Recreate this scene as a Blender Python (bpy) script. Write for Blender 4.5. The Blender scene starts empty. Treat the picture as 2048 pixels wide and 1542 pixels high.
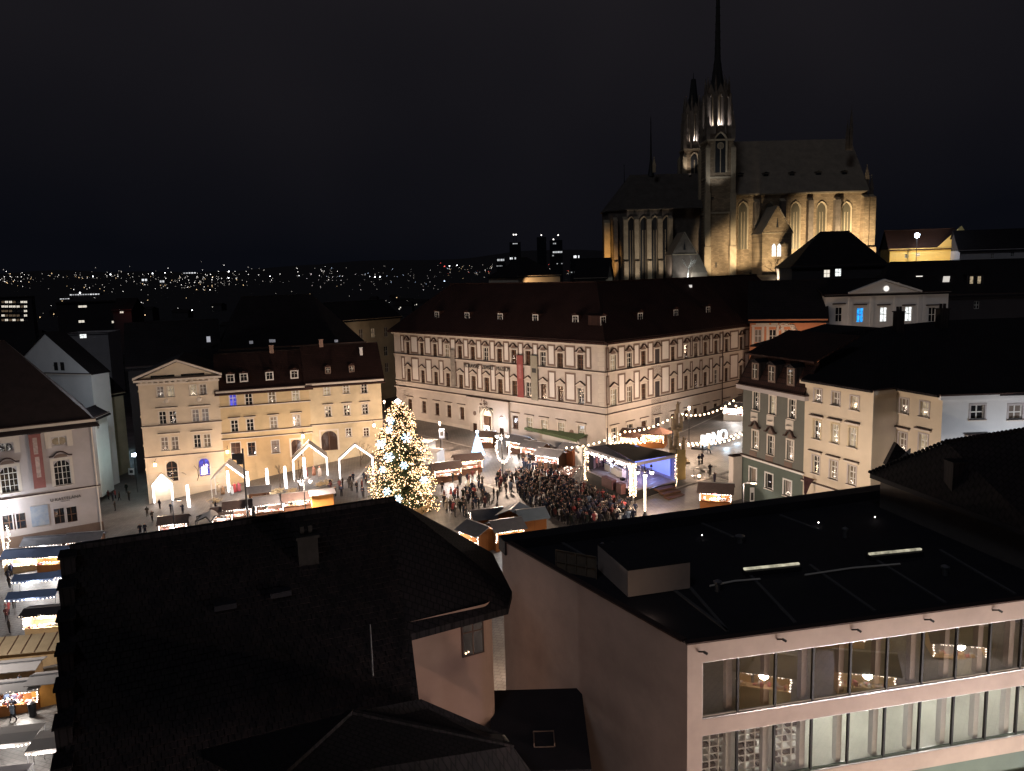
import bpy, math, random
import numpy as np
from mathutils import Vector, Matrix
random.seed(7)
sc = bpy.context.scene
COL = sc.collection
# ------------------------------------------------------------------ camera
F = 1605.0                                  # focal length in pixels of a 2048 px wide frame
ROLL = math.atan(.02818); PITCH = math.atan(229.87 / F)
CAM = np.array([0., 0., 30.])
_L = np.array([1., 0, 0]); FW = np.array([0, math.cos(PITCH), -math.sin(PITCH)]); _U = np.array([0, math.sin(PITCH), math.cos(PITCH)])
RR = _L * math.cos(ROLL) - _U * math.sin(ROLL); UU = _L * math.sin(ROLL) + _U * math.cos(ROLL)
cam_d = bpy.data.cameras.new('camera'); cam = bpy.data.objects.new('camera', cam_d); COL.objects.link(cam)
cam_d.sensor_width = 36; cam_d.lens = 36 * F / 2048; cam_d.clip_start = .5; cam_d.clip_end = 20000
cam.matrix_world = Matrix(((RR[0], UU[0], -FW[0], 0), (RR[1], UU[1], -FW[1], 0), (RR[2], UU[2], -FW[2], 30), (0, 0, 0, 1)))
sc.camera = cam
# ------------------------------------------------------------------ night sky, moonlight, exposure
world = bpy.data.worlds.new('World'); sc.world = world; world.use_nodes = True
nt = world.node_tree; nt.nodes.clear()
out = nt.nodes.new('ShaderNodeOutputWorld'); bg = nt.nodes.new('ShaderNodeBackground')
sky = nt.nodes.new('ShaderNodeTexSky'); sky.sky_type = 'NISHITA'; sky.sun_disc = False
sky.sun_elevation = math.radians(-4); sky.sun_rotation = math.radians(200)
cloud = nt.nodes.new('ShaderNodeTexNoise'); cloud.inputs['Scale'].default_value = 1.6; cloud.inputs['Detail'].default_value = 3
ramp = nt.nodes.new('ShaderNodeValToRGB'); ramp.color_ramp.elements[0].position = .38; ramp.color_ramp.elements[1].position = .95
ramp.color_ramp.elements[0].color = (.0022, .0025, .0042, 1); ramp.color_ramp.elements[1].color = (.0092, .0082, .0100, 1)
addn = nt.nodes.new('ShaderNodeMixRGB'); addn.blend_type = 'ADD'; addn.inputs[0].default_value = .012
tcw = nt.nodes.new('ShaderNodeTexCoord'); spz = nt.nodes.new('ShaderNodeSeparateXYZ'); nt.links.new(tcw.outputs['Generated'], spz.inputs[0])
elev = nt.nodes.new('ShaderNodeMapRange'); elev.inputs['From Min'].default_value = .0; elev.inputs['From Max'].default_value = .34; elev.inputs['To Min'].default_value = -.12; elev.inputs['To Max'].default_value = .34
adz = nt.nodes.new('ShaderNodeMath'); nt.links.new(spz.outputs['Z'], elev.inputs[0]); nt.links.new(elev.outputs[0], adz.inputs[0]); nt.links.new(cloud.outputs['Fac'], adz.inputs[1])
nt.links.new(adz.outputs[0], ramp.inputs['Fac']); nt.links.new(ramp.outputs['Color'], addn.inputs[1])
nt.links.new(sky.outputs['Color'], addn.inputs[2]); nt.links.new(addn.outputs[0], bg.inputs['Color'])
bg.inputs['Strength'].default_value = 1.0
nt.links.new(bg.outputs[0], out.inputs[0])
sun_d = bpy.data.lights.new('moon', 'SUN'); sun_d.energy = .12; sun_d.angle = math.radians(12); sun_d.color = (.8, .88, 1)
sun = bpy.data.objects.new('moon', sun_d); COL.objects.link(sun); sun.rotation_euler = (math.radians(40), 0, math.radians(-30))
vs = sc.view_settings; vs.view_transform = 'Standard'; vs.look = 'None'; vs.exposure = .3; vs.gamma = 1; vs.use_curve_mapping = False
cy = sc.cycles
cy.use_denoising = True; cy.denoiser = 'OPENIMAGEDENOISE'; cy.max_bounces = 6; cy.diffuse_bounces = 2; cy.glossy_bounces = 3
cy.transparent_max_bounces = 8; cy.sample_clamp_indirect = 1.5; cy.sample_clamp_direct = 0; cy.caustics_reflective = False; cy.caustics_refractive = False
cy.use_light_tree = True; cy.blur_glossy = .6
# ------------------------------------------------------------------ where a sight line meets the place
def ray(x, y):
    d = FW + RR * ((x - 1024) / F) - UU * ((y - 771) / F)
    return d / d[1]
def dep(x, y, Y): return CAM + ray(x, y) * Y
def onz(x, y, z):
    d = ray(x, y); return CAM + d * ((z - 30) / d[2])
def onplane(x, y, a, b, c):
    n = np.cross(np.array(b) - a, np.array(c) - a); d = ray(x, y)
    return CAM + d * (((np.array(a) - CAM) @ n) / (d @ n))
_P = np.array([(-55, 125, -6.3), (-5, 115, -.9), (22, 92, 2.6), (14.7, 125, .2), (-20.5, 162, .87), (41, 149, 4.4), (-42, 69, -6.5), (30, 80, 3.2)])
_A = np.c_[np.ones(8), _P[:, 0], _P[:, 1]]; _co = np.linalg.lstsq(_A, _P[:, 2], rcond=None)[0]
_K = np.exp(-((_P[:, None, :2] - _P[None, :, :2]) ** 2).sum(-1) / 2450.)
_w = np.linalg.solve(_K + .15 * np.eye(8), _P[:, 2] - _A @ _co)
def sm(a, b, x):
    t = min(1, max(0, (x - a) / (b - a))); return t * t * (3 - 2 * t)
def square_z(x, y):
    return float(_co[0] + _co[1] * x + _co[2] * y + (_w * np.exp(-((_P[:, 0] - x) ** 2 + (_P[:, 1] - y) ** 2) / 2450.)).sum())
def G(x, y):
    """height of the ground: the sloping square, the cathedral hill behind it, the low town, hills on the horizon"""
    near = square_z(max(-90, min(70, x)), max(10, min(175, y)))
    hill = 18.5 * sm(175, 232, y) * sm(-25, 15, x) * (1 - sm(330, 520, y)) * (1 - .8 * sm(110, 260, x))
    low = -14 * sm(170, 420, y) - 10 * sm(0, 300, abs(x + 5) - 70)
    far = 150 * sm(1800, 6500, y) * (1 + .25 * math.sin(x * .0011 + 1.3) + .12 * math.sin(x * .0037))
    if y < 10: low -= 0
    return near * (1 - .7 * sm(200, 500, y)) + max(hill, 0) + low * (1 - sm(175, 232, y) * sm(-25, 15, x) * (1 - sm(330, 520, y))) + far
def gp(x, y):
    d = ray(x, y); Y = 15.
    while Y < 330:
        p = CAM + d * Y
        if p[2] < G(p[0], p[1]): break
        Y += 2.
    lo, hi = Y - 2, Y
    for _ in range(14):
        m = (lo + hi) / 2; p = CAM + d * m
        if p[2] < G(p[0], p[1]): hi = m
        else: lo = m
    return CAM + d * hi
# ------------------------------------------------------------------ materials
def _new(name):
    m = bpy.data.materials.new(name); m.use_nodes = True
    return m, m.node_tree, m.node_tree.nodes['Principled BSDF']
def mat(name, c, rough=.8, var=.18, scale=1.2, bump=.0, metal=0, spec=.3, c2=None, bscale=None):
    m, t, b = _new(name)
    b.inputs['Roughness'].default_value = rough; b.inputs['Metallic'].default_value = metal
    b.inputs['Specular IOR Level'].default_value = spec
    tc = t.nodes.new('ShaderNodeTexCoord'); n = t.nodes.new('ShaderNodeTexNoise'); n.inputs['Scale'].default_value = scale
    n.inputs['Detail'].default_value = 5; n.inputs['Roughness'].default_value = .65
    r = t.nodes.new('ShaderNodeValToRGB'); r.color_ramp.elements[0].position = .3; r.color_ramp.elements[1].position = .72
    d = c2 or tuple(x * (1 - var) for x in c)
    r.color_ramp.elements[0].color = (*d, 1); r.color_ramp.elements[1].color = (*[min(1, x * (1 + var * .4)) for x in c], 1)
    t.links.new(tc.outputs['Object'], n.inputs['Vector']); t.links.new(n.outputs['Fac'], r.inputs['Fac']); t.links.new(r.outputs['Color'], b.inputs['Base Color'])
    if bump:
        n2 = t.nodes.new('ShaderNodeTexNoise'); n2.inputs['Scale'].default_value = bscale or scale * 6; n2.inputs['Detail'].default_value = 4
        bp = t.nodes.new('ShaderNodeBump'); bp.inputs['Strength'].default_value = bump; bp.inputs['Distance'].default_value = .05
        t.links.new(tc.outputs['Object'], n2.inputs['Vector']); t.links.new(n2.outputs['Fac'], bp.inputs['Height']); t.links.new(bp.outputs[0], b.inputs['Normal'])
    return m
def brickmat(name, c1, c2, mortar, w, h, rough=.85, mort=.02, rot=None, bump=.4, off=.5):
    m, t, b = _new(name); b.inputs['Roughness'].default_value = rough; b.inputs['Specular IOR Level'].default_value = .25
    tc = t.nodes.new('ShaderNodeTexCoord'); mp = t.nodes.new('ShaderNodeMapping')
    if rot: mp.inputs['Rotation'].default_value = rot
    br = t.nodes.new('ShaderNodeTexBrick'); br.offset = off
    br.inputs['Color1'].default_value = (*c1, 1); br.inputs['Color2'].default_value = (*c2, 1); br.inputs['Mortar'].default_value = (*mortar, 1)
    br.inputs['Scale'].default_value = 1; br.inputs['Brick Width'].default_value = w; br.inputs['Row Height'].default_value = h; br.inputs['Mortar Size'].default_value = mort
    n = t.nodes.new('ShaderNodeTexNoise'); n.inputs['Scale'].default_value = .35; n.inputs['Detail'].default_value = 6
    mx = t.nodes.new('ShaderNodeMixRGB'); mx.blend_type = 'MULTIPLY'; mx.inputs[0].default_value = .6
    r = t.nodes.new('ShaderNodeValToRGB'); r.color_ramp.elements[0].color = (.45, .45, .45, 1); r.color_ramp.elements[0].position = .3; r.color_ramp.elements[1].position = .7
    t.links.new(tc.outputs['Object'], mp.inputs[0]); t.links.new(mp.outputs[0], br.inputs['Vector']); t.links.new(tc.outputs['Object'], n.inputs['Vector'])
    t.links.new(n.outputs['Fac'], r.inputs['Fac']); t.links.new(br.outputs['Color'], mx.inputs[1]); t.links.new(r.outputs['Color'], mx.inputs[2])
    t.links.new(mx.outputs[0], b.inputs['Base Color'])
    bp = t.nodes.new('ShaderNodeBump'); bp.inputs['Strength'].default_value = bump; bp.inputs['Distance'].default_value = .04; bp.invert = True
    t.links.new(br.outputs['Fac'], bp.inputs['Height']); t.links.new(bp.outputs[0], b.inputs['Normal'])
    return m
def emit(name, c, s, sample=False, var=0, scale=3):
    m, t, b = _new(name)
    b.inputs['Base Color'].default_value = (*[x * .6 for x in c], 1); b.inputs['Emission Color'].default_value = (*c, 1); b.inputs['Emission Strength'].default_value = s
    if var:
        tc = t.nodes.new('ShaderNodeTexCoord'); n = t.nodes.new('ShaderNodeTexNoise'); n.inputs['Scale'].default_value = scale; n.inputs['Detail'].default_value = 3
        mr = t.nodes.new('ShaderNodeMapRange'); mr.inputs['From Min'].default_value = .35; mr.inputs['From Max'].default_value = .68
        mr.inputs['To Min'].default_value = s * (1 - var); mr.inputs['To Max'].default_value = s
        t.links.new(tc.outputs['Object'], n.inputs['Vector']); t.links.new(n.outputs['Fac'], mr.inputs[0]); t.links.new(mr.outputs[0], b.inputs['Emission Strength'])
    m.cycles.emission_sampling = 'FRONT' if sample else 'NONE'
    return m
def pane(name, tint=(.02, .02, .022), rough=.04, wav=.25, em=None, ems=0):
    m, t, b = _new(name); b.inputs['Base Color'].default_value = (*tint, 1); b.inputs['Roughness'].default_value = rough; b.inputs['Specular IOR Level'].default_value = .9
    tc = t.nodes.new('ShaderNodeTexCoord'); n = t.nodes.new('ShaderNodeTexNoise'); n.inputs['Scale'].default_value = 1.6; n.inputs['Detail'].default_value = 1
    bp = t.nodes.new('ShaderNodeBump'); bp.inputs['Strength'].default_value = wav; bp.inputs['Distance'].default_value = .06
    t.links.new(tc.outputs['Object'], n.inputs['Vector']); t.links.new(n.outputs['Fac'], bp.inputs['Height']); t.links.new(bp.outputs[0], b.inputs['Normal'])
    if em:
        n2 = t.nodes.new('ShaderNodeTexNoise'); n2.inputs['Scale'].default_value = 2.4; n2.inputs['Detail'].default_value = 2
        mr = t.nodes.new('ShaderNodeMapRange'); mr.inputs['From Min'].default_value = .35; mr.inputs['From Max'].default_value = .7; mr.inputs['To Min'].default_value = ems * .35; mr.inputs['To Max'].default_value = ems
        b.inputs['Emission Color'].default_value = (*em, 1)
        t.links.new(tc.outputs['Object'], n2.inputs['Vector']); t.links.new(n2.outputs['Fac'], mr.inputs[0]); t.links.new(mr.outputs[0], b.inputs['Emission Strength'])
        m.cycles.emission_sampling = 'NONE'
    return m
def thinglass(name, tint=(.98, .97, .94), refl=.30):
    m = bpy.data.materials.new(name); m.use_nodes = True; t = m.node_tree; t.nodes.clear()
    o = t.nodes.new('ShaderNodeOutputMaterial'); tr = t.nodes.new('ShaderNodeBsdfTransparent'); gl = t.nodes.new('ShaderNodeBsdfGlossy'); mx = t.nodes.new('ShaderNodeMixShader'); fr = t.nodes.new('ShaderNodeFresnel')
    ad = t.nodes.new('ShaderNodeMath'); ad.inputs[1].default_value = refl; ad.use_clamp = True
    tr.inputs['Color'].default_value = (*tint, 1); gl.inputs['Roughness'].default_value = .01; fr.inputs['IOR'].default_value = 1.5
    ge = t.nodes.new('ShaderNodeNewGeometry'); iv = t.nodes.new('ShaderNodeMath'); iv.operation = 'SUBTRACT'; iv.inputs[0].default_value = 1; ml = t.nodes.new('ShaderNodeMath'); ml.operation = 'MULTIPLY'
    t.links.new(ge.outputs['Backfacing'], iv.inputs[1]); t.links.new(fr.outputs[0], ad.inputs[0]); t.links.new(ad.outputs[0], ml.inputs[0]); t.links.new(iv.outputs[0], ml.inputs[1]); t.links.new(ml.outputs[0], mx.inputs[0]); t.links.new(tr.outputs[0], mx.inputs[1]); t.links.new(gl.outputs[0], mx.inputs[2]); t.links.new(mx.outputs[0], o.inputs[0])
    return m
def ocolor(name, rough=.85):
    m, t, b = _new(name); oi = t.nodes.new('ShaderNodeObjectInfo'); t.links.new(oi.outputs['Color'], b.inputs['Base Color']); b.inputs['Roughness'].default_value = rough; b.inputs['Specular IOR Level'].default_value = .2
    return m
M = {}
M['plaster'] = mat('pale_plaster', (.60, .54, .49), .9, .16, .35, .12)
M['plaster_panel'] = mat('white_panel_plaster', (.78, .75, .72), .9, .1, .5, .08)
M['taupe'] = mat('taupe_trim', (.20, .145, .12), .85, .15, 1.0)
M['trim_dark'] = mat('dark_cornice_sheet', (.06, .035, .03), .7, .2, 2)
M['cornice'] = mat('cornice_plaster', (.68, .62, .55), .9, .12, .8)
M['ochre'] = mat('ochre_plaster', (.62, .49, .30), .9, .2, .3, .12)
M['ochre_low'] = mat('deep_ochre_plaster', (.56, .40, .22), .9, .2, .35, .12)
M['cream'] = mat('cream_plaster', (.66, .57, .45), .9, .16, .3, .12)
M['sand'] = mat('sand_plaster', (.64, .54, .37), .9, .26, .25, .15)
M['grey_plaster'] = mat('grey_plaster', (.50, .46, .46), .9, .14, .3, .12)
M['white_plaster'] = mat('white_plaster', (.72, .72, .72), .9, .1, .3, .1)
M['green_plaster'] = mat('grey_green_plaster', (.15, .155, .14), .9, .15, .4, .1)
M['green_low'] = mat('green_plaster', (.12, .15, .13), .9, .15, .4, .1)
M['orange_plaster'] = mat('orange_plaster', (.62, .26, .14), .9, .15, .4, .1)
M['pink_wall'] = mat('rendered_wall', (.49, .395, .35), .85, .26, .22, .06)
M['rose_wall'] = mat('rosy_render', (.40, .27, .22), .9, .18, .3, .1)
M['roof'] = brickmat('roof_tiles', (.060, .026, .021), (.044, .02, .017), (.018, .009, .008), .3, .32, .8, .03, bump=.8)
M['roof_dark'] = brickmat('dark_roof_tiles', (.024, .018, .021), (.016, .013, .016), (.006, .005, .006), .3, .32, .85, .03, bump=.8)
M['roof_metal'] = mat('dark_roof_sheet', (.026, .024, .03), .75, .2, .6, spec=.15)
M['wood'] = brickmat('hut_planks', (.34, .13, .035), (.28, .105, .03), (.10, .035, .012), 4.0, .16, .7, .012, bump=.5)
M['wood_dark'] = mat('dark_wood', (.10, .05, .03), .75, .3, 2)
M['wood_pale'] = mat('pale_wood', (.52, .36, .19), .7, .2, 2)
M['hut_roof'] = mat('hut_roof_felt', (.15, .15, .165), .75, .2, 1.5, .2)
M['hut_roof_brown'] = mat('hut_roof_shingle', (.09, .065, .06), .8, .25, 2, .3)
M['canvas_blue'] = mat('blue_canvas', (.13, .19, .34), .8, .15, 1)
M['canvas_grey'] = mat('grey_canvas', (.36, .34, .33), .8, .12, .8)
M['canvas_green'] = mat('green_canvas', (.12, .17, .09), .85, .15, .8)
M['canvas_black'] = mat('black_canvas', (.03, .027, .027), .75, .25, .6, .1)
M['stage_grey'] = mat('grey_stage_skin', (.30, .28, .30), .7, .15, .7, .1)
M['white_paint'] = mat('white_paint', (.75, .74, .72), .6, .08, 2)
M['window_frame'] = mat('white_window_frame', (.70, .68, .64), .6, .08, 2)
M['brown_frame'] = mat('brown_window_frame', (.13, .07, .045), .6, .2, 2)
M['iron'] = mat('black_iron', (.018, .018, .02), .5, .2, 3, metal=.3)
M['steel'] = mat('brushed_steel', (.45, .45, .47), .35, .15, 3, metal=.9)
M['stone'] = brickmat('cathedral_stone', (.36, .26, .165), (.23, .165, .105), (.20, .155, .11), .9, .42, .95, .03, (math.pi / 2, 0, 0), .8)
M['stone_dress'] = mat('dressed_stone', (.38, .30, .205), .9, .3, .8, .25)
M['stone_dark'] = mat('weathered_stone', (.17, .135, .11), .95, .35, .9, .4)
M['church_roof'] = mat('church_roof_slate', (.27, .22, .17), .8, .25, .5, .2)
M['slate'] = mat('slate', (.02, .02, .022), .6, .3, .8)
M['glass'] = pane('dark_window_glass')
M['glass_brown'] = pane('brown_window_glass', (.045, .022, .014), .12)
M['glass_curtain'] = pane('curtained_glass', (.20, .165, .14), .25, .2)
M['glass_dim'] = pane('dimly_lit_glass', (.08, .06, .045), .1, .2, (1, .7, .42), .14)
M['glass_glow'] = pane('glowing_window_glass', (.1, .085, .07), .1, .2, (1, .78, .5), .42)  # glow put into the pane: lit rooms and mirrored bulb glitter
M['glass_white'] = pane('white_lit_glass', (.2, .2, .2), .1, .2, (.95, 1, .98), 1.6)
M['glass_blue'] = pane('blue_lit_glass', (.02, .02, .1), .1, .2, (.16, .16, 1), .75)
M['glass_cyan'] = pane('cyan_lit_glass', (.02, .1, .2), .1, .2, (.02, .35, 1), 1.6)
M['glass_far'] = emit('far_window_light', (1, .92, .78), .8)
M['glass_church'] = pane('leaded_glass', (.10, .085, .06), .35, .5)
M['thin_glass'] = thinglass('glazing')
M['led'] = emit('led_white', (1, .92, .88), 5.5)
M['led_cool'] = emit('led_cool', (.62, .8, 1), 9)
M['bulb'] = emit('warm_bulb', (1, .68, .40), 9)
M['bulb_soft'] = emit('fairy_light', (1, .60, .31), 5.5)
M['bulb_white'] = emit('white_bulb', (1, .84, .70), 5)
M['lamp_globe'] = emit('lamp_glass', (1, .90, .82), 5)
M['lamp_warm'] = emit('warm_lamp_glass', (1, .72, .45), 4)
M['lamp_blue'] = emit('cold_lamp_glass', (.72, .85, 1), 30)
M['flake'] = emit('snowflake_light', (.50, .77, 1), 3.2)
M['goods'] = mat('stall_goods', (.66, .56, .48), .7, .75, 5, c2=(.16, .10, .08))
M['goods_white'] = mat('pale_goods', (.72, .70, .68), .6, .6, 5, c2=(.16, .17, .2))
M['needles'] = mat('fir_needles', (.035, .05, .022), .8, .4, 2)
M['bark'] = mat('bark', (.08, .055, .04), .9, .3, 4)
M['cobble'] = None
M['city_white'] = emit('city_light_white', (1, .95, .9), 2.6)
M['city_dim'] = emit('city_light_dim', (1, .9, .8), .7)
M['city_bright'] = emit('city_light_bright', (.95, .97, 1), 9)
M['city_warm'] = emit('city_light_warm', (1, .68, .36), 1.8)
M['city_blue'] = emit('city_light_blue', (.6, .75, 1), 2.6)
M['city_red'] = emit('city_light_red', (1, .12, .1), 2.2)
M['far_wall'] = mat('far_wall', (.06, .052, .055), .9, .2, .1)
M['far_roof'] = mat('far_roof', (.022, .016, .016), .9, .3, .2)
M['coat'] = ocolor('coat_cloth')
M['trousers'] = mat('trouser_cloth', (.022, .022, .028), .9, .2, 4)
M['skin'] = mat('skin', (.46, .27, .20), .6, .1, 6)
M['hair'] = mat('hair', (.035, .022, .015), .7, .3, 9)
M['car_paint'] = mat('dark_car_paint', (.03, .04, .05), .25, .1, 1, spec=.6)
M['rubber'] = mat('rubber', (.012, .012, .012), .8, .1, 3)
M['red_cloth'] = mat('red_cloth', (.30, .085, .08), .8, .25, 1.5)
M['grey_green_cloth'] = mat('olive_cloth', (.33, .31, .25), .8, .2, 1.5)
M['print_dark'] = mat('dark_print', (.05, .05, .05), .7, .4, 2)
M['stripe'] = mat('paving_strip', (.34, .32, .30), .8, .2, 1)
# ------------------------------------------------------------------ mesh helpers
class MB:
    def __init__(s): s.v = []; s.f = []; s.m = []; s.X = None
    def add(s, pts, faces, mi=0):
        b = len(s.v)
        s.v += [tuple(s.X @ Vector(p)) if s.X else tuple(p) for p in pts]
        s.f += [tuple(b + i for i in f) for f in faces]; s.m += [mi] * len(faces)
        return s
    def box(s, x0, x1, y0, y1, z0, z1, mi=0):
        return s.add([(x0, y0, z0), (x1, y0, z0), (x1, y1, z0), (x0, y1, z0), (x0, y0, z1), (x1, y0, z1), (x1, y1, z1), (x0, y1, z1)],
                     [(0, 3, 2, 1), (4, 5, 6, 7), (0, 1, 5, 4), (1, 2, 6, 5), (2, 3, 7, 6), (3, 0, 4, 7)], mi)
    def cbox(s, c, d, mi=0):
        return s.box(c[0] - d[0] / 2, c[0] + d[0] / 2, c[1] - d[1] / 2, c[1] + d[1] / 2, c[2] - d[2] / 2, c[2] + d[2] / 2, mi)
    def poly(s, pts, mi=0): return s.add(pts, [tuple(range(len(pts)))], mi)
    def slab(s, pts, e, mi=0):
        """a polygon thickened by the vector e"""
        n = len(pts); e = np.array(e, float); q = [tuple(np.array(p, float) + e) for p in pts]
        fs = [tuple(range(n)), tuple(range(2 * n - 1, n - 1, -1))] + [(i, (i + 1) % n + 0, (i + 1) % n + n, i + n) for i in range(n)]
        return s.add(list(map(tuple, pts)) + q, fs, mi)
    def bar(s, a, b, w, h=None, mi=0):
        a = Vector(a); b = Vector(b); h = h or w; d = (b - a).normalized()
        u = d.cross(Vector((0, 0, 1))); u = Vector((1, 0, 0)) if u.length < 1e-4 else u.normalized(); v = u.cross(d)
        P = [p + u * (sx * w / 2) + v * (sy * h / 2) for p in (a, b) for sx, sy in ((-1, -1), (1, -1), (1, 1), (-1, 1))]
        return s.add(P, [(0, 1, 2, 3), (7, 6, 5, 4), (0, 4, 5, 1), (1, 5, 6, 2), (2, 6, 7, 3), (3, 7, 4, 0)], mi)
    def tube(s, pts, r, n=6, mi=0):
        pts = [Vector(p) for p in pts]; rs = r if isinstance(r, (list, tuple)) else [r] * len(pts); V = []
        for i, p in enumerate(pts):
            d = (pts[min(i + 1, len(pts) - 1)] - pts[max(i - 1, 0)]); d = d.normalized() if d.length else Vector((0, 0, 1))
            u = d.cross(Vector((0, 0, 1))); u = Vector((1, 0, 0)) if u.length < 1e-3 else u.normalized(); w = u.cross(d)
            V += [p + (u * math.cos(k * 2 * math.pi / n) + w * math.sin(k * 2 * math.pi / n)) * rs[i] for k in range(n)]
        fs = [(i * n + k, i * n + (k + 1) % n, (i + 1) * n + (k + 1) % n, (i + 1) * n + k) for i in range(len(pts) - 1) for k in range(n)]
        fs += [tuple(range(n - 1, -1, -1)), tuple(range((len(pts) - 1) * n, len(pts) * n))]
        return s.add(V, fs, mi)
    def lathe(s, prof, n=10, c=(0, 0, 0), mi=0, ph=0):
        V = []
        for r, z in prof: V += [(c[0] + r * math.cos(ph + k * 2 * math.pi / n), c[1] + r * math.sin(ph + k * 2 * math.pi / n), c[2] + z) for k in range(n)]
        fs = [(i * n + k, i * n + (k + 1) % n, (i + 1) * n + (k + 1) % n, (i + 1) * n + k) for i in range(len(prof) - 1) for k in range(n)]
        fs += [tuple(range(n - 1, -1, -1)), tuple(range((len(prof) - 1) * n, len(prof) * n))]
        return s.add(V, fs, mi)
    def octa(s, c, r, mi=0):
        x, y, z = c
        return s.add([(x + r, y, z), (x - r, y, z), (x, y + r, z), (x, y - r, z), (x, y, z + r), (x, y, z - r)],
                     [(0, 2, 4), (2, 1, 4), (1, 3, 4), (3, 0, 4), (2, 0, 5), (1, 2, 5), (3, 1, 5), (0, 3, 5)], mi)
    def ball(s, c, r, n=8, mi=0):
        return s.lathe([(max(.01, r * math.sin(math.pi * i / 6)), -r * math.cos(math.pi * i / 6)) for i in range(7)], n, c, mi)
    def mesh(s, name, mats, smooth=False):
        me = bpy.data.meshes.new(name); me.from_pydata(s.v, [], s.f); me.update()
        for m in (mats if isinstance(mats, (list, tuple)) else [mats]): me.materials.append(M[m] if isinstance(m, str) else m)
        if any(s.m): me.polygons.foreach_set('material_index', s.m)
        if smooth: me.polygons.foreach_set('use_smooth', [True] * len(me.polygons))
        return me
    def build(s, name, mats, parent=None, loc=None, rz=0, smooth=False):
        return place(name, s.mesh(name, mats, smooth), parent, loc, rz)
def place(name, me, parent=None, loc=None, rz=0, scale=None):
    o = bpy.data.objects.new(name, me); COL.objects.link(o)
    if parent is not None: o.parent = parent
    if loc is not None: o.location = tuple(loc)
    if rz: o.rotation_euler = (0, 0, rz)
    if scale: o.scale = scale
    return o
def tag(o, label=None, cat=None, group=None, kind=None):
    if label: o['label'] = label
    if cat: o['category'] = cat
    if group: o['group'] = group
    if kind: o['kind'] = kind
    return o
def thing(name, label, cat, loc=(0, 0, 0), rz=0, group=None):
    return tag(place(name, None, None, loc, rz), label, cat, group)
def lamp(parent, loc, power, color=(1, .74, .5), size=.25, spot=None, rot=None, blend=.4, name='lamp_light'):
    d = bpy.data.lights.new(name, 'SPOT' if spot else 'POINT'); d.energy = power; d.color = color; d.shadow_soft_size = size
    if spot: d.spot_size = math.radians(spot); d.spot_blend = blend
    o = bpy.data.objects.new(name, d); COL.objects.link(o); o.location = tuple(loc)
    if parent is not None: o.parent = parent
    if rot is not None: o.rotation_mode = 'QUATERNION'; o.rotation_quaternion = Vector(rot).to_track_quat('-Z', 'Y')
    return o
WARM = (1, .66, .44); AMBER = (1, .62, .30); COOL = (.85, .92, 1); PINKISH = (1, .78, .66)
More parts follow.
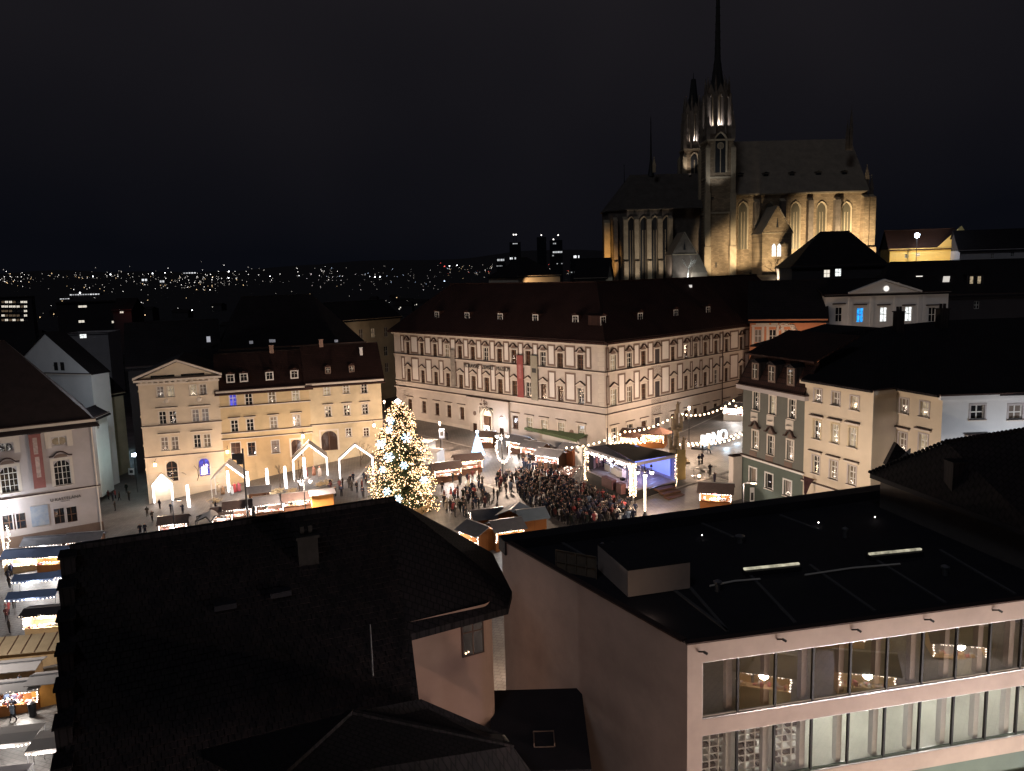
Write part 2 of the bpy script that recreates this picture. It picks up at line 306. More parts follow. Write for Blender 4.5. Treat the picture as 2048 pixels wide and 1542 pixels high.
# ================================================================== THE SETTING: one ground sheet to the horizon
def ground():
    ys = [-70, -30, 0, 15] + [20 + 2.5 * i for i in range(66)] + [190, 200, 212, 225, 240, 260, 290, 330, 380, 440, 520, 640, 800, 1000, 1300, 1700, 2200, 2900, 3800, 5000, 6500, 8500]
    V = []; Fc = []; nx = 121
    for y in ys:
        hw = max(110, 110 + (y - 180) * 1.05)
        for i in range(nx):
            t = (i / (nx - 1)) * 2 - 1; x = hw * (t * .55 + .45 * t ** 3) - 5
            V.append((x, y, G(x, y)))
    for j in range(len(ys) - 1):
        for i in range(nx - 1): a = j * nx + i; Fc.append((a, a + 1, a + nx + 1, a + nx))
    m = MB(); m.v = V; m.f = Fc; m.m = [0] * len(Fc)
    mt, t, b = _new('stone_paving'); b.inputs['Roughness'].default_value = .62; b.inputs['Specular IOR Level'].default_value = .35
    tc = t.nodes.new('ShaderNodeTexCoord'); br = t.nodes.new('ShaderNodeTexBrick'); br.inputs['Scale'].default_value = 1
    mp = t.nodes.new('ShaderNodeMapping'); mp.inputs['Rotation'].default_value = (0, 0, math.radians(28)); t.links.new(tc.outputs['Object'], mp.inputs[0])
    br.inputs['Brick Width'].default_value = .6; br.inputs['Row Height'].default_value = .4; br.inputs['Mortar Size'].default_value = .03
    br.inputs['Color1'].default_value = (.20, .185, .175, 1); br.inputs['Color2'].default_value = (.155, .145, .138, 1); br.inputs['Mortar'].default_value = (.085, .08, .076, 1)
    n = t.nodes.new('ShaderNodeTexNoise'); n.inputs['Scale'].default_value = .16; n.inputs['Detail'].default_value = 6
    r = t.nodes.new('ShaderNodeValToRGB'); r.color_ramp.elements[0].color = (.55, .55, .55, 1); r.color_ramp.elements[0].position = .35; r.color_ramp.elements[1].color = (1.25, 1.22, 1.2, 1); r.color_ramp.elements[1].position = .68
    mx = t.nodes.new('ShaderNodeMixRGB'); mx.blend_type = 'MULTIPLY'; mx.inputs[0].default_value = .9
    t.links.new(mp.outputs[0], br.inputs['Vector']); t.links.new(tc.outputs['Object'], n.inputs['Vector']); t.links.new(n.outputs['Fac'], r.inputs['Fac'])
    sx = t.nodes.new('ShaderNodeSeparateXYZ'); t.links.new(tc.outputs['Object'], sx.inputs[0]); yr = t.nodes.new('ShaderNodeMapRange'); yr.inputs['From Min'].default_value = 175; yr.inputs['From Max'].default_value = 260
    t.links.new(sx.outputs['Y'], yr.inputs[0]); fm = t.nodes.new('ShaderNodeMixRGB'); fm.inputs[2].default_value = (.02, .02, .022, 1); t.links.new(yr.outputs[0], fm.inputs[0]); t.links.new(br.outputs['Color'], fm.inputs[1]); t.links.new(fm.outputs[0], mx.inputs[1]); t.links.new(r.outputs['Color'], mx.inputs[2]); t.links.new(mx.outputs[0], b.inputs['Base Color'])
    rr = t.nodes.new('ShaderNodeMapRange'); rr.inputs['To Min'].default_value = .75; rr.inputs['To Max'].default_value = .4; t.links.new(n.outputs['Fac'], rr.inputs[0]); t.links.new(rr.outputs[0], b.inputs['Roughness'])
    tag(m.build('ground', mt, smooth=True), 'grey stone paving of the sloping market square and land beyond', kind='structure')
ground()
def strip(p0, p1, w=.45, name='paving_strip', mt='stripe', lift=.05):
    """a band of lighter paving that follows the slope"""
    a = gp(*p0); b = gp(*p1); n = max(2, int(np.linalg.norm(b - a) / 1.2)); d = (b - a)[:2] / np.linalg.norm((b - a)[:2]); q = np.array([-d[1], d[0]]) * w / 2
    m = MB(); V = []
    for i in range(n + 1):
        c = a[:2] + (b - a)[:2] * i / n
        for sgn in (-1, 1): x, y = c + q * sgn; V.append((x, y, G(x, y) + lift))
    m.add(V, [(2 * i, 2 * i + 1, 2 * i + 3, 2 * i + 2) for i in range(n)])
    return tag(m.build(name, mt), 'pale strip of paving set in the square', kind='structure')
for a, b in [((880, 990), (1160, 935)), ((965, 1000), (1015, 965)), ((700, 975), (745, 920)), ((600, 985), (780, 940)), ((930, 955), (1000, 980)), ((1260, 1005), (1440, 950)), ((1330, 985), (1480, 935)), ((1390, 935), (1478, 965))]:
    strip(a, b)
# kerb and roadway in front of the museum and up the street beside it
for a, b in [((800, 862), (985, 905)), ((1330, 880), (1470, 815))]:
    strip(a, b, .35, 'kerb', 'stripe', .12)
# ================================================================== BUILDING KIT
class Fac:
    """one upright face of a building; s runs along it left to right, y goes into the building, z is height above the root"""
    def __init__(s, root, A, B):
        s.root = root; s.A = np.array(A[:2], float); s.B = np.array(B[:2], float); d = s.B - s.A
        s.L = float(np.linalg.norm(d)); s.t = d / s.L; s.n = np.array([-s.t[1], s.t[0]]); s.ang = math.atan2(d[1], d[0])
    def at(s, px, py):
        d = ray(px, py); k = (s.A @ s.n) / (d[:2] @ s.n); p = CAM + d * k
        return float((p[:2] - s.A) @ s.t), float(p[2] - s.root.location[2])
    def loc(s, a, y, z):
        p = s.A + s.t * a + s.n * y; r = s.root.location
        return (p[0] - r[0], p[1] - r[1], z)
    def put(s, name, me, a, y, z): return place(name, me, s.root, s.loc(a, y, z), s.ang)
    def build(s, mb, name, mats, a=0, y=0, z=0): return s.put(name, mb.mesh(name, mats), a, y, z)
    def world(s, a, y, z):
        p = s.A + s.t * a + s.n * y; return (p[0], p[1], z + s.root.location[2])
def holed(L, z0, z1, rects, deep=.3, D=0, band=None):
    """a wall with real openings; rects are (centre s, centre z, width, height)"""
    m = MB(); R = [(c - w / 2, c + w / 2, z - h / 2, z + h / 2) for c, z, w, h in rects]
    xs = sorted({0, L, *[r[0] for r in R], *[r[1] for r in R]}); zs = sorted({z0, z1, *[r[2] for r in R], *[r[3] for r in R], *([band] if band else [])})
    xs = [x for x in xs if 0 <= x <= L]; zs = [z for z in zs if z0 <= z <= z1]
    for j in range(len(zs) - 1):
        run = None
        for i in range(len(xs) - 1):
            cx = (xs[i] + xs[i + 1]) / 2; cz = (zs[j] + zs[j + 1]) / 2
            hole = any(r[0] < cx < r[1] and r[2] < cz < r[3] for r in R)
            if not hole:
                if run is None: run = xs[i]
                end = xs[i + 1]
            if run is not None and (hole or i == len(xs) - 2):
                m.poly([(run, 0, zs[j]), (end, 0, zs[j]), (end, 0, zs[j + 1]), (run, 0, zs[j + 1])], 1 if band and cz < band else 0); run = None
    for a, b, c, d in R:
        m.add([(a, 0, c), (b, 0, c), (b, 0, d), (a, 0, d), (a, deep, c), (b, deep, c), (b, deep, d), (a, deep, d)], [(0, 4, 5, 1), (1, 5, 6, 2), (2, 6, 7, 3), (3, 7, 4, 0)])
    if D:
        m.add([(0, 0, z0), (0, D, z0), (0, D, z1), (0, 0, z1), (L, 0, z0), (L, D, z0), (L, D, z1), (L, 0, z1)], [(0, 3, 2, 1), (4, 5, 6, 7), (1, 2, 6, 5)])
    return m
_WC = {}
RW = random.Random(77)
def _wmesh(key, fn, mats, name):
    if key not in _WC: _WC[key] = fn().mesh(name, mats)
    return _WC[key]
def window(fac, c, z, w, h, nx=2, ny=3, frame='window_frame', glass='glass', surround=None, hood=None, sill=True, deep=.2, arch=False, head='plaster', sw=.16, transom=None):
    w = round(w, 2); h = round(h, 2)
    if glass == 'glass': glass = RW.choice(['glass', 'glass', 'glass', 'glass', 'glass_curtain', 'glass_curtain', 'glass_dim'])
    def fr():
        m = MB(); b = .07
        m.box(-w / 2, w / 2, 0, .06, -h / 2, -h / 2 + b); m.box(-w / 2, w / 2, 0, .06, h / 2 - b, h / 2)
        m.box(-w / 2, -w / 2 + b, 0, .06, -h / 2 + b, h / 2 - b); m.box(w / 2 - b, w / 2, 0, .06, -h / 2 + b, h / 2 - b)
        for i in range(1, nx): x = -w / 2 + w * i / nx; t = .055 if i * 2 == nx else .028; m.box(x - t, x + t, -.012, .05, -h / 2 + b, h / 2 - b)
        for j in range(1, ny): q = -h / 2 + h * j / ny; t = .055 if j == ny - 1 else .025; m.box(-w / 2 + b, w / 2 - b, -.006, .045, q - t, q + t)
        return m
    o = fac.put('window', _wmesh(('f', w, h, nx, ny, frame), fr, frame, 'window'), c, deep, z)
    place('glass', _wmesh(('g', w, h, glass), lambda: MB().poly([(-w / 2 + .03, .03, -h / 2 + .03), (w / 2 - .03, .03, -h / 2 + .03), (w / 2 - .03, .03, h / 2 - .03), (-w / 2 + .03, .03, h / 2 - .03)]), glass, 'glass'), o)
    if arch:
        def ah():
            m = MB(); r = w / 2; zc = h / 2 - r; a = [(r * math.cos(math.pi * i / 12), zc + r * math.sin(math.pi * i / 12)) for i in range(13)]
            for i in range(12):
                cx = w / 2 if i < 6 else -w / 2
                m.add([(a[i][0], -.08, a[i][1]), (a[i + 1][0], -.08, a[i + 1][1]), (cx, -.08, h / 2), (a[i][0], .0, a[i][1]), (a[i + 1][0], .0, a[i + 1][1])], [(0, 1, 2), (0, 3, 4, 1)])
            m.poly([(a[6][0], -.08, a[6][1]), (w / 2, -.08, h / 2), (-w / 2, -.08, h / 2)])
            return m
        place('arch_head', _wmesh(('a', w, h, head), ah, head, 'arch_head'), o)
    y0 = -deep
    if surround:
        def su():
            m = MB(); s2 = sw
            m.box(-w / 2 - s2, -w / 2, y0 - .05, y0 + .02, -h / 2, h / 2); m.box(w / 2, w / 2 + s2, y0 - .05, y0 + .02, -h / 2, h / 2)
            m.box(-w / 2 - s2, w / 2 + s2, y0 - .055, y0 + .02, h / 2, h / 2 + s2); return m
        place('surround', _wmesh(('s', w, h, surround, sw, deep), su, surround, 'surround'), o)
    if sill:
        place('sill', _wmesh(('l', w, h, deep), lambda: MB().box(-w / 2 - .16, w / 2 + .16, y0 - .16, y0 + .05, -h / 2 - .12, -h / 2 - .02).box(-w / 2 - .17, w / 2 + .17, y0 - .18, y0 + .04, -h / 2 - .018, -h / 2 + .012, 1), ['cornice', 'trim_dark'], 'sill'), o)
    if hood:
        def ho():
            m = MB(); e = h / 2 + sw + .18; W = w / 2 + .38
            if hood == 'flat':
                m.box(-W, W, y0 - .22, y0 + .02, e, e + .16); m.box(-W - .04, W + .04, y0 - .3, y0 + .02, e + .163, e + .26, 1)
            elif hood == 'pediment':
                m.box(-W, W, y0 - .2, y0 + .02, e, e + .1)
                m.slab([(-W, y0 - .02, e + .103), (W, y0 - .02, e + .103), (0, y0 - .02, e + .7)], (0, -.07, 0))
                for sg in (-1, 1):
                    m.slab([(sg * W, y0 + .01, e + .11), (0, y0 + .01, e + .72), (0, y0 + .01, e + .86), (sg * (W + .1), y0 + .01, e + .17)], (0, -.30, 0), 1)
            else:
                pts = [(-W - .06, .04), (-W * .72, .05), (-W * .55, .3), (-W * .3, .58), (0, .68), (W * .3, .58), (W * .55, .3), (W * .72, .05), (W + .06, .04)]
                for (a, b), (c2, d) in zip(pts, pts[1:]):
                    m.slab([(a, y0 + .01, e + b), (c2, y0 + .01, e + d), (c2, y0 + .01, e + d + .15), (a, y0 + .01, e + b + .15)], (0, -.3, 0), 1)
                lun = [(w * .42 * math.cos(math.pi * i / 8), e - .12 + .52 * math.sin(math.pi * i / 8)) for i in range(9)]
                m.slab([(x, y0 - .01, q) for x, q in lun], (0, -.06, 0), 2)
            return m
        place('hood', _wmesh(('h', w, h, hood, sw, deep), ho, ['cornice', 'trim_dark', 'taupe'], 'hood'), o)
    return o
def course(fac, name, z, h, out, mt='cornice', a=None, b=None, cap=True, y=0):
    a = -out if a is None else a; b = fac.L + out if b is None else b
    m = MB().box(a, b, y - out, y + .02, z, z + h)
    if cap: m.box(a - .03, b + .03, y - out - .05, y + .02, z + h + .003, z + h + .13, 1)
    return fac.build(m, name, [mt, 'trim_dark'])
def gable_roof(fac, D, z, rise, mt='roof', over=.5, a=0, b=None, name='roof', hipl=0, hipr=0, thick=.25, back=None):
    """ridge parallel to the face; hipl/hipr pull the ridge ends in"""
    b = fac.L if b is None else b; r = D / 2 if back is None else back; k = rise / r; e = z - over * k
    A0 = (a - over, -over, e); B0 = (b + over, -over, e); A1 = (a - over, D + over, e); B1 = (b + over, D + over, e)
    R0 = (a - over + (hipl + over if hipl else 0), r, z + rise); R1 = (b + over - (hipr + over if hipr else 0), r, z + rise)
    m = MB(); m.slab([A0, B0, R1, R0], (0, 0, -thick)); m.slab([B1, A1, R0, R1], (0, 0, -thick))
    if hipl: m.slab([A1, A0, R0], (0, 0, -thick))
    else: m.poly([(a, 0, z - .3), (a, D, z - .3), (a, r, z + rise - .3)], 1)
    if hipr: m.slab([B0, B1, R1], (0, 0, -thick))
    else: m.poly([(b, D, z - .3), (b, 0, z - .3), (b, r, z + rise - .3)], 1)
    m.box(R0[0], R1[0], r - .12, r + .12, z + rise - .05, z + rise + .1)
    return fac.build(m, name, [mt, 'far_wall'])
def dormer(fac, s, y, z, w=1.2, h=1.3, L=2.2, glass='glass', wall='white_paint', roof='roof', frame='window_frame'):
    o = fac.build(MB().box(-w / 2, w / 2, .05, L, 0, h, 0).box(-w / 2, w / 2, 0, .047, 0, h, 1), 'dormer', [roof, wall], s, y, z)
    MB().slab([(-w / 2 - .15, -.2, h + .02), (0, -.2, h + .38), (0, L, h + .38), (-w / 2 - .15, L, h + .02)], (0, 0, .08)).slab([(0, -.2, h + .38), (w / 2 + .15, -.2, h + .02), (w / 2 + .15, L, h + .02), (0, L, h + .38)], (0, 0, .08)).poly([(-w / 2, -.03, h), (w / 2, -.03, h), (0, -.03, h + .36)]).build('dormer_roof', roof, o)
    g = MB().box(-w / 2 + .2, w / 2 - .2, -.02, .0, .22, h - .16); g.build('glass', glass, o)
    MB().box(-.03, .03, -.05, -.022, .22, h - .16).box(-w / 2 + .2, w / 2 - .2, -.048, -.021, h * .6, h * .6 + .05).build('frame', frame, o)
    return o
def chimney(fac, s, y, z, w=.7, d=.7, h=1.6, mt='rose_wall'):
    return fac.build(MB().box(-w / 2, w / 2, -d / 2, d / 2, 0, h).box(-w / 2 - .08, w / 2 + .08, -d / 2 - .08, d / 2 + .08, h + .003, h + .12), 'chimney', mt, s, y, z)
def rootof(name, label, cat, A, z, group=None): return thing(name, label, cat, (A[0], A[1], z), 0, group)
def text_mesh(txt, size, ext=.03, mt='print_dark', sx=1):
    cu = bpy.data.curves.new('lettering', 'FONT'); cu.body = txt; cu.size = size; cu.extrude = ext; cu.align_x = 'CENTER'; cu.align_y = 'CENTER'; cu.resolution_u = 3
    o = bpy.data.objects.new('lettering', cu); COL.objects.link(o); dg = bpy.context.evaluated_depsgraph_get(); dg.update()
    me = bpy.data.meshes.new_from_object(o.evaluated_get(dg)); bpy.data.objects.remove(o); bpy.data.curves.remove(cu)
    for v in me.vertices: v.co = Vector((v.co.x * sx, -v.co.z, v.co.y))
    me.materials.clear(); me.materials.append(M[mt]); me.name = 'lettering'
    return me
# ================================================================== THE MUSEUM PALACE
MK = np.array([14.68, 125.]); ML = np.array([-24.13, 165.8]); MR = np.array([45.55, 152.96])
mus = rootof('museum_building', 'long pale baroque palace with rows of framed panels and a huge dark tiled roof', 'palace', MK, 0)
fl = Fac(mus, ML, MK); _d = (MR - MK) / np.linalg.norm(MR - MK)
_n = np.array([-fl.t[1], fl.t[0]])                     # make the two faces truly square to each other
fr_ = Fac(mus, MK, MK + _n * 62)
MZ = 18.55; WW = 1.35
def museum_face(f, cols, cols_g, end_a, end_b, skip_ground=()):
    rects = []; spec = []
    for i, s in enumerate(cols):
        spec += [(s, 15.05, WW, 2.45, 'curve'), (s, 9.5, WW, 2.6, 'pediment')]
    for s in cols_g: spec.append((s, 3.35, 1.4, 2.4, 'flat'))
    rects = [(a, b, c, d) for a, b, c, d, e in spec]
    return spec, rects
colsL = [fl.L - q for q in (51.74, 47.09, 42.9, 39.2, 35.33, 31.65, 27.98, 24.34, 20.64, 17.1, 13.52, 9.59, 5.13)]
colsR = [2.04, 6.1, 9.9, 13.66, 18.27, 22.25, 25.24, 28.34, 31.78, 35.39, 40.6, 44.5, 48.5]
gL = [c for i, c in enumerate(colsL) if i not in (5, 6, 7)]
for f, cols, cg in ((fl, colsL, gL), (fr_, colsR, colsR)):
    spec, rects = museum_face(f, cols, cg, 0, 0)
    if f is fl: rects.append((colsL[6], 3.6, 2.9, 5.2))
    wall = f.build(holed(f.L, -7, MZ, rects, .35), 'wall', 'plaster')
    for k, (s, z, w, h, hd) in enumerate(spec):
        lit = (f is fr_ and s < 7) or (f is fl and z < 12 and s > f.L - 19 and k % 3 == 1) or random.random() < .06
        gl = 'glass_brown' if not lit else random.choice(['glass', 'glass_glow', 'glass'])
        if z < 4 and f is fl and s > f.L - 18: gl = random.choice(['glass', 'glass_glow', 'glass'])
        window(f, s, z, w, h, 2, 3, 'brown_frame' if gl == 'glass_brown' else 'window_frame', gl, 'cornice', hd, True, .22, sw=.2)
    ends = [cols[0] - 3.4] + cols + [min(f.L + 1.2, cols[-1] + 3.4)]
    for a, b in zip(ends, ends[1:]):
        x0 = max(a + 1.08, .9 if f is fl else .15); x1 = min(b - 1.08, f.L - .9)
        if x1 - x0 < .6: continue
        for z0, z1 in ((14.05, 17.65), (8.45, 13.2)):
            m = MB(); w = x1 - x0; bd = .3
            for q in ((0, w, 0, bd), (0, w, z1 - z0 - bd, z1 - z0), (0, bd, bd, z1 - z0 - bd), (w - bd, w, bd, z1 - z0 - bd)): m.box(q[0], q[1], -.07, .0, q[2], q[3], 1)
            m.box(bd, w - bd, -.03, 0, bd, z1 - z0 - bd, 0)
            f.build(m, 'panel', ['plaster_panel', 'taupe'], x0, 0, z0)
    course(f, 'cornice', MZ - .75, .45, .35, cap=False); course(f, 'cornice', MZ - .28, .3, .7, cap=True)
    course(f, 'string_course', 13.55, .16, .16); course(f, 'string_course', 7.95, .12, .14); course(f, 'string_course', 6.75, .22, .28)
    f.build(MB().box(-.05, f.L + .05, -.12, .02, -7, 1.1 if f is fl else .6), 'plinth', 'cornice')
# corner quoins and rain pipe
for k in range(14):
    fl.build(MB().box(-1.2 - .25 * (k % 2), -.15, -.06, 0, .02, .66), 'quoin', 'cornice', fl.L, 0, 8.2 + k * .72)
fr_.build(MB().tube([(.12, -.32, -1), (.12, -.32, 17.9), (.12, -.75, 18.3)], .09, 8), 'rain_pipe', 'trim_dark')
fr_.build(MB().tube([(33.5, -.32, -1), (33.5, -.32, 17.9)], .09, 8), 'rain_pipe', 'trim_dark')
# the entrance: arched doorway in a shallow projecting portal, lit from within
ps = colsL[6]
por = fl.build(MB().box(-4.6, -1.9, -.45, -.005, -2, 6.5).box(1.9, 6.0, -.45, -.005, -2, 6.5).box(-1.9, 1.9, -.45, -.005, 5.4, 6.5).box(-4.9, 6.3, -.75, -.005, 6.55, 6.95).box(-5.0, 6.4, -.85, -.005, 6.953, 7.05, 1), 'portal', ['plaster', 'trim_dark'], ps, 0, 0)
m = MB(); r = 1.45; zc = 3.6
a = [(r * math.cos(math.pi * i / 14), zc + r * math.sin(math.pi * i / 14)) for i in range(15)]
for i in range(14): m.slab([(a[i][0], -.5, a[i][1]), (a[i + 1][0], -.5, a[i + 1][1]), (a[i + 1][0] * 1.2, -.5, zc + (a[i + 1][1] - zc) * 1.2), (a[i][0] * 1.2, -.5, zc + (a[i][1] - zc) * 1.2)], (0, .4, 0))
for sg in (-1, 1): m.box(sg * 1.6 - .16, sg * 1.6 + .16, -.5, -.1, -1.5, zc)
m.build('arch', 'cornice', por)
m = MB(); q = [(x, y) for x, y in a]; m.poly([(x, .3, y) for x, y in q]); m.build('fanlight', emit('fanlight_glow', (1, .82, .55), 1.6, True, .5, 3), por)
MB().box(-1.45, -.1, .3, .36, -1, zc - .05, 0).box(.1, 1.45, .3, .36, -1, zc - .05, 0).build('door_leaf', 'wood_dark', por)
MB().box(-.75, .65, -.35, -.28, -.7, 1.9).build('poster', emit('lit_poster', (1, .97, .9), 2.6, True, .35, 2), por)
MB().box(-.45, .35, -.362, -.352, .7, 1.3).build('poster_print', 'print_dark', por)
for sx in (-3.1, 4.2):
    MB().box(sx - .5, sx + .5, -.50, -.452, -.3, 2.0).build('niche', 'glass_brown', por); MB().lathe([(.01, -.05), (.42, -.05), (.42, .05), (.01, .05)], 12).build('oval', 'taupe', por, (sx, -.47, 3.9)).rotation_euler = (math.pi / 2, 0, 0)
m = MB()
for i in range(26): m.octa((random.gauss(0, .45), -.75 + random.uniform(-.1, .1), 6.1 + random.gauss(0, .45)), random.uniform(.1, .24))
m.build('carved_arms', 'taupe', por)
lamp(por, (0, -1.6, 2.4), 260, (1, .9, .78), .3); lamp(por, (4.5, -2.2, 3.0), 240, (.82, .88, 1), .3)
MB().box(4.2, 4.8, -.8, -.46, 3.4, 3.9).build('wall_lantern', 'lamp_globe', por)
fl.build(MB().lathe([(.01, -.05), (.5, -.05), (.5, .05), (.01, .05)], 12), 'medallion', 'taupe', fl.L - 7.3, 0, 3.2).rotation_euler = (math.pi / 2, 0, fl.ang)
# banners hanging down the facade and the lettering across it
def hang(x, y0, y1, w, mats, name, label):
    s, z1 = fl.at(x, y0); _, z0 = fl.at(x, y1)
    me = MB().box(-w / 2, w / 2, -.3, -.26, 0, z1 - z0); o = me.mesh(name, mats); p = fl.world(s, 0, z0)
    ob = place(name, o, None, p, fl.ang); tag(ob, label, 'banner'); MB().tube([(-w / 2 - .1, -.28, z1 - z0 + .04), (w / 2 + .1, -.28, z1 - z0 + .04)], .04).build('rod', 'iron', ob); return ob, z1 - z0
b1, h1 = hang(1041.5, 710, 794, 1.55, 'red_cloth', 'banner', 'long red vertical banner on the museum facade')
MB().box(-.35, .35, -.312, -.302, h1 * .45, h1 * .78).build('print', mat('banner_print', (.5, .2, .2), .8, .5, 2), b1)
b2, h2 = hang(1069.5, 711, 800, 1.6, 'grey_green_cloth', 'banner', 'olive grey vertical banner beside the red one')
MB().box(-.5, .5, -.312, -.302, h2 * .62, h2 * .72).build('print', 'print_dark', b2)
b3, h3 = hang(906.5, 699, 773, 1.25, mat('dark_photo_cloth', (.12, .11, .10), .8, .8, 1.1, c2=(.42, .38, .34)), 'banner', 'dark picture banner with print at the far end of the museum facade')
lt = text_mesh('MORAVSKÉ   ZEMSKÉ   MUZEUM', 1.05, .03, 'print_dark', 1.0)
s0, zt = fl.at(929, 736); s1, _ = fl.at(1021, 742)
xs = [v.co.x for v in lt.vertices]; k = (s1 - s0) / (max(xs) - min(xs))
for v in lt.vertices: v.co.x *= k
fl.put('lettering', lt, (s0 + s1) / 2, -.16, 12.65)
# the great roof over both wings
E1 = -fl.t; E2 = fr_.t
def mp(a, b, z): p = MK + E1 * a + E2 * b; return (p[0] - MK[0], p[1] - MK[1], z)
RB = 9.2; RZ = 27.6; LA = fl.L; LB = 62
ov = .95; ez = MZ - .1
m = MB(); th = (0, 0, -.3)
m.slab([mp(-ov, -ov, ez), mp(LA + ov, -ov, ez), mp(LA - 8, RB, RZ), mp(RB, RB, RZ)], th)
m.slab([mp(-ov, LB, ez), mp(-ov, -ov, ez), mp(RB, RB, RZ), mp(RB, LB, RZ)], th)
m.slab([mp(LA + ov, -ov, ez), mp(LA + ov, 2 * RB + ov, ez), mp(LA - 8, RB, RZ)], th)
m.slab([mp(LA + ov, 2 * RB + ov, ez), mp(2 * RB + ov, 2 * RB + ov, ez), mp(RB, RB, RZ), mp(LA - 8, RB, RZ)], th)
m.slab([mp(2 * RB + ov, 2 * RB + ov, ez), mp(2 * RB + ov, LB, ez), mp(RB, LB, RZ), mp(RB, RB, RZ)], th)
roof = m.build('roof', brickmat('museum_roof_tiles', (.065, .027, .022), (.05, .021, .018), (.02, .01, .009), .32, .36, .85, .03, bump=.7), mus)
m = MB().bar(mp(RB, RB, RZ + .05), mp(LA - 8, RB, RZ + .05), .35, .25).bar(mp(RB, RB, RZ + .06), mp(RB, LB, RZ + .06), .35, .25).bar(mp(-ov, -ov, ez + .08), mp(RB, RB, RZ + .03), .3, .2)
m.build('ridge_cap', 'roof', roof)
fl.build(MB().box(0, fl.L, 12, 17, -6, MZ - .4), 'rear_wall', 'far_wall')
def roof_dormer(f, px, py):
    s, _ = f.at(px, py); y = 2.2
    return dormer(f, s * 1.0, y, MZ + (y + ov) * (RZ - ez) / (RB + ov) - .45, 1.35, 1.45, 2.6, 'glass', 'white_paint', 'roof')
for x in (857, 917, 983, 1053, 1133): roof_dormer(fl, x, 655)
for x in (1228, 1302, 1373, 1437): roof_dormer(fr_, x, 645)
_q = onplane(1381, 574, *[np.array(mp(*t)) + np.array([MK[0], MK[1], 0]) for t in ((-ov, LB, ez), (-ov, -ov, ez), (RB, RB, RZ))]); MB().box(-.25, .25, -.25, .25, -.1, .4).build('roof_hatch', emit('hatch_glow', (1, .95, .9), .5), mus, (_q[0] - MK[0], _q[1] - MK[1], _q[2]))
# ================================================================== THE OCHRE ROW (left side of the square)
ROW = math.radians(17.6); A0 = np.array([-60.6, 129.0]); rd = np.array([math.cos(ROW), math.sin(ROW)])
def c6(sc_, ox, oy, pts): return [(ox + x * sc_, oy + y * sc_) for x, y in pts]
# --- the tall pedimented house
A1, B1 = A0, A0 + rd * 12.2
h1r = rootof('pedimented_house', 'cream four storey house with triangular pediment at the end of the ochre row', 'house', A1, -6.5)
f = Fac(h1r, A1, B1); q = 200 / 964.; EZ1 = 20.6
rows = [([(340, 405), (440, 400), (657, 388), (752, 382)], 1.0, 1.75, 2, 3), ([(363, 655), (461, 650), (680, 635), (773, 627)], 1.05, 2.1, 2, 3), ([(383, 905), (483, 900), (697, 880), (793, 875)], 1.05, 2.2, 2, 3)]
rects = []; W = []
for pts, w, h, nx, ny in rows:
    for p in c6(q, 250, 700, pts): s, z = f.at(*p); rects.append((s, z, w, h)); W.append((s, z, w, h, nx, ny))
d1 = f.at(250 + 455 * q, 700 + 1170 * q); d2 = f.at(250 + 765 * q, 700 + 1130 * q)
rects += [(d1[0], d1[1], 1.7, 3.4), (d2[0], d2[1], 1.7, 3.0)]
f.build(holed(f.L, -4, EZ1, rects, .3, 16), 'wall', 'cream')
for i, (s, z, w, h, nx, ny) in enumerate(W): window(f, s, z, w, h, nx, ny, glass=('glass_glow' if i in (1, 2) else 'glass'), surround='cornice', sw=.14)
window(f, d1[0], d1[1], 1.7, 3.4, 2, 3, 'brown_frame', 'glass', 'cornice', None, False, arch=True, head='cream')
window(f, d2[0], d2[1], 1.7, 3.0, 2, 2, 'brown_frame', 'glass_blue', 'cornice', None, False, arch=True, head='cream')
f.build(MB().box(-.45, .45, .12, .17, -.9, .35), 'shop_screen', emit('shop_screen', (.85, .9, 1), 3), d2[0] - .05, 0, d2[1] - .3)
for k in range(0, 12, 2):           # paired windows share a hood
    s = (W[k][0] + W[k + 1][0]) / 2; z = W[k][1] + W[k][3] / 2 + .5
    f.build(MB().box(-1.65, 1.65, -.25, .02, 0, .16).box(-1.7, 1.7, -.3, .02, .163, .22, 1), 'hood', ['cornice', 'trim_dark'], s, 0, z)
    if k < 4: f.build(MB().lathe([(.01, -.04), (.4, -.04), (.3, .06), (.01, .08)], 10), 'cartouche', 'cornice', s, -.02, W[k][1] - 1.55).rotation_euler = (math.pi / 2, 0, f.ang)
for x, y in c6(q, 250, 700, [(540, 715), (560, 1010)]): course(f, 'string_course', f.at(x, y)[1] - .15, .15, .14)
for z in (1.0, 2.0, 3.0, 4.0, 5.0): f.build(MB().box(0, f.L, -.012, .0, 0, .06), 'rustication_joint', 'sand', 0, 0, z + .02)
# pediment
cz = EZ1
course(f, 'cornice', cz - .9, .3, .2, cap=False); course(f, 'cornice', cz - .35, .35, .6)
for k in range(14): f.build(MB().box(-.16, .16, -.5, -.0, 0, .22), 'modillion', 'cornice', .5 + k * (f.L - 1) / 13, 0, cz - .585)
f.build(MB().slab([(0, -.1, cz + .08), (f.L, -.1, cz + .08), (f.L / 2, -.1, cz + 2.6)], (0, .3, 0)), 'tympanum', 'cream')
for a, b in (((-.7, cz + .05), (f.L / 2, cz + 2.75)), ((f.L / 2, cz + 2.75), (f.L + .7, cz + .05))):
    f.build(MB().slab([(a[0], -.75, a[1]), (b[0], -.75, b[1]), (b[0], -.75, b[1] + .35), (a[0], -.75, a[1] + .35)], (0, .8, 0)).slab([(a[0], -.8, a[1] + .355), (b[0], -.8, b[1] + .355), (b[0], -.8, b[1] + .42), (a[0], -.8, a[1] + .42)], (0, .85, 0), 1), 'raking_cornice', ['cornice', 'trim_dark'])
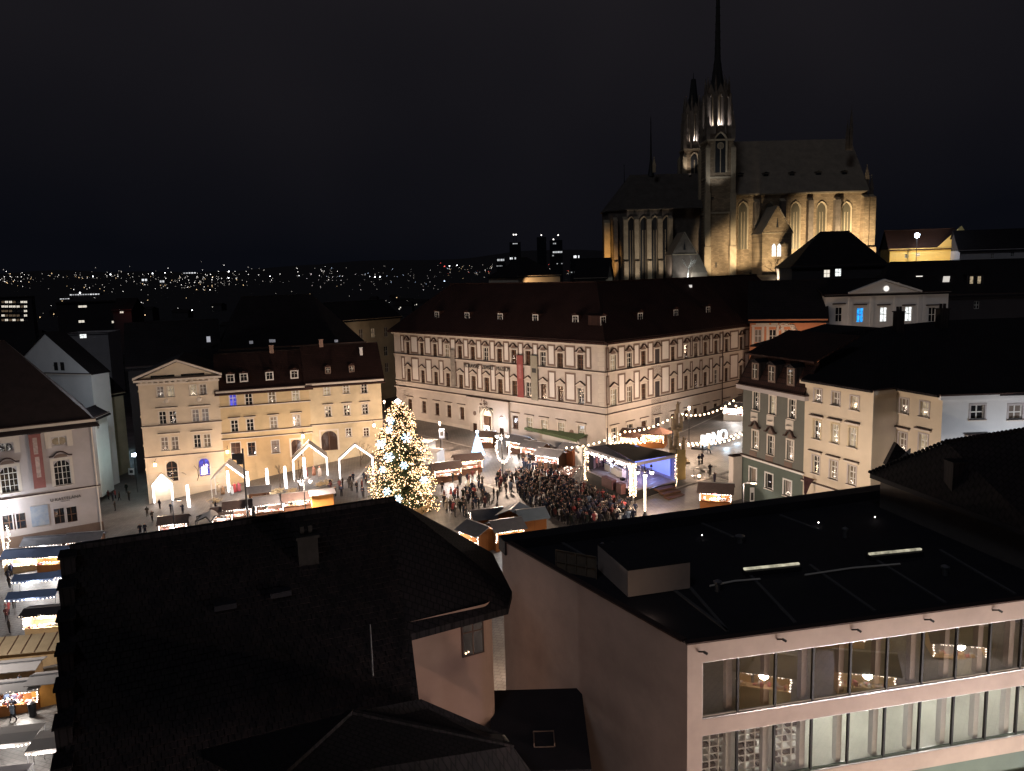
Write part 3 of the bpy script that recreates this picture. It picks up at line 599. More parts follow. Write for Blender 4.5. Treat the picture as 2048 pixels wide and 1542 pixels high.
for sg in (-1, 1): f.build(MB().box(-1.8, 1.8, -.14, -.105, 0, .35), 'attic_window', 'glass', f.L / 2 + sg * 2.3, 0, cz + .25)
m = MB()
for sg, x in ((-1, -.7), (1, f.L + .7)):
    m.slab([(x, -.6, cz + .1), (f.L / 2, -.6, cz + 2.9), (f.L / 2, 16.4, cz + 2.9), (x, 16.4, cz + .1)], (0, 0, -.12))
f.build(m, 'roof', 'roof_dark')
for z in (5.6, 9.6, 14.4, 18.6): f.build(MB().box(-.12, 0, 0, 16, 0, .3), 'side_moulding', 'sand', 0, 0, z)
# --- the ochre house in the middle and the sand coloured one on its right
def row_house(name, label, s0, s1, gz, zeave, wallm, up, ground, band, lowm, courses, arch=None, D=13, rise=5.5, q=1 / 5.851):
    A, B = A0 + rd * s0, A0 + rd * s1; r = rootof(name, label, 'house', A, gz); f = Fac(r, A, B)
    _, ez = f.at(*zeave); rects = []; W = []
    for (x, y, w, h, gl, fm) in up + ground: s, z = f.at(430 + x * q, 720 + y * q); rects.append((s, z, w, h)); W.append((s, z, w, h, gl, fm))
    if arch: s, z = f.at(430 + arch[0] * q, 720 + arch[1] * q); rects.append((s, z, arch[2], arch[3]))
    bz = f.at(430 + band[0] * q, 720 + band[1] * q)[1]
    f.build(holed(f.L, -4, ez, rects, .3, D, bz), 'wall', [wallm, lowm])
    for i, (s, z, w, h, gl, fm) in enumerate(W):
        window(f, s, z, w, h, 2, 3, fm, gl, 'cornice', 'flat' if (i >= len(up) // 2 and i < len(up)) else None, True, sw=.14)
    if arch:
        s, z = f.at(430 + arch[0] * q, 720 + arch[1] * q); window(f, s, z, arch[2], arch[3], 2, 1, 'brown_frame', 'glass_brown', 'cornice', None, False, arch=True, head=lowm, sw=.3)
    for x, y in courses: course(f, 'string_course', f.at(430 + x * q, 720 + y * q)[1] - .12, .14, .14)
    course(f, 'cornice', ez - .4, .38, .5)
    gable_roof(f, D, ez + .1, rise, 'roof', .7)
    return f, ez
up2 = [(x, y, 1.12, 2.0, g, 'window_frame') for x, y, g in [(210, 470, 'glass_blue'), (395, 465, 'glass'), (668, 440, 'glass'), (945, 415, 'glass_glow'), (230, 775, 'glass'), (412, 760, 'glass'), (688, 735, 'glass'), (955, 710, 'glass')]]
f2, e2 = row_house('ochre_house', 'three storey ochre house with four white dormers in its roof', 12.2, 26.8, -5.2, (530, 776), 'ochre', up2,
    [(245, 1055, 1.5, 2.6, 'glass_brown', 'brown_frame'), (430, 1040, 1.2, 2.2, 'glass', 'brown_frame'), (708, 1015, 1.2, 2.2, 'glass', 'brown_frame')], (600, 890), 'ochre_low', [(585, 517), (610, 822), (610, 890)], (955, 1030, 1.7, 3.0))
for x, y in [(180, 235), (338, 228), (640, 205), (932, 180)]:
    s, _ = f2.at(430 + x / 5.851, 720 + y / 5.851); dormer(f2, s, .9, e2 + 1.15, 1.35, 1.45, 2.4, 'glass', 'white_paint', 'roof')
up3 = [(x, y, 1.0, h, g, 'window_frame') for x, y, h, g in [(1310, 360, 1.6, 'glass_glow'), (1535, 340, 1.6, 'glass'), (1745, 335, 1.6, 'glass'), (1325, 605, 1.8, 'glass'), (1545, 590, 1.8, 'glass'), (1757, 575, 1.8, 'glass')]]
f3, e3 = row_house('sand_house', 'sand coloured three storey house with a big arched gateway beside the lit fir', 26.8, 39.2, -3.0, (690, 762), 'sand', up3,
    [(1565, 850, .9, 1.5, 'glass_brown', 'window_frame'), (1770, 845, .9, 1.5, 'glass_brown', 'window_frame')], (1500, 735), 'sand', [(1500, 735)], (1340, 945, 2.8, 3.5), rise=5.8)
for x, y in [(1330, 150), (1610, 125)]:
    s, _ = f3.at(430 + x / 5.851, 720 + y / 5.851); dormer(f3, s, 1.2, e3 + 1.3, 1.0, 1.2, 2.2, 'glass', 'taupe', 'roof')
chimney(f2, 9, 6.5, e2 + 5); chimney(f3, 3, 6.5, e3 + 5.3); chimney(f3, 9.8, 4.5, e3 + 3.6, .5, .5, 1.6, 'white_plaster')
# ================================================================== THE THEATRE (left edge)
RC = np.array([-62.3, 117.]); ra = math.radians(213.0)
RA = RC + np.array([math.cos(ra), math.sin(ra)]) * 24
red = rootof('theatre_building', 'grey mauve theatre with round topped windows and a red banner at the left edge', 'theatre', RA, -7.5)
f = Fac(red, RA, RC); q = 220 / 1131.
def rp(x, y): return f.at(x * q, 780 + y * q)
ez = rp(500, 340)[1]; cz = rp(700, 1040)[1]
ww = [rp(642, 850), rp(95, 925)]; ww.append((2 * ww[1][0] - ww[0][0], ww[0][1])); ovs = [(w[0], rp(605, 525)[1]) for w in ww]; base = [rp(618, 1295), rp(735, 1280), rp(205, 1350), rp(95, 1365)]
rects = [(s, z, 2.1, 3.7) for s, z in ww] + [(s, z, 1.9, 1.2) for s, z in ovs] + [(s, z, 1.5, 2.3) for s, z in base]
f.build(holed(f.L, -6, ez, rects, .35, 22), 'wall', 'grey_plaster')
for i, (s, z) in enumerate(ww): window(f, s, z, 2.1, 3.7, 4, 4, glass='glass', surround='cornice', hood='curve', arch=True, head='grey_plaster', sw=.4)
for s, z in ovs:
    o = window(f, s, z, 1.9, 1.2, 2, 1, glass='glass', sill=False)
    m = MB()
    for k in range(20):
        a, b = (k * math.pi / 10, (k + 1) * math.pi / 10); pa = (.95 * math.cos(a), .6 * math.sin(a)); pb = (.95 * math.cos(b), .6 * math.sin(b)); oa = (max(-.96, min(.96, pa[0] * 1.5)), max(-.61, min(.61, pa[1] * 1.5))); ob = (max(-.96, min(.96, pb[0] * 1.5)), max(-.61, min(.61, pb[1] * 1.5)))
        m.poly([(pa[0], -.1, pa[1]), (pb[0], -.1, pb[1]), (ob[0], -.1, ob[1]), (oa[0], -.1, oa[1])])
    m.build('oval_mask', 'grey_plaster', o)
    f.build(MB().box(-2.1, 2.1, -.3, .02, 0, .16).box(-2.15, 2.15, -.35, .02, .163, .23, 1), 'hood', ['cornice', 'trim_dark'], s, 0, z + 1.45)
    f.build(MB().box(-1.75, -1.0, -.06, 0, -.9, 1.4).box(1.0, 1.75, -.06, 0, -.9, 1.4).box(-.997, .997, -.06, 0, .66, 1.4), 'raised_panel', 'cornice', s, 0, z)
for i, (s, z) in enumerate(base): window(f, s, z, 1.5, 2.3, 2, 2, 'brown_frame', 'glass', 'grey_plaster', None, False)
course(f, 'string_course', cz, .18, .25); course(f, 'cornice', ez - .45, .4, .5)
f.build(MB().box(-.1, f.L + .15, -.15, 0, -6, rp(900, 1390)[1] + .2), 'plinth', 'taupe')
f.build(MB().tube([(f.L - .2, -.2, -2), (f.L - .2, -.2, ez - .5)], .08), 'rain_pipe', 'cornice')
gable_roof(f, 22, ez + .05, 11.5, mat('theatre_roof_tiles', (.03, .02, .02), .85, .3, .8, .3), .9, hipr=9.5, hipl=0)
s, z = rp(660, 1115); f.put('lettering', text_mesh('U KASTELÁNA', .62, .02), s + .2, -.04, z); s, z = rp(655, 1140); f.put('lettering', text_mesh('restaurant', .28, .02), s + .2, -.04, z)
s, z = rp(410, 1290); f.build(MB().box(-1.1, 1.1, -.12, -.02, -1.5, 1.5), 'poster_board', mat('blue_poster', (.16, .22, .32), .5, .6, .9, c2=(.4, .42, .45)), s, 0, z)
s, z1 = rp(325, 455); _, z0 = rp(375, 1010)
bb = tag(place('banner', MB().box(-.75, .75, -.35, -.31, 0, z1 - z0).mesh('banner', mat('faded_red_cloth', (.30, .12, .11), .8, .2, 1)), None, f.world(s + .3, 0, z0 + red.location[2] - red.location[2]), f.ang), 'faded red vertical banner on the grey theatre', 'banner')
MB().box(-.25, .3, -.362, -.352, 1.6, 4.6).box(-.3, .25, -.362, -.352, 5.0, 7.4).build('print', mat('pale_print', (.55, .42, .38), .8, .5, 1.4), bb)
MB().tube([(-.85, -.33, z1 - z0 + .04), (.85, -.33, z1 - z0 + .04)], .04).build('rod', 'iron', bb)
# ================================================================== THE WHITE GABLED CHURCH BEHIND THE THEATRE
def pf(x, y, Y): return dep(x, y, Y)
cA = pf(20, 790, 150); cB = pf(183, 760, 143)
ch = rootof('white_church', 'white gabled church lit cold behind the theatre roof', 'church', cA, -8)
f = Fac(ch, cA, cB); ez = f.at(180, 747)[1]; az = f.at(90, 668); ap = az[0]
f.build(holed(f.L, 0, ez, [], .3, 4), 'wall', 'white_plaster')
f.build(MB().slab([(2 * ap - f.L, -.02, ez), (f.L, -.02, ez), (ap, -.02, az[1])], (0, .3, 0)), 'gable', 'white_plaster')
m = MB()
for sg in (-1, 1):
    e = ap + sg * (f.L - ap + .4); m.slab([(e, -.25, ez - .25), (ap, -.25, az[1] + .15), (ap, 4, az[1] + .15), (e, 4, ez - .25)], (0, 0, .18))
f.build(m, 'roof', 'roof_dark')
course(f, 'string_course', ez - .3, .2, .3, cap=True, a=0)
for dx in (432, 482):
    s, z = f.at(dx * 500 / 1928., 600 + 505 * 500 / 1928.); f.build(MB().box(-.45, .45, -.06, -.03, -.9, .6).lathe([(.01, -.015), (.45, -.015), (.45, .015), (.01, .015)], 12, (0, 0, 0)), 'slit_window', 'slate', s, 0, z)
lamp(None, pf(200, 800, 132) + np.array([1, -1, 3]), 1300, (.82, .9, 1), .3, name='church_fill')  # unseen light added for the church wall, in place of the alley lamps
# ================================================================== THE RIGHT SIDE OF THE SQUARE
GD = math.radians(-68.0); GA = np.array([26.55, 91.2]); gdv = np.array([math.cos(GD), math.sin(GD)])
def s_at(x, A, d, y=880):
    r = ray(x, y); n = np.array([-d[1], d[0]]); k = (A @ n) / (r[:2] @ n); p = r[:2] * k; return float((p - A) @ d)
sg1 = s_at(1608, GA, gdv); sg2 = s_at(1744, GA, gdv)
q = 290 / 1355.
def gq(f, x, y): return f.at(1470 + x * q, 680 + y * q)
gr = rootof('green_house', 'narrow grey green house with mansard dormers on the right of the square', 'house', GA, 2.4)
f = Fac(gr, GA, GA + gdv * sg1); ez = gq(f, 350, 460)[1]; mz = gq(f, 350, 1165)[1]
r1 = [gq(f, *p) for p in ((200, 570), (352, 610), (535, 645))]; r2 = [gq(f, *p) for p in ((190, 935), (335, 985), (515, 1030))]; r3 = [gq(f, *p) for p in ((167, 1265), (318, 1320), (490, 1385))]
rects = [(s, z, .95, 2.0) for s, z in r1] + [(s, z, .95, 2.1) for s, z in r2] + [(s, z, 1.15, 1.7) for s, z in r3]
f.build(holed(f.L, -3, ez, rects, .25, 12, mz), 'wall', ['green_plaster', 'green_low'])
for i, (s, z) in enumerate(r1): window(f, s, z, .95, 2.0, 2, 3, glass='glass_glow' if i == 1 else 'glass', surround='cornice', hood='flat', sw=.18)
for i, (s, z) in enumerate(r2): window(f, s, z, .95, 2.1, 2, 3, glass='glass', surround='cornice', hood='curve', sw=.18)
for s, z in r3: window(f, s, z, 1.15, 1.7, 1, 1, glass='glass', surround='white_paint', sw=.16)
for s, z in [gq(f, *p) for p in ((180, 720), (330, 752), (510, 795))]: f.build(MB().box(-.6, .6, -.04, 0, -.55, .55).lathe([(.01, -.08), (.42, -.08), (.36, .0), (.01, 0)], 14, (0, 0, 0)), 'parapet_panel', 'cornice', s, 0, z)
for s, z in [gq(f, *p) for p in ((170, 1062), (320, 1107), (497, 1167))]: f.build(MB().box(-.6, .6, -.04, 0, -.3, .3).box(-.45, .45, -.055, -.041, -.18, .18), 'apron_panel', 'taupe', s, 0, z)
course(f, 'string_course', mz - .1, .22, .12, 'white_paint'); course(f, 'cornice', ez - .5, .45, .55, 'grey_plaster')
m = MB().slab([(-.4, -.5, ez), (f.L + .2, -.5, ez), (f.L + .2, 1.5, ez + 3.3), (-.4, 1.5, ez + 3.3)], (0, .25, 0)).slab([(-.7, .9, ez + 3.25), (f.L + .2, .9, ez + 3.25), (f.L + .2, 7, ez + 5.6), (-.7, 7, ez + 5.6)], (0, 0, .2)).slab([(-.4, -.5, ez), (-.4, 1.5, ez + 3.3), (-.4, 7, ez + 5.5), (-.4, 12, ez)], (.25, 0, 0))
f.build(m, 'mansard_roof', 'roof')
for s, z in [gq(f, *p) for p in ((198, 275), (352, 303), (530, 333))]: dormer(f, s, -.15, ez + .75, 1.15, 1.9, 2.0, 'glass', 'taupe', 'roof_dark')
f.build(MB().box(-.9, -.05, -1.2, .4, -3, mz - .1).box(-1.0, .0, -1.3, .5, mz - .097, mz, 1), 'gate_pier', ['cornice', 'trim_dark'])
# cream house with its set-back bay, then the white one
CB = GA + gdv * sg2
cr = rootof('cream_house', 'tall cream house with three rows of windows and a set back bay', 'house', GA + gdv * sg1, 2.9)
f = Fac(cr, GA + gdv * sg1, CB); ez = gq(f, 900, 405)[1]
rr = [[gq(f, *p) for p in ps_] for ps_ in (((775, 520), (943, 550), (1118, 590)), ((765, 838), (935, 875), (1100, 910)), ((755, 1165), (920, 1215), (1092, 1265)))]
rects = [(s, z, .95, 1.3) for s, z in rr[0]] + [(s, z, .95, 1.9) for s, z in rr[1]] + [(s, z, .95, 1.85) for s, z in rr[2]]
f.build(holed(f.L, -4, ez, rects, .28, 9), 'wall', 'cream')
for j in range(3):
    for i, (s, z) in enumerate(rr[j]): window(f, s, z, .95, (1.3, 1.9, 1.85)[j], 2, (2, 3, 3)[j], glass='glass_glow' if (j, i) in ((1, 1), (0, 2), (1, 2)) else 'glass', surround='grey_plaster' if j != 1 else 'sand', hood=None if j == 0 else 'flat', sw=.14)
course(f, 'string_course', gq(f, 860, 1390)[1], .15, .15); course(f, 'cornice', ez - .4, .35, .4, 'cream')
fC0 = f; crez = ez
# bay wall: recedes, then comes forward again
zc = crez + cr.location[2]
pB = onz(1796, 775, zc); pC = onz(1886, 790, zc); pD = onz(2100, 783, zc); pB0 = onz(1744, 779, zc)
q2 = .3373
fb = Fac(cr, CB, pB); fb.build(holed(fb.L, -4, crez, [], .2), 'return_wall', 'cream')
fc = Fac(cr, pB, pC)
rr = [fc.at(1450 + x * q2, 500 + y * q2) for x, y in ((1062, 925), (1183, 945), (1052, 1140), (1175, 1150))]
fc.build(holed(fc.L, -4, crez, [(s, z, .95, 1.35 if i < 2 else 1.8) for i, (s, z) in enumerate(rr)], .28), 'bay_wall', 'cream')
for i, (s, z) in enumerate(rr): window(fc, s, z, .95, 1.35 if i < 2 else 1.8, 2, 2 if i < 2 else 3, glass='glass_glow' if i in (1, 3) else 'glass', surround='grey_plaster', hood=None if i < 2 else 'flat', sw=.14)
course(fb, 'cornice', crez - .4, .35, .3, 'cream'); course(fc, 'cornice', crez - .4, .35, .3, 'cream')
wr = rootof('white_house', 'cold lit white house with square windows at the right edge', 'house', pC, 2.9)
f = Fac(wr, pC, pD); rr = [f.at(1450 + x * q2, 500 + y * q2) for x, y in ((1497, 962), (1722, 962), (1490, 1170), (1715, 1165))]
f.build(holed(f.L, -4, crez, [(s, z, 1.25, 1.3) for s, z in rr], .28, 10), 'wall', 'white_plaster')
for i, (s, z) in enumerate(rr): window(f, s, z, 1.25, 1.3, 2, 2, glass='glass', surround='grey_plaster', hood=None if i < 2 else 'flat', sw=.16)
course(f, 'cornice', crez - .4, .35, .4, 'white_plaster')
# one wide dark roof folding over both
rz = zc
def wp(x, y, z): return tuple(onz(x, y, z))
eave = [fC0.world(0, -.6, crez + .02), fC0.world(fC0.L + .3, -.6, crez + .02), fc.world(0, -.6, crez + .02), fc.world(fc.L, -.6, crez + .02), f.world(f.L, -.6, crez + .02)]
top = [dep(1660, 700, 92), dep(1760, 655, 90), dep(1810, 648, 90), dep(1900, 640, 90), dep(2120, 632, 90)]
m = MB()
for i in range(4): m.slab([eave[i], eave[i + 1], tuple(top[i + 1]), tuple(top[i])], (0, 0, -.2))
crr = tag(m.build('house_roof', 'roof_dark', None), None); crr.parent = cr; crr.matrix_parent_inverse = Matrix.Translation(-cr.location); crr.name = 'roof'
lr = MB(); lr.slab([tuple(dep(1500, 690, 97)), tuple(dep(1660, 700, 92)), tuple(dep(1760, 655, 90)), tuple(dep(1650, 648, 101))], (0, 0, -.2))
o = lr.build('ridge_slope', 'roof_dark', cr); o.matrix_parent_inverse = Matrix.Translation(-cr.location)
# chimneys standing on that roof
for i, (x, y, w, h) in enumerate([(1797, 640, .8, 1.2), (1884, 636, 1.0, 1.3)]):
    p = dep(x, y + 6, 88); o = MB().box(-w / 2, w / 2, -.5, .5, -1.5, h).box(-w / 2 - .1, w / 2 + .1, -.6, .6, h + .003, h + .1).box(-w * .3, -w * .1, -.15, .15, h + .1, h + .6).box(w * .1, w * .3, -.15, .15, h + .1, h + .6).build('chimney', 'roof_dark', cr); o.location = Vector(p) - cr.location
# ================================================================== THE CATHEDRAL ON ITS HILL
CY = 240.
cA = dep(1466, 387.2, CY); cB = onz(1724.7, 380.5, cA[2])
cath = rootof('cathedral', 'floodlit gothic cathedral with two tall towers above the roofs', 'cathedral', cA, 24)
cf = Fac(cath, cA, cB)
def cc(x, y, dy=0):
    s, z = cf.at(x, y)
    if dy:                                   # a point dy metres nearer or farther, on the same sight line
        d = ray(x, y); k = ((cf.A + cf.n * dy) @ cf.n) / (d[:2] @ cf.n); p = CAM + d * k; return float((p[:2] - cf.A) @ cf.t), float(p[2] - 24)
    return s, z
EZ = cc(1600, 384)[1]; NL = cf.L + 1.5
def pointed(w, h, n=7):
    r = w * 1.0; zc = h - w * .87; pts = [(-w / 2, 0), (w / 2, 0)]
    pts += [(w / 2 - r + r * math.cos(a), zc + r * math.sin(a)) for a in [math.radians(60) * i / n for i in range(n + 1)]]
    pts += [(-w / 2 + r - r * math.cos(a), zc + r * math.sin(a)) for a in [math.radians(60) * (n - i) / n for i in range(n)]]
    return pts
def gothic_window(f, s, z, w, h, y=0, glass='glass_church', stone='stone_dress', lights=3):
    p = pointed(w, h); q = [(x * 1.28 if True else x, zz * 1.0 + (.45 if zz > h * .6 else 0)) for x, zz in p]
    m = MB(); n = len(p)
    for i in range(1, n):
        j = (i + 1) % n
        m.add([(p[i][0], .0, p[i][1]), (p[j][0], 0, p[j][1]), (q[j][0], -.35, q[j][1]), (q[i][0], -.35, q[i][1])], [(0, 1, 2, 3)])
    for k in range(1, lights): x = -w / 2 + w * k / lights; m.box(x - .09, x + .09, -.12, .04, 0, h * .8)
    o = f.build(m, 'window', stone, s, y, z)
    MB().poly([(a, -.02, b) for a, b in p]).build('glass', glass, o)
    return o
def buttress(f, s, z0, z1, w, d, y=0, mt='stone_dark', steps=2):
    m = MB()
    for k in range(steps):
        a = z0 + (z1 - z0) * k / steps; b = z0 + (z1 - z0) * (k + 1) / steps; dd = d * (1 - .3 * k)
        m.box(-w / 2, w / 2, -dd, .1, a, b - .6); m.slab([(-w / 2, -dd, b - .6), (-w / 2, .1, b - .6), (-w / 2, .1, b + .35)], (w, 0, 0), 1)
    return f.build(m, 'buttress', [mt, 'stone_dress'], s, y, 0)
# nave
cf.build(holed(NL, -4, EZ, [], .3, 24), 'nave_wall', 'stone')
course(cf, 'string_course', EZ - .7, .6, .5, 'stone_dress', 0, NL, True)
for x in (1486, 1540, 1591, 1643, 1693): s, z = cc(x, 405); gothic_window(cf, s, z - 13.5, 2.5, 13.5)
for x in (1511, 1563, 1618, 1672): buttress(cf, cc(x, 400)[0], -4, EZ - 2, 1.5, 2.6)
for x in (1727, 1740): buttress(cf, cc(x, 400)[0], -4, EZ - 1.5, 1.6, 3.2, mt='stone')
rt = cc(1600, 280, 12)[1]
m = MB(); e0, e1 = -.5, NL + .3
m.slab([(e0, -.8, EZ - .1), (e1, -.8, EZ - .1), (cc(1701, 270, 12)[0], 12, rt), (e0, 12, rt)], (0, 0, -.3)).slab([(e1, 24.8, EZ - .1), (e0, 24.8, EZ - .1), (e0, 12, rt), (cc(1701, 270, 12)[0], 12, rt)], (0, 0, -.3)).slab([(e1, -.8, EZ - .1), (e1, 24.8, EZ - .1), (cc(1701, 270, 12)[0], 12, rt)], (0, 0, -.3))
cf.build(m, 'nave_roof', 'church_roof')
for x in (1479, 1530, 1582, 1635, 1687):
    s = cc(x, 345, 4)[0]; dormer(cf, s, 3.2, EZ + 3.2 * (rt - EZ) / 12 - .2, 1.9, 1.7, 3, 'slate', 'church_roof', 'slate', 'slate')
def spirelet(f, s, y, z, w, h, mt='stone_dark'):
    m = MB(); m.box(-w / 2, w / 2, -w / 2, w / 2, 0, h * .42)
    m.add([(-w * .6, -w * .6, h * .42), (w * .6, -w * .6, h * .42), (w * .6, w * .6, h * .42), (-w * .6, w * .6, h * .42), (0, 0, h)], [(0, 1, 4), (1, 2, 4), (2, 3, 4), (3, 0, 4), (3, 2, 1, 0)])
    for k in (.55, .68, .8):
        for sx, sy in ((-1, -1), (1, -1), (1, 1), (-1, 1)): r = w * .6 * (1 - (k - .42) / .58); m.octa((sx * r, sy * r, h * k), w * .12)
    m.octa((0, 0, h), w * .22)
    return f.build(m, 'pinnacle', mt, s, y, z)
for x, yb, yt, w in ((1701, 300, 212, .8), (1694, 300, 240, .7), (1733, 380, 330, 1.0), (1742, 400, 350, .9)):
    s, zb = cc(x, yb, 2); _, zt = cc(x, yt, 2); spirelet(cf, s, 2, zb, w, zt - zb)
# the tall front tower
TS0, _ = cc(1414.5, 400, -2); TS1, _ = cc(1465.5, 400, -2); TW = TS1 - TS0; TM = (TS0 + TS1) / 2; _, TZ = cc(1440, 278, -2)
def tower(f, s0, w, y, z0, zt, belf, crown, spire, name):
    t = f.build(MB().box(0, w, 0, w, z0, zt), name, 'stone', s0, y, 0)
    for z in (zt - .5, zt - 11, zt - 21): MB().box(-.3, w + .3, -.3, w + .3, z, z + .5).build('string_course', 'stone_dress', t)
    for cx in (0, w):
        for cyy in (0, w):
            m = MB()
            for k in range(3):
                d = .95 - .16 * k; a = z0 + (zt - z0) * k / 3; b = z0 + (zt - z0) * (k + 1) / 3 - (0 if k < 2 else 2.5); m.box(cx - d, cx + d, cyy - d, cyy + d, a, b)
                m.add([(cx - d, cyy - d, b), (cx + d, cyy - d, b), (cx + d, cyy + d, b), (cx - d, cyy + d, b), (cx, cyy, b + 1.1)], [(0, 1, 4), (1, 2, 4), (2, 3, 4), (3, 0, 4)])
            m.build('corner_buttress', 'stone_dress', t)
    return t
tw = tower(cf, TS0, TW, -2, -4, TZ, 0, 0, 0, 'front_tower')
_, z = cc(1437, 345, -2)
def tower_window(par, x, z, w, h, rose=True):
    m = MB(); p = pointed(w, h); q = [(a * 1.3, b + (.4 if b > h * .6 else 0)) for a, b in p]
    for i in range(1, len(p)): j = (i + 1) % len(p); m.add([(p[i][0], -.03, p[i][1]), (p[j][0], -.03, p[j][1]), (q[j][0], -.4, q[j][1]), (q[i][0], -.4, q[i][1])], [(0, 1, 2, 3)])
    m.box(-.12, .12, -.15, -.02, 0, h * .75)
    o = m.build('window', 'stone_dress', par, (x, 0, z)); MB().poly([(a, -.025, b) for a, b in p]).build('glass', 'slate', o)
    if rose: MB().lathe([(.8, -.05), (1.0, -.05), (1.0, .05), (.8, .05), (.8, -.05)], 14).build('rose_ring', 'stone_dress', o, (0, -.12, h * .68)).rotation_euler = (math.pi / 2, 0, 0)
tower_window(tw, TW / 2, z, TW * .4, 11)
for (x, y, w, h) in [(1421, 468, .35, 1.5), (1432, 530, .35, 1.5)]: s, z = cc(x, y, -2); MB().box(-w / 2, w / 2, -.06, -.01, -h / 2, h / 2).build('slit_window', 'slate', tw, (s - TS0, 0, z))
def belfry(f, cs, cyy, z0, z1, r, spire_z, lit, parent):
    """open octagon: eight piers, arches above, a crown of pinnacles and the spire"""
    m = MB()
    for k in range(8):
        a = math.radians(22.5 + 45 * k); m.X = Matrix.Translation((r * math.cos(a), r * math.sin(a), 0)) @ Matrix.Rotation(a, 4, 'Z')
        m.box(-.75, .75, -.62, .62, 0, z1 - z0); m.box(-.5, 1.1, -.25, .25, -2, (z1 - z0) * .7)
    m.X = None
    b = f.build(m, 'belfry', 'stone_dark', cs, cyy, z0)
    H = z1 - z0
    MB().lathe([(r * .95, -3), (r * 1.1, -3), (r * 1.12, .5), (r * .6, .5)], 8, ph=math.radians(22.5)).build('belfry_floor', 'stone_dark', b)
    MB().lathe([(r * .5, 0), (r * .5, H)], 8, ph=math.radians(22.5)).build('core', 'stone_dress', b)
    m = MB()
    for k in range(8):
        a = math.radians(45 * k); m.X = Matrix.Rotation(a, 4, 'Z'); w = r * .765; x = r * .93
        m.slab([(x, -w / 2, H - 2.2), (x, 0, H - .4), (x, w / 2, H - 2.2), (x, w / 2, H), (x, -w / 2, H)], (.4, 0, 0)); m.slab([(x + .2, -w * .45, H), (x + .2, w * .45, H), (x + .2, 0, H + 2.6)], (.35, 0, 0))
        m.box(x, x + .3, -.13, .13, 0, H - 1.2)
    m.X = None; m.build('arcade', 'stone_dark', b)
    MB().lathe([(r * 1.0, H), (r * 1.05, H + .5), (r * .8, H + .6)], 8, ph=math.radians(22.5)).build('crown_ring', 'stone_dark', b)
    m = MB()
    for k in range(8):
        a = math.radians(22.5 + 45 * k); x, y = r * 1.0 * math.cos(a), r * math.sin(a)
        m.box(x - .3, x + .3, y - .3, y + .3, H, H + 1.8); m.lathe([(.42, H + 1.8), (.05, H + 4.6)], 4, (x, y, 0)); m.octa((x, y, H + 4.6), .18)
        m.box(x - .25, x + .25, y - .25, y + .25, H * .7, H * .7 + .1)
    m.build('crown_pinnacles', 'stone_dark', b)
    m = MB().lathe([(r * .78, H + .5), (r * .55, H + 3), (r * .26, H + 10), (.28, spire_z - z0 - 6), (.06, spire_z - z0)], 8, ph=math.radians(22.5))
    for k in range(8):
        a = math.radians(22.5 + 45 * k)
        for t in range(14):
            zz = H + 4 + t * (spire_z - z0 - H - 12) / 14; rr = np.interp(zz, [H + .5, H + 3, H + 10, spire_z - z0 - 6], [r * .78, r * .55, r * .26, .28]); m.octa((rr * math.cos(a), rr * math.sin(a), zz), .2)
    m.build('spire', 'slate', b)
    for k in lit: a = math.radians(k); lamp(b, (r * .72 * math.cos(a), r * .72 * math.sin(a), 1.0), 500, (.95, .95, 1), .2)
    return b
cs = (TS0 + TS1) / 2; _, zb0 = cc(1440, 258, 2); _, zb1 = cc(1440, 190, 2)
MB().box(TS0 + .5, TS1 - .5, -1.5, TW - 2.5, TZ, zb0 + .2)
cf.build(MB().box(.3, TW - .3, .3, TW - .3, 0, zb0 - TZ + .3), 'tower_stage', 'stone_dark', TS0, -2, TZ)
belfry(cf, cs, -2 + TW / 2, zb0, zb1, 3.3, zb1 + 43, (230, 275, 320), cath)
for sx in (.1, TW - .1):
    for sy in (.1, TW - .1): spirelet(cf, TS0 + sx, -2 + sy, TZ, 1.1, 7.5)
# the second tower, behind and to the left
YB = 16.
S0, _ = cc(1369, 340, YB); S1, _ = cc(1408, 340, YB); BW = S1 - S0; _, BZ = cc(1385, 297, YB)
tb = tower(cf, S0, BW, YB, 0, BZ, 0, 0, 0, 'rear_tower'); tower_window(tb, BW * .5, BZ - 9.5, BW * .35, 8, False)
_, z0 = cc(1385, 285, YB); _, z1 = cc(1385, 222, YB)
cf.build(MB().box(.2, BW - .2, .2, BW - .2, 0, z0 - BZ + .3), 'tower_stage', 'stone_dark', S0, YB, BZ)
belfry(cf, (S0 + S1) / 2 + .4, YB + BW / 2, z0, z1, 2.75, z1 + 12, (215, 265, 310), cath)
for sx in (.1, BW - .1): spirelet(cf, S0 + sx, YB + .1, BZ, 1.0, 9)
# choir on the left: a polygonal end with tall windows between buttresses
Q = 3.0
s0, cz = cc(1345, 416, Q); s1, _ = cc(1254, 418, Q); s2, _ = cc(1222, 420, Q)
pl = [(s0, Q), (s1, Q), (s2, Q + 5.5), (s2 - .8, Q + 13), (s1, Q + 20), (s0, Q + 20)]
m = MB()
for (a, b), (c, d) in zip(pl, pl[1:]): m.poly([(c, d, -4), (a, b, -4), (a, b, cz), (c, d, cz)])
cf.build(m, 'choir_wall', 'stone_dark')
for x in (1263, 1288, 1310, 1333): s, _ = cc(x, 500, Q); gothic_window(cf, s, 2.0, 2.2, cz - 4.5, Q - .02, 'slate')
for x, mt in ((1252, 'stone_dress'), (1274, 'stone_dress'), (1299, 'stone_dress'), (1321, 'stone_dress'), (1342, 'stone_dress')):
    buttress(cf, cc(x, 480, Q - 2)[0], -4, cz - 2.5, 1.3, 2.6, Q, mt)
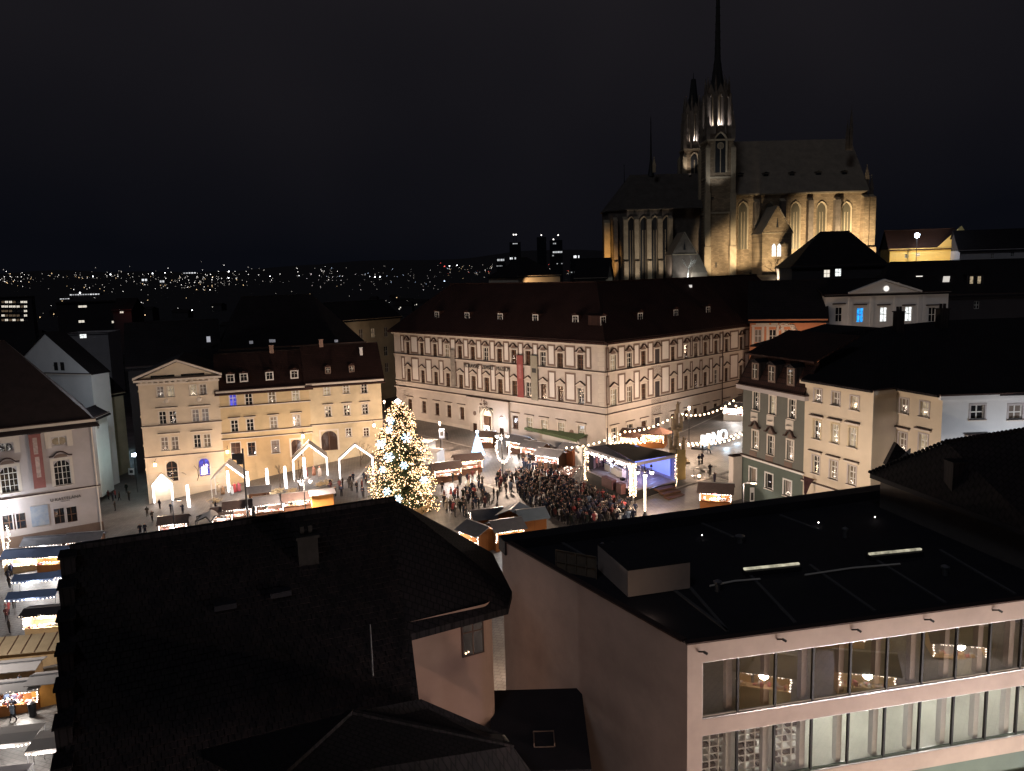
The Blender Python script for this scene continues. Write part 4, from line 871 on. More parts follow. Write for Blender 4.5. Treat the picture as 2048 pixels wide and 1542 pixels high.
ob = buttress(cf, cc(1216, 480, Q + 2)[0], -4, cz - 3, 1.8, 2.6, Q + 5.0, 'stone_dress'); buttress(cf, cc(1233, 480, Q)[0], -4, cz - 2.5, 1.2, 2.2, Q + 2.6, 'stone_dark')
course(cf, 'string_course', cz - .4, .35, .3, 'stone_dress', s1, s0, True, Q)
_, rz = cc(1270, 348, Q + 8); r0, _ = cc(1262, 350, Q + 8); r1, _ = cc(1352, 350, Q + 8); apx = (r0, Q + 10, rz); rpx = (s0 + 14, Q + 10, rz)
m = MB(); op = [(a + (0 if i in (0, 5) else -.5), b + (-.6 if i < 2 else (.6 if i > 3 else 0)), cz) for i, (a, b) in enumerate(pl)]
m.slab([op[1], op[0], (s0, Q + 10, rz), apx], (0, 0, -.25))
for i in (1, 2, 3): m.slab([op[i + 1], op[i], apx], (0, 0, -.25))
m.slab([op[5], op[4], apx, (s0, Q + 10, rz)], (0, 0, -.25))
m.slab([op[0], (s0 + 13, Q - .6, cz), rpx, (s0, Q + 10, rz)], (0, 0, -.25))
cf.build(m, 'choir_roof', mat('choir_roof_slate', (.09, .075, .065), .8, .3, .5, .2))
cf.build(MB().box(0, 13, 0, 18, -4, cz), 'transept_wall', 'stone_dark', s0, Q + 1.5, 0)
s, zb = cc(1302, 365, Q + 10); _, zt = cc(1302, 232, Q + 10)
cf.build(MB().lathe([(1.0, -3), (.9, 1.5), (1.2, 1.7), (.85, 3), (.3, 7), (.12, zt - zb - 1), (.03, zt - zb)], 8).octa((0, 0, zt - zb - 2), .3), 'fleche', 'slate', s, Q + 10, zb)
s, zb = cc(1308, 345, Q + 6); spirelet(cf, s, Q + 6, zb, .9, 4.5, 'stone_dress')
s, zb = cc(1253, 365, Q + 6); cf.build(MB().lathe([(.12, -2), (.06, 3.2)], 6).octa((0, 0, 3.3), .2), 'finial', 'iron', s, Q + 10, rz - .4)
# small gabled chapels at the foot
def chapel(x0, x1, yb, ye, xa, ya, dy, name, wall, glassrows, D=9):
    a, e = cc(x0, ye, dy); b, _ = cc(x1, ye, dy); ap, az = cc(xa, ya, dy)
    m = MB().box(a, b, dy, dy + D, -4, e); m.slab([(a, dy, e), (b, dy, e), ((a + b) / 2, dy, az)], (0, .4, 0))
    o = cf.build(m, name, wall)
    mm = (a + b) / 2
    r = MB().slab([(a - .3, dy - .3, e - .3), (mm, dy - .3, az + .15), (mm, dy + D, az + .15), (a - .3, dy + D, e - .3)], (0, 0, .2)).slab([(mm, dy - .3, az + .15), (b + .3, dy - .3, e - .3), (b + .3, dy + D, e - .3), (mm, dy + D, az + .15)], (0, 0, .2)).build('roof', 'church_roof', o)
    MB().slab([(mm - .35, dy - .05, e + (az - e) * .2), (mm + .35, dy - .05, e + (az - e) * .2), (mm, dy - .05, e + (az - e) * .62)], (0, .03, 0)).build('gable_opening', 'slate', o)
    MB().box(a - .1, b + .1, dy - .2, dy, e - .2, e + .05).build('string_course', 'stone_dress', o)
    for gx, gy, w, h in glassrows: s, z = cc(gx, gy, dy); MB().poly([(s + x, dy - .06, z - h / 2 + q) for x, q in pointed(w, h)]).build('window', 'glass_white', o); MB().box(s - .05, s + .05, dy - .09, dy - .061, z - h / 2, z + h * .3).build('mullion', 'stone_dress', o)
    return o
chapel(1525, 1584, 560, 466, 1548, 413, -10, 'sacristy', 'stone', [(1547.5, 500, 1.1, 3.6), (1558, 500, 1.1, 3.6)])
chapel(1345, 1393, 560, 509, 1361, 466, -8, 'side_chapel', 'stone_dark', [])
s, z = cc(1399, 545, -10); cf.build(MB().lathe([(3.2, 0), (.1, 5.5)], 4, ph=math.pi / 4).box(-2.2, 2.2, -2.2, 2.2, -5, 0).octa((0, 0, 5.9), .25), 'porch', 'church_roof', s, -8, z)
# floodlights standing round the church
def flood(x, y, dy, power, color, aim, spot=75, size=.4, group='cathedral floodlights', label='floodlight on the ground aimed up at the cathedral'):
    s, z = cc(x, y, dy); p = cf.world(s, dy, z); p = (p[0], p[1], G(p[0], p[1]) + .1 if y > 500 else p[2]); r = thing('floodlight', label, 'floodlight', p, 0, group)
    MB().box(-.3, .3, -.25, .25, 0, .12).box(-.06, .06, -.06, .06, .12, .4).box(-.35, .35, -.2, .2, .403, .8).build('housing', 'iron', r)
    MB().box(-.28, .28, .205, .22, .45, .75).build('lens', M['lamp_warm'], r)
    q = cf.world(*aim); lamp(r, (0, .5, 1.0), power, color, size, spot, (q[0] - p[0], q[1] - p[1], q[2] - p[2] - 1), .6)
YEL = (1, .80, .50)
flood(1640, 560, -16, 48000, YEL, (26, 0, 11), 80); flood(1715, 560, -14, 40000, YEL, (36, 0, 10), 75); flood(1590, 565, -22, 26000, YEL, (14, -6, 12), 85); flood(1545, 565, -24, 26000, YEL, (12, -10, 10), 60)
flood(1500, 562, -13, 11000, YEL, (3, 0, 12), 65); flood(1432, 565, -16, 13000, (1, .80, .52), (-4, -2, 9), 50)
flood(1213, 560, -4, 12000, (1, .55, .15), (cc(1216, 480)[0], 7, 9), 50); flood(1330, 565, -9, 2300, (1, .88, .75), (-21, 3, 16), 80); flood(1275, 565, -8, 1900, (1, .88, .75), (-29, 3, 14), 80)
flood(1380, 356, 12, 2000, (1, .9, .8), ((S0 + S1) / 2 - 1, YB, BZ), 70); flood(1425, 400, -9, 1500, (.9, .95, 1), (TM, -2, TZ - 6), 55)
flood(1372, 552, -12, 900, (.95, 1, 1), (cc(1372, 520)[0], -8, 6), 120)
# ================================================================== HOUSES ON THE SLOPE BEHIND THE SQUARE
def bghouse(name, label, x0, y0, x1, y1, Y0, Y1=None, D=12, rise=5, wallm='far_wall', roofm='roof_dark', wins=(), drop=14, hipl=0, hipr=0, group=None, cat='house', over=.5, cornice=True):
    """(x0,y0)-(x1,y1): ends of the eave line in the photograph, Y the distance"""
    A = dep(x0, y0, Y0); B = onz(x1, y1, A[2]) if Y1 is None else dep(x1, y1, Y1)
    r = rootof(name, label, cat, A, A[2] - drop, group); f = Fac(r, A, B); f.ez = drop
    W = [(*f.at(x, y), w, h, g) for x, y, w, h, g in wins]
    f.build(holed(f.L, -6, drop, [w[:4] for w in W], .2, D), 'wall', wallm)
    for s, z, w, h, g in W: window(f, s, z, w, h, 2, 2, 'window_frame', g, None, None, False, .12)
    if cornice: course(f, 'cornice', drop - .3, .28, .3, wallm)
    if rise: gable_roof(f, D, drop + .05, rise, roofm, over, hipl=hipl, hipr=hipr)
    return f
q = .2383
wn = [(1560 + x * q, 380 + y * q, 1.25, 2.7, g) for x, y, g in ((493, 1045, 'glass'), (672, 1050, 'glass_cyan'), (868, 1045, 'glass_white'), (1078, 1040, 'glass_white'), (1275, 1045, 'glass'))]
f = bghouse('white_mansion', 'white classical mansion with round attic window and one blue lit window', 1652, 590, 1897, 592, 150, 150, 14, 2.6, 'white_plaster', 'roof_dark', wn, 14)
s0, _ = f.at(1699, 590); s1, _ = f.at(1836, 592); sa, za = f.at(1766, 562)
f.build(MB().slab([(s0, -.5, 14.1), (s1, -.5, 14.1), (sa, -.5, za)], (0, .5, 0)), 'pediment', 'white_plaster')
for a, b in (((s0 - .3, 14.1), (sa, za + .1)), ((sa, za + .1), (s1 + .3, 14.1))): f.build(MB().slab([(a[0], -.9, a[1]), (b[0], -.9, b[1]), (b[0], -.9, b[1] + .3), (a[0], -.9, a[1] + .3)], (0, .9, 0)), 'raking_cornice', 'white_plaster')
f.build(MB().slab([(s0, -.4, 14.2), (sa, -.4, za + .25), (sa, 7, za + .25), (s0, 7, 14.2)], (0, 0, .1)).slab([(sa, -.4, za + .25), (s1, -.4, 14.2), (s1, 7, 14.2), (sa, 7, za + .25)], (0, 0, .1)), 'pediment_roof', 'roof_dark')
so, zo = f.at(1770, 577); f.build(MB().lathe([(.01, 0), (.5, 0), (.5, .05), (.01, .05)], 14), 'round_window', emit('round_window_glow', (1, .95, .88), .9), so, -.56, zo).rotation_euler = (math.pi / 2, 0, f.ang)
for x, y, g in ((493, 960, 0), (672, 965, 0), (868, 968, 0), (1078, 970, 0), (1275, 970, 0)): s, z = f.at(1560 + x * q, 380 + y * q); f.build(MB().box(-1.2, 1.2, -.3, 0, 0, .2), 'hood', 'trim_dark', s, 0, z)
for x in (590, 770, 970, 1170, 1215): s, z = f.at(1560 + x * q, 620); f.build(MB().box(-.35, .35, -.12, 0, -8, 13.4), 'pilaster', 'white_plaster', s, 0, 0)
f = bghouse('orange_house', 'orange red house with pale stucco ornament glimpsed beyond the museum corner', 1500, 639, 1652, 643, 152, 148, 14, 7, 'orange_plaster', 'roof_dark', [(1516, 672, 1.2, 2.4, 'glass'), (1545, 672, 1.2, 2.4, 'glass'), (1575, 672, 1.2, 2.4, 'glass')], 14)
for x in (1516, 1545, 1575): s, z = f.at(x, 672); f.build(MB().box(-1.1, -.65, -.1, 0, -1.6, 1.7).box(.65, 1.1, -.1, 0, -1.6, 1.7).box(-1.2, 1.2, -.15, 0, 1.75, 2.1), 'stucco_surround', 'cornice', s, 0, z)
for x, y, w in ((1525, 649, 2.4), (1549, 650, 1.2)): s, z = f.at(x, y); f.build(MB().box(-w / 2, w / 2, -.08, 0, -.35, .35), 'stucco_panel', 'cornice', s, 0, z)
s, z = f.at(1572, 652); m = MB()
for i in range(40): a = random.uniform(0, math.pi); rr = random.uniform(.9, 1.9); m.octa((rr * math.cos(a), -.1, rr * math.sin(a) * .9 - .9), random.uniform(.12, .28))
f.build(m, 'shell_ornament', 'cornice', s, 0, z)
lamp(f.root, f.loc(8, -6, 8), 900, WARM, .3)
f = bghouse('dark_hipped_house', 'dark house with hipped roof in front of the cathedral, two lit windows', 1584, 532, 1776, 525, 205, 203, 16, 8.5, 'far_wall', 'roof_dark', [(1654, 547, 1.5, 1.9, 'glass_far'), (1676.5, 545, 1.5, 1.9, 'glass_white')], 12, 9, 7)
f = bghouse('floodlit_yellow_house', 'yellow floodlit house on the hill beside the cathedral', 1780, 498, 1918, 493, 262, 258, 12, 6, mat('yellow_hill_plaster', (.66, .48, .18), .9, .15, .3), 'roof', [(1812, 512, .8, 1.2, 'glass'), (1834, 509, .8, 1.1, 'glass'), (1837, 509, .8, 1.1, 'glass')], 10)
f.build(MB().slab([(f.L - 6.5, -.3, 10), (f.L + 4.5, -.3, 10), (f.L + .4, -.3, f.at(1917, 452)[1])], (0, .4, 0)).box(f.L, f.L + 4.5, -.25, .1, -6, 10), 'cross_gable', f.root.children[0].data.materials[0])
lamp(f.root, f.loc(9, -16, 3), 22000, (1, .74, .34), .4, 110, (-.1, 1, .2)); s, z = f.at(1825, 472)
fp = f.world(s, -5, z); r = thing('floodlight_mast', 'dazzling white floodlight on a mast before the yellow hill house', 'floodlight', (fp[0], fp[1], G(fp[0], fp[1])))
hh = fp[2] - r.location[2]; MB().tube([(0, 0, 0), (0, 0, hh)], [.15, .1]).build('mast', 'iron', r); MB().ball((0, 0, hh), .75).build('lamp_head', M['lamp_blue'], r); lamp(r, (0, -1.2, hh), 2500, (.7, .82, 1), .4)
bghouse('dim_hill_house', 'dim house with chimney right of the yellow hill house', 1920, 500, 2060, 494, 250, 246, 12, 6, 'grey_plaster', 'roof_dark', [(1985, 512, .9, 1.4, 'glass'), (2025, 508, .9, 1.4, 'glass')], 10)
f = bghouse('wide_roofed_house', 'broad dark roof with two glowing skylights behind the white mansion', 1760, 592, 2140, 585, 172, 165, 18, 7.0, 'far_wall', 'roof_dark', [(1953, 610, 1, 1.6, 'glass')], 12, 4, 0)
for x, y in ((1847, 562), (1903, 563)):
    s, z = f.at(x, y); k = 7.0 / 9; yy = (z - 12) / k * .9; f.build(MB().slab([(-.55, 0, 0), (.75, 0, 0), (1.15, .9, 1.15), (-.15, .9, 1.15)], (0, -.06, .06)), 'skylight', emit('skylight_glow_%d' % x, (1, .93, .85), 1.0 if x < 1880 else .5), s * .985, yy, 12 + yy * k + .1)
d = dormer(f, f.at(1961, 577)[0] * .99, 2.6, 12 + 2.6 * 7.0 / 9 - .3, 3.2, 2.2, 3, 'slate', 'far_wall', 'roof_dark', 'slate')
for sx in (-.75, .75): MB().box(sx - .3, sx + .3, -.06, -.03, .4, 1.9).build('window_glow', 'glass_glow', d)
f = bghouse('old_canon_house', 'low dark roof with pale wall peeping out left of the choir', 1150, 556, 1212, 553, 215, 213, 14, 5, 'cream', 'roof_dark', (), 8)
f = bghouse('amber_house', 'dark roofed house with a patch of amber lit wall under the skyline towers', 1036, 552, 1120, 549, 230, 238, 16, 5.2, 'cream', 'roof_dark', (), 8, 6, 6); lamp(f.root, f.loc(2, -5, 5), 1500, AMBER, .3, 80, (0, 1, 0))
# left: side street behind the ochre row and the block left of the museum
bghouse('shadowed_side_street_house', 'shadowed beige corner house in the side street left of the museum', 686, 641, 800, 636, 188, 200, 14, 4, 'sand', 'roof_dark', [(700, 668, 1.1, 2.3, 'glass'), (722, 668, 1.1, 2.3, 'glass'), (746, 666, 1.1, 2.3, 'glass'), (772, 664, 1.1, 2.3, 'glass'), (748, 703, 1.1, 2.3, 'glass'), (772, 702, 1.1, 2.3, 'glass'), (774, 735, 1.1, 2.3, 'glass')], 26)
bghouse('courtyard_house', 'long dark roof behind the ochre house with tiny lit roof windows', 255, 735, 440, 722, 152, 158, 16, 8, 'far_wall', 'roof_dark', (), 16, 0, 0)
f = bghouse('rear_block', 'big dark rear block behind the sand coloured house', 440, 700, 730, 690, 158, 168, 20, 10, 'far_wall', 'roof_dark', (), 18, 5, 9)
for x, y in ((417, 680), (503, 688), (543, 685), (548, 685), (673, 685)): s, z = f.at(x, y); f.build(MB().box(-.35, .35, 0, .3, -.55, .55), 'roof_light', emit('dim_roof_light_%d' % x, (.9, .9, 1), .3 if x < 430 else .12), s, (z - 18) * .92, z)
f = bghouse('bright_roofed_side_house', 'small house with pale wall at the end of the dark alley', 200, 792, 246, 785, 150, 155, 10, 4, 'sand', 'roof_dark', (), 12)
bghouse('alley_house', 'small pale house in the dark alley beside the theatre', 188, 835, 214, 833, 135, 140, 4, 1.2, 'white_plaster', 'roof_dark', [(196, 850, .9, 1.4, 'glass')], 8)
f = bghouse('office_block', 'flat roofed office block with many lit windows at the left edge', -40, 596, 62, 592, 420, 430, 20, 0, 'far_wall', 'roof_dark', [(x, y, 1.5, 1.1, random.choice(['glass_far', 'glass_far', 'glass', 'glass_dim'])) for x in (6, 13, 21, 28, 36, 44, 51) for y in (604, 613, 622, 631, 640)], 26)
f = bghouse('grey_tenement', 'dim grey tenement with one lit strip window near the horizon lights', 112, 606, 230, 602, 330, 340, 18, 0, 'far_wall', 'roof_dark', [(165, 613, 3.2, .9, 'glass_far'), (163, 643, 2.2, 1.0, 'glass_far'), (230 - 4, 644, 1, 1, 'glass_far')], 24)
f = bghouse('stripe_lit_block', 'low block with a long lit strip on its roof edge', 125, 668, 215, 662, 250, 252, 12, 0, 'grey_plaster', 'roof_dark', [(166, 672, 2, 1.4, 'glass_white')], 14)
bghouse('red_lit_house', 'small house glowing red by its neon sign among the dark roofs', 225, 620, 262, 618, 300, 300, 10, 4, 'far_wall', 'roof_dark', [(243, 624, 1.4, .9, 'glass_far')], 10); lamp(None, dep(245, 622, 294), 160, (1, .2, .15), .3, name='neon_light')
# ================================================================== THE NIGHT CITY TO THE HORIZON
def gfar(x, y):
    d = ray(x, y); Y = 230.
    while Y < 7000:
        p = CAM + d * Y
        if p[2] < G(p[0], p[1]): return p
        Y *= 1.02
    return None
rnd = random.Random(3)
n = 0
for k in range(400):
    if n >= 64: break
    Y = rnd.uniform(260, 1500); X = Y * rnd.uniform(-.66, .06)
    if X > -10 and Y < 420: continue
    z = G(X, Y); px = 1024 + F * X / Y
    if px > 1180: continue
    w = rnd.uniform(12, 34); h = rnd.uniform(8, 13) + (6 if rnd.random() < .12 and Y > 900 else 0); h = min(h, 14 - z - (Y < 500) * 6); dd = rnd.uniform(10, 16)
    if h < 6: continue
    r = thing('town_house', 'dark house of the night town among the scattered lights', 'house', (X, Y, z - 1), rnd.uniform(-.5, .5), 'houses of the dark town beyond the square')
    MB().box(-w / 2, w / 2, -dd / 2, dd / 2, -6, h).build('wall', 'far_wall', r)
    rs = rnd.uniform(2, 5); MB().slab([(-w / 2 - .5, -dd / 2 - .5, h), (w / 2 + .5, -dd / 2 - .5, h), (w / 2 - 2, 0, h + rs), (-w / 2 + 2, 0, h + rs)], (0, 0, .2)).slab([(w / 2 + .5, dd / 2 + .5, h), (-w / 2 - .5, dd / 2 + .5, h), (-w / 2 + 2, 0, h + rs), (w / 2 - 2, 0, h + rs)], (0, 0, .2)).build('roof', 'far_roof', r)
    for j in range(rnd.randint(0, 3)):
        x = rnd.uniform(-w / 2 + 1.5, w / 2 - 1.5); zz = rnd.uniform(h * .4, h - 1.5); MB().box(x - .6, x + .6, -dd / 2 - .05, -dd / 2, zz, zz + 1.2).build('window', 'glass_far' if rnd.random() < .7 else 'city_warm', r)
    n += 1
lights = {k: MB() for k in ('city_white', 'city_warm', 'city_blue', 'city_red', 'city_dim', 'city_bright')}
def put_light(x, y, k, r=1.0):
    if r < 1.3 and k == 'city_white' and rnd.random() < .62: k = 'city_dim'
    elif r >= 1.7 and k == 'city_white': k = 'city_bright'; r *= .8
    p = gfar(x, y)
    if p is None: p = dep(x, y, 5200)
    lights[k].octa(tuple(p * .985 + CAM * .015 + np.array([0, 0, .5])), max(.2, r * p[1] / F * .66))
for i in range(270): put_light(rnd.uniform(0, 480), 564 - 12 * (rnd.random() ** .8) + rnd.gauss(2, 9) - .02 * 0, 'city_white' if rnd.random() < .8 else 'city_warm', rnd.choice([.6, .7, .9, 1.2]))
for i in range(115): put_light(rnd.uniform(280, 700), 555 + rnd.gauss(0, 10), 'city_white', rnd.choice([.6, .8, 1.0]))
for i in range(95): put_light(rnd.uniform(640, 890), 550 + rnd.gauss(4, 10), 'city_white' if rnd.random() < .8 else 'city_blue', rnd.choice([.55, .7]))
for i in range(180): put_light(rnd.uniform(880, 1210), 540 + rnd.gauss(3, 8), rnd.choice(['city_white', 'city_white', 'city_white', 'city_warm', 'city_red', 'city_blue']), rnd.choice([.6, .7, .9]))
for i in range(24): put_light(790 + i * 4 + rnd.gauss(0, 2), 576 + rnd.gauss(0, 2.5), 'city_white', .7)
for i in range(80): put_light(rnd.uniform(0, 780), 570 + 75 * rnd.random() ** 1.5, rnd.choice(['city_white', 'city_white', 'city_warm']), rnd.choice([.6, .9, 1.2]))
for x, y, k, r in [(889, 563, 'city_blue', 2.6), (899, 532, 'city_white', 2), (889, 533, 'city_red', 2), (914, 531, 'city_white', 2), (750, 554, 'city_white', 2.2), (740, 554, 'city_white', 2), (760, 554, 'city_white', 2), (457, 556, 'city_white', 2.4), (540, 553, 'city_white', 1.8), (598, 552, 'city_white', 1.8), (186, 553, 'city_white', 2.2), (221, 549, 'city_white', 2.2), (305, 547, 'city_white', 2), (330, 546, 'city_white', 2.2), (458, 543, 'city_white', 2), (160, 586, 'city_white', 3), (420, 580, 'city_white', 1.6), (384, 621, 'city_white', 2), (430, 617, 'city_white', 2), (446, 618, 'city_white', 1.5), (588, 610, 'city_white', 1.8), (624, 607, 'city_white', 1.6), (638, 606, 'city_white', 1.8), (680, 606, 'city_white', 1.8), (66, 612, 'city_warm', 2.6), (245, 613, 'city_red', 2.2), (80, 635, 'city_warm', 1.6), (62, 648, 'city_white', 1.8), (220, 606, 'city_white', 1.5), (286, 607, 'city_white', 1.5), (296, 590, 'city_white', 1), (1390, 560, 'city_white', .1)]: put_light(x, y, k, r)
for k, m in lights.items(): tag(m.build(k.replace('city_', 'city_lights_'), k), 'far street lamps and windows scattered over the night city', kind='stuff')
# lit strips of big halls and sheds far away
HALLS = [(1160, 533, 26, 4, 'pale glowing hall beside the choir, right of the skyline towers'), (1060, 534, 40, 2.2, 'long thin bar of light between the skyline towers'), (290, 558, 12, 6, 'small bright hall above the pedimented house, left one of two'), (325, 561, 10, 6, 'small bright hall above the pedimented house, right one of two'), (170, 588, 60, 3, 'long dotted bar of light above the white church'), (380, 545, 26, 3, 'flat glowing hall on the horizon above the ochre row'), (512, 604, 34, 3, 'lone bar of light among the dark roofs above the sand coloured house'), (130, 597, 20, 3, 'short dotted bar of light left of the long one')]
for x, y, w, h, lab in HALLS:
    p = gfar(x, y + h)
    if p is None: p = dep(x, y + h, 5000)
    k = p[1] / F; r = thing('distant_hall', lab, 'building', p, 0, 'glowing halls on the horizon'); hh = max(2., h * k)
    MB().box(-w * k / 2 - 2, w * k / 2 + 2, 1, 14, -6, hh + 1.5).build('wall', 'far_wall', r)
    nn = max(1, int(w / 5))
    for j in range(nn): a = -w * k / 2 + j * w * k / nn; MB().box(a, a + w * k / nn * .7, .5, .9, hh * .35, hh).build('window', emit('hall_glow_%d_%d' % (x, j), (.95, .97, 1), rnd.uniform(.3, .9)), r)
# the office towers on the skyline
def skytower(name, label, x, yt, yb, w, Y, bands, beacons):
    p = dep(x, yb, Y); k = Y / F; H = (yb - yt) * k; r = thing(name, label, 'skyscraper', (p[0], p[1], p[2]))
    W = w * k; MB().box(-W / 2, W / 2, 0, W, -60, H).build('body', mat('tower_glass_' + str(x), (.018, .02, .026), .4, .2, .05), r)
    for (fy0, fy1, x0, x1, s) in bands:
        nn = max(1, int((x1 - x0) * w / 3))
        for j in range(nn):
            if rnd.random() < .2: continue
            a = -W / 2 + W * (x0 + (x1 - x0) * j / nn); b = -W / 2 + W * (x0 + (x1 - x0) * (j + .8) / nn); MB().box(a, b, -.4, -.05, H * fy0, H * fy1).build('window', emit('tower_window_%d_%d_%.2f' % (x, j, fy0), (.95, .98, 1), s * rnd.uniform(.6, 1.2)), r)
    for bx, bz in beacons: MB().tube([(bx * W, W / 2, H), (bx * W, W / 2, H + bz * k)], .4).ball((bx * W, W / 2, H + bz * k), 1.5, 6, 1).build('beacon_mast', ['iron', 'city_white'], r)
skytower('skyline_tower', 'slim dark office tower with lit floors on the skyline, red lamps on top', 1032, 486, 560, 22, 1800, [(.55, .60, 0, 1, .8), (.40, .43, .1, 1, .4), (.28, .31, .2, .9, .5), (.15, .18, 0, .9, .4), (.95, .97, .3, .9, .5)], [(-.1, 15), (.12, 15)])
skytower('skyline_tower', 'twin topped office tower right of the slim one on the skyline', 1114, 482, 560, 24, 1900, [(.68, .72, .2, 1, .6), (.9, .93, .1, .5, .3), (.6, .63, 0, .3, .3), (.4, .42, .5, 1, .35)], [(-.2, 2), (.2, 10)])
skytower('skyline_tower', 'low glass block with a bright sign strip next to the twin tower', 1152, 512, 560, 20, 1700, [(.9, 1.0, .3, .9, 1.2), (.3, .34, 0, 1, .3)], [])
skytower('skyline_tower', 'squat teal lit block left of the slim tower', 1003, 518, 556, 18, 1700, [(.88, .98, .1, .9, .5), (.6, .65, 0, 1, .2), (.3, .35, 0, 1, .25)], [])
skytower('skyline_tower', 'dark unlit tower with one lamp between the two lit towers', 1085, 476, 560, 18, 2000, [], [(0, 4)])
# ================================================================== THE MODERN GLASS HOUSE (right foreground)
mo = np.array([7.55, 34.0]); ma = math.radians(12.0); MRZ = 13.14
mB = mo + np.array([math.cos(ma), math.sin(ma)]) * 26; mL = np.array([-0.94, 48.91])
mod = rootof('modern_theatre', 'modern rendered block with flat dark roof and two long rows of glazing', 'building', mo, 0)
f = Fac(mod, mo, mB); fs = Fac(mod, mL, mo)
def gz(x, y): return f.at(x, y)
z1t = gz(1405, 1325)[1]; z1b = gz(1405, 1440)[1]; z2t = gz(1405, 1472)[1]; z2b = z2t - 2.75; s0 = gz(1405, 1380)[0]
rects = [(13.2, (z1t + z1b) / 2, 2 * (13.2 - s0), z1t - z1b), (13.2, (z2t + z2b) / 2, 2 * (13.2 - s0), z2t - z2b), (16, 3.4, 14, 3.2)]
f.build(holed(f.L, -4, MRZ, rects, .35), 'front_wall', 'pink_wall')
fs.build(holed(fs.L, -6, MRZ, [], .3), 'side_wall', 'pink_wall')
# parapet cap and the roof deck
e1 = f.t; nin = f.n
pB = onz(1770, 990, MRZ - .55); back = [mL, mL + (np.array(pB[:2]) - mL) * 1.6]
deck = [(mo[0], mo[1]), (mB[0], mB[1]), (back[1][0], back[1][1]), (mL[0], mL[1])]
_c = np.mean(np.array(deck), axis=0); deck = [tuple(_c + (np.array(q) - _c) * .988) for q in deck]
m = MB().slab([(x - mo[0], y - mo[1], MRZ - .55) for x, y in deck], (0, 0, -.3)); m.build('roof_deck', 'roof_metal', mod)
def rel(p): return (p[0] - mo[0], p[1] - mo[1], p[2])
f.build(MB().box(-.05, f.L, -.06, .32, MRZ + .003, MRZ + .08), 'parapet_cap', 'trim_dark'); fs.build(MB().box(0, fs.L - .4, -.06, .32, MRZ + .002, MRZ + .08), 'parapet_cap', 'trim_dark')
MB().bar(rel((*back[0], MRZ - .35)), rel((*back[1], MRZ - .35)), 1.3, .9).build('rear_parapet', 'roof_metal', mod)
for x0, y0, x1, y1 in [(1225, 1085, 1455, 1262), (1380, 1175, 1455, 1262), (1500, 1150, 1590, 1245), (1620, 1130, 1750, 1222), (1745, 1115, 1890, 1205), (1880, 1100, 2030, 1188), (1090, 1065, 1200, 1130), (1400, 1045, 1470, 1075), (1560, 1030, 1640, 1060)]:
    a = onz(x0, y0, MRZ - .52); b = onz(x1, y1, MRZ - .52); MB().bar(rel(a), rel(b), .16, .1).build('roof_seam', mat('seam_sheet_%d' % x0, (.10, .095, .10), .7, .2, 1), mod)
for x0, y0, x1, y1 in [(1488, 1138, 1598, 1127), (1738, 1108, 1842, 1098)]:
    a = onz(x0, y0, MRZ - .2); b = onz(x1, y1, MRZ - .2); o = MB().bar(rel(a), rel(b), .16, .1).build('skylight', emit('skylight_strip_%d' % x0, (1, .93, .68), .55, False, .85, 2.2), mod)
    MB().bar(rel(a - np.array([0, 0, .2])), rel(b - np.array([0, 0, .2])), .6, .25).build('skylight_curb', 'roof_metal', o)
for x, y, r in [(1287, 1081, .09), (1404, 1070, .05), (1637, 1045, .06), (1750, 1034, .06)]:
    p = onz(x, y, MRZ - .3); MB().octa(rel(p), r).build('roof_lamp', 'lamp_globe', mod)
# white plant box on the roof
def onroof(x, y, z=MRZ - .55): return onz(x, y, z)
a = onroof(1256, 1196); b = onroof(1380, 1178); h = 1.45
v = (b - a)[:2] / np.linalg.norm((b - a)[:2]); w = np.array([-v[1], v[0]]); L = float(np.linalg.norm((b - a)[:2])); D = 4.3
m = MB(); P = [a[:2], b[:2], b[:2] + w * D, a[:2] + w * D]
m.slab([rel((p[0], p[1], MRZ - .5)) for p in P], (0, 0, h)); pb = m.build('plant_box', 'pink_wall', mod)
MB().slab([rel((p[0], p[1], MRZ - .5 + h + .003)) for p in P], (0, 0, .06)).build('plant_box_roof', 'roof_metal', pb)
_l = onroof(1290, 1245); _o = MB().box(-.12, .12, -.08, .08, 0, .3).build('added_deck_lamp', 'iron', mod, rel(_l)); MB().box(-.09, .09, .082, .09, .12, .26).build('added_deck_lamp_glass', 'lamp_warm', _o); lamp(_o, (0, .3, .35), 16, (1, .72, .5), .15)  # small lamp added to brighten the plant box front
a = onroof(1112, 1142); m = MB()
for i in range(5): m.bar(rel(a + np.array([.55 * i, -.35 * i, .0])), rel(a + np.array([.55 * i, -.35 * i, 1.3])), .05)
m.bar(rel(a + np.array([0, 0, 1.3])), rel(a + np.array([2.2, -1.4, 1.3])), .05).bar(rel(a + np.array([0, 0, .6])), rel(a + np.array([2.2, -1.4, .6])), .04)
m.slab([rel(a + np.array([.05, .05, .0])), rel(a + np.array([2.2, -1.3, 0])), rel(a + np.array([2.2, -1.3, 1.25])), rel(a + np.array([.05, .05, 1.25]))], (.02, .03, 0))
m.build('roof_cage', mat('cage_bars', (.16, .13, .10), .7, .2, 2), mod)
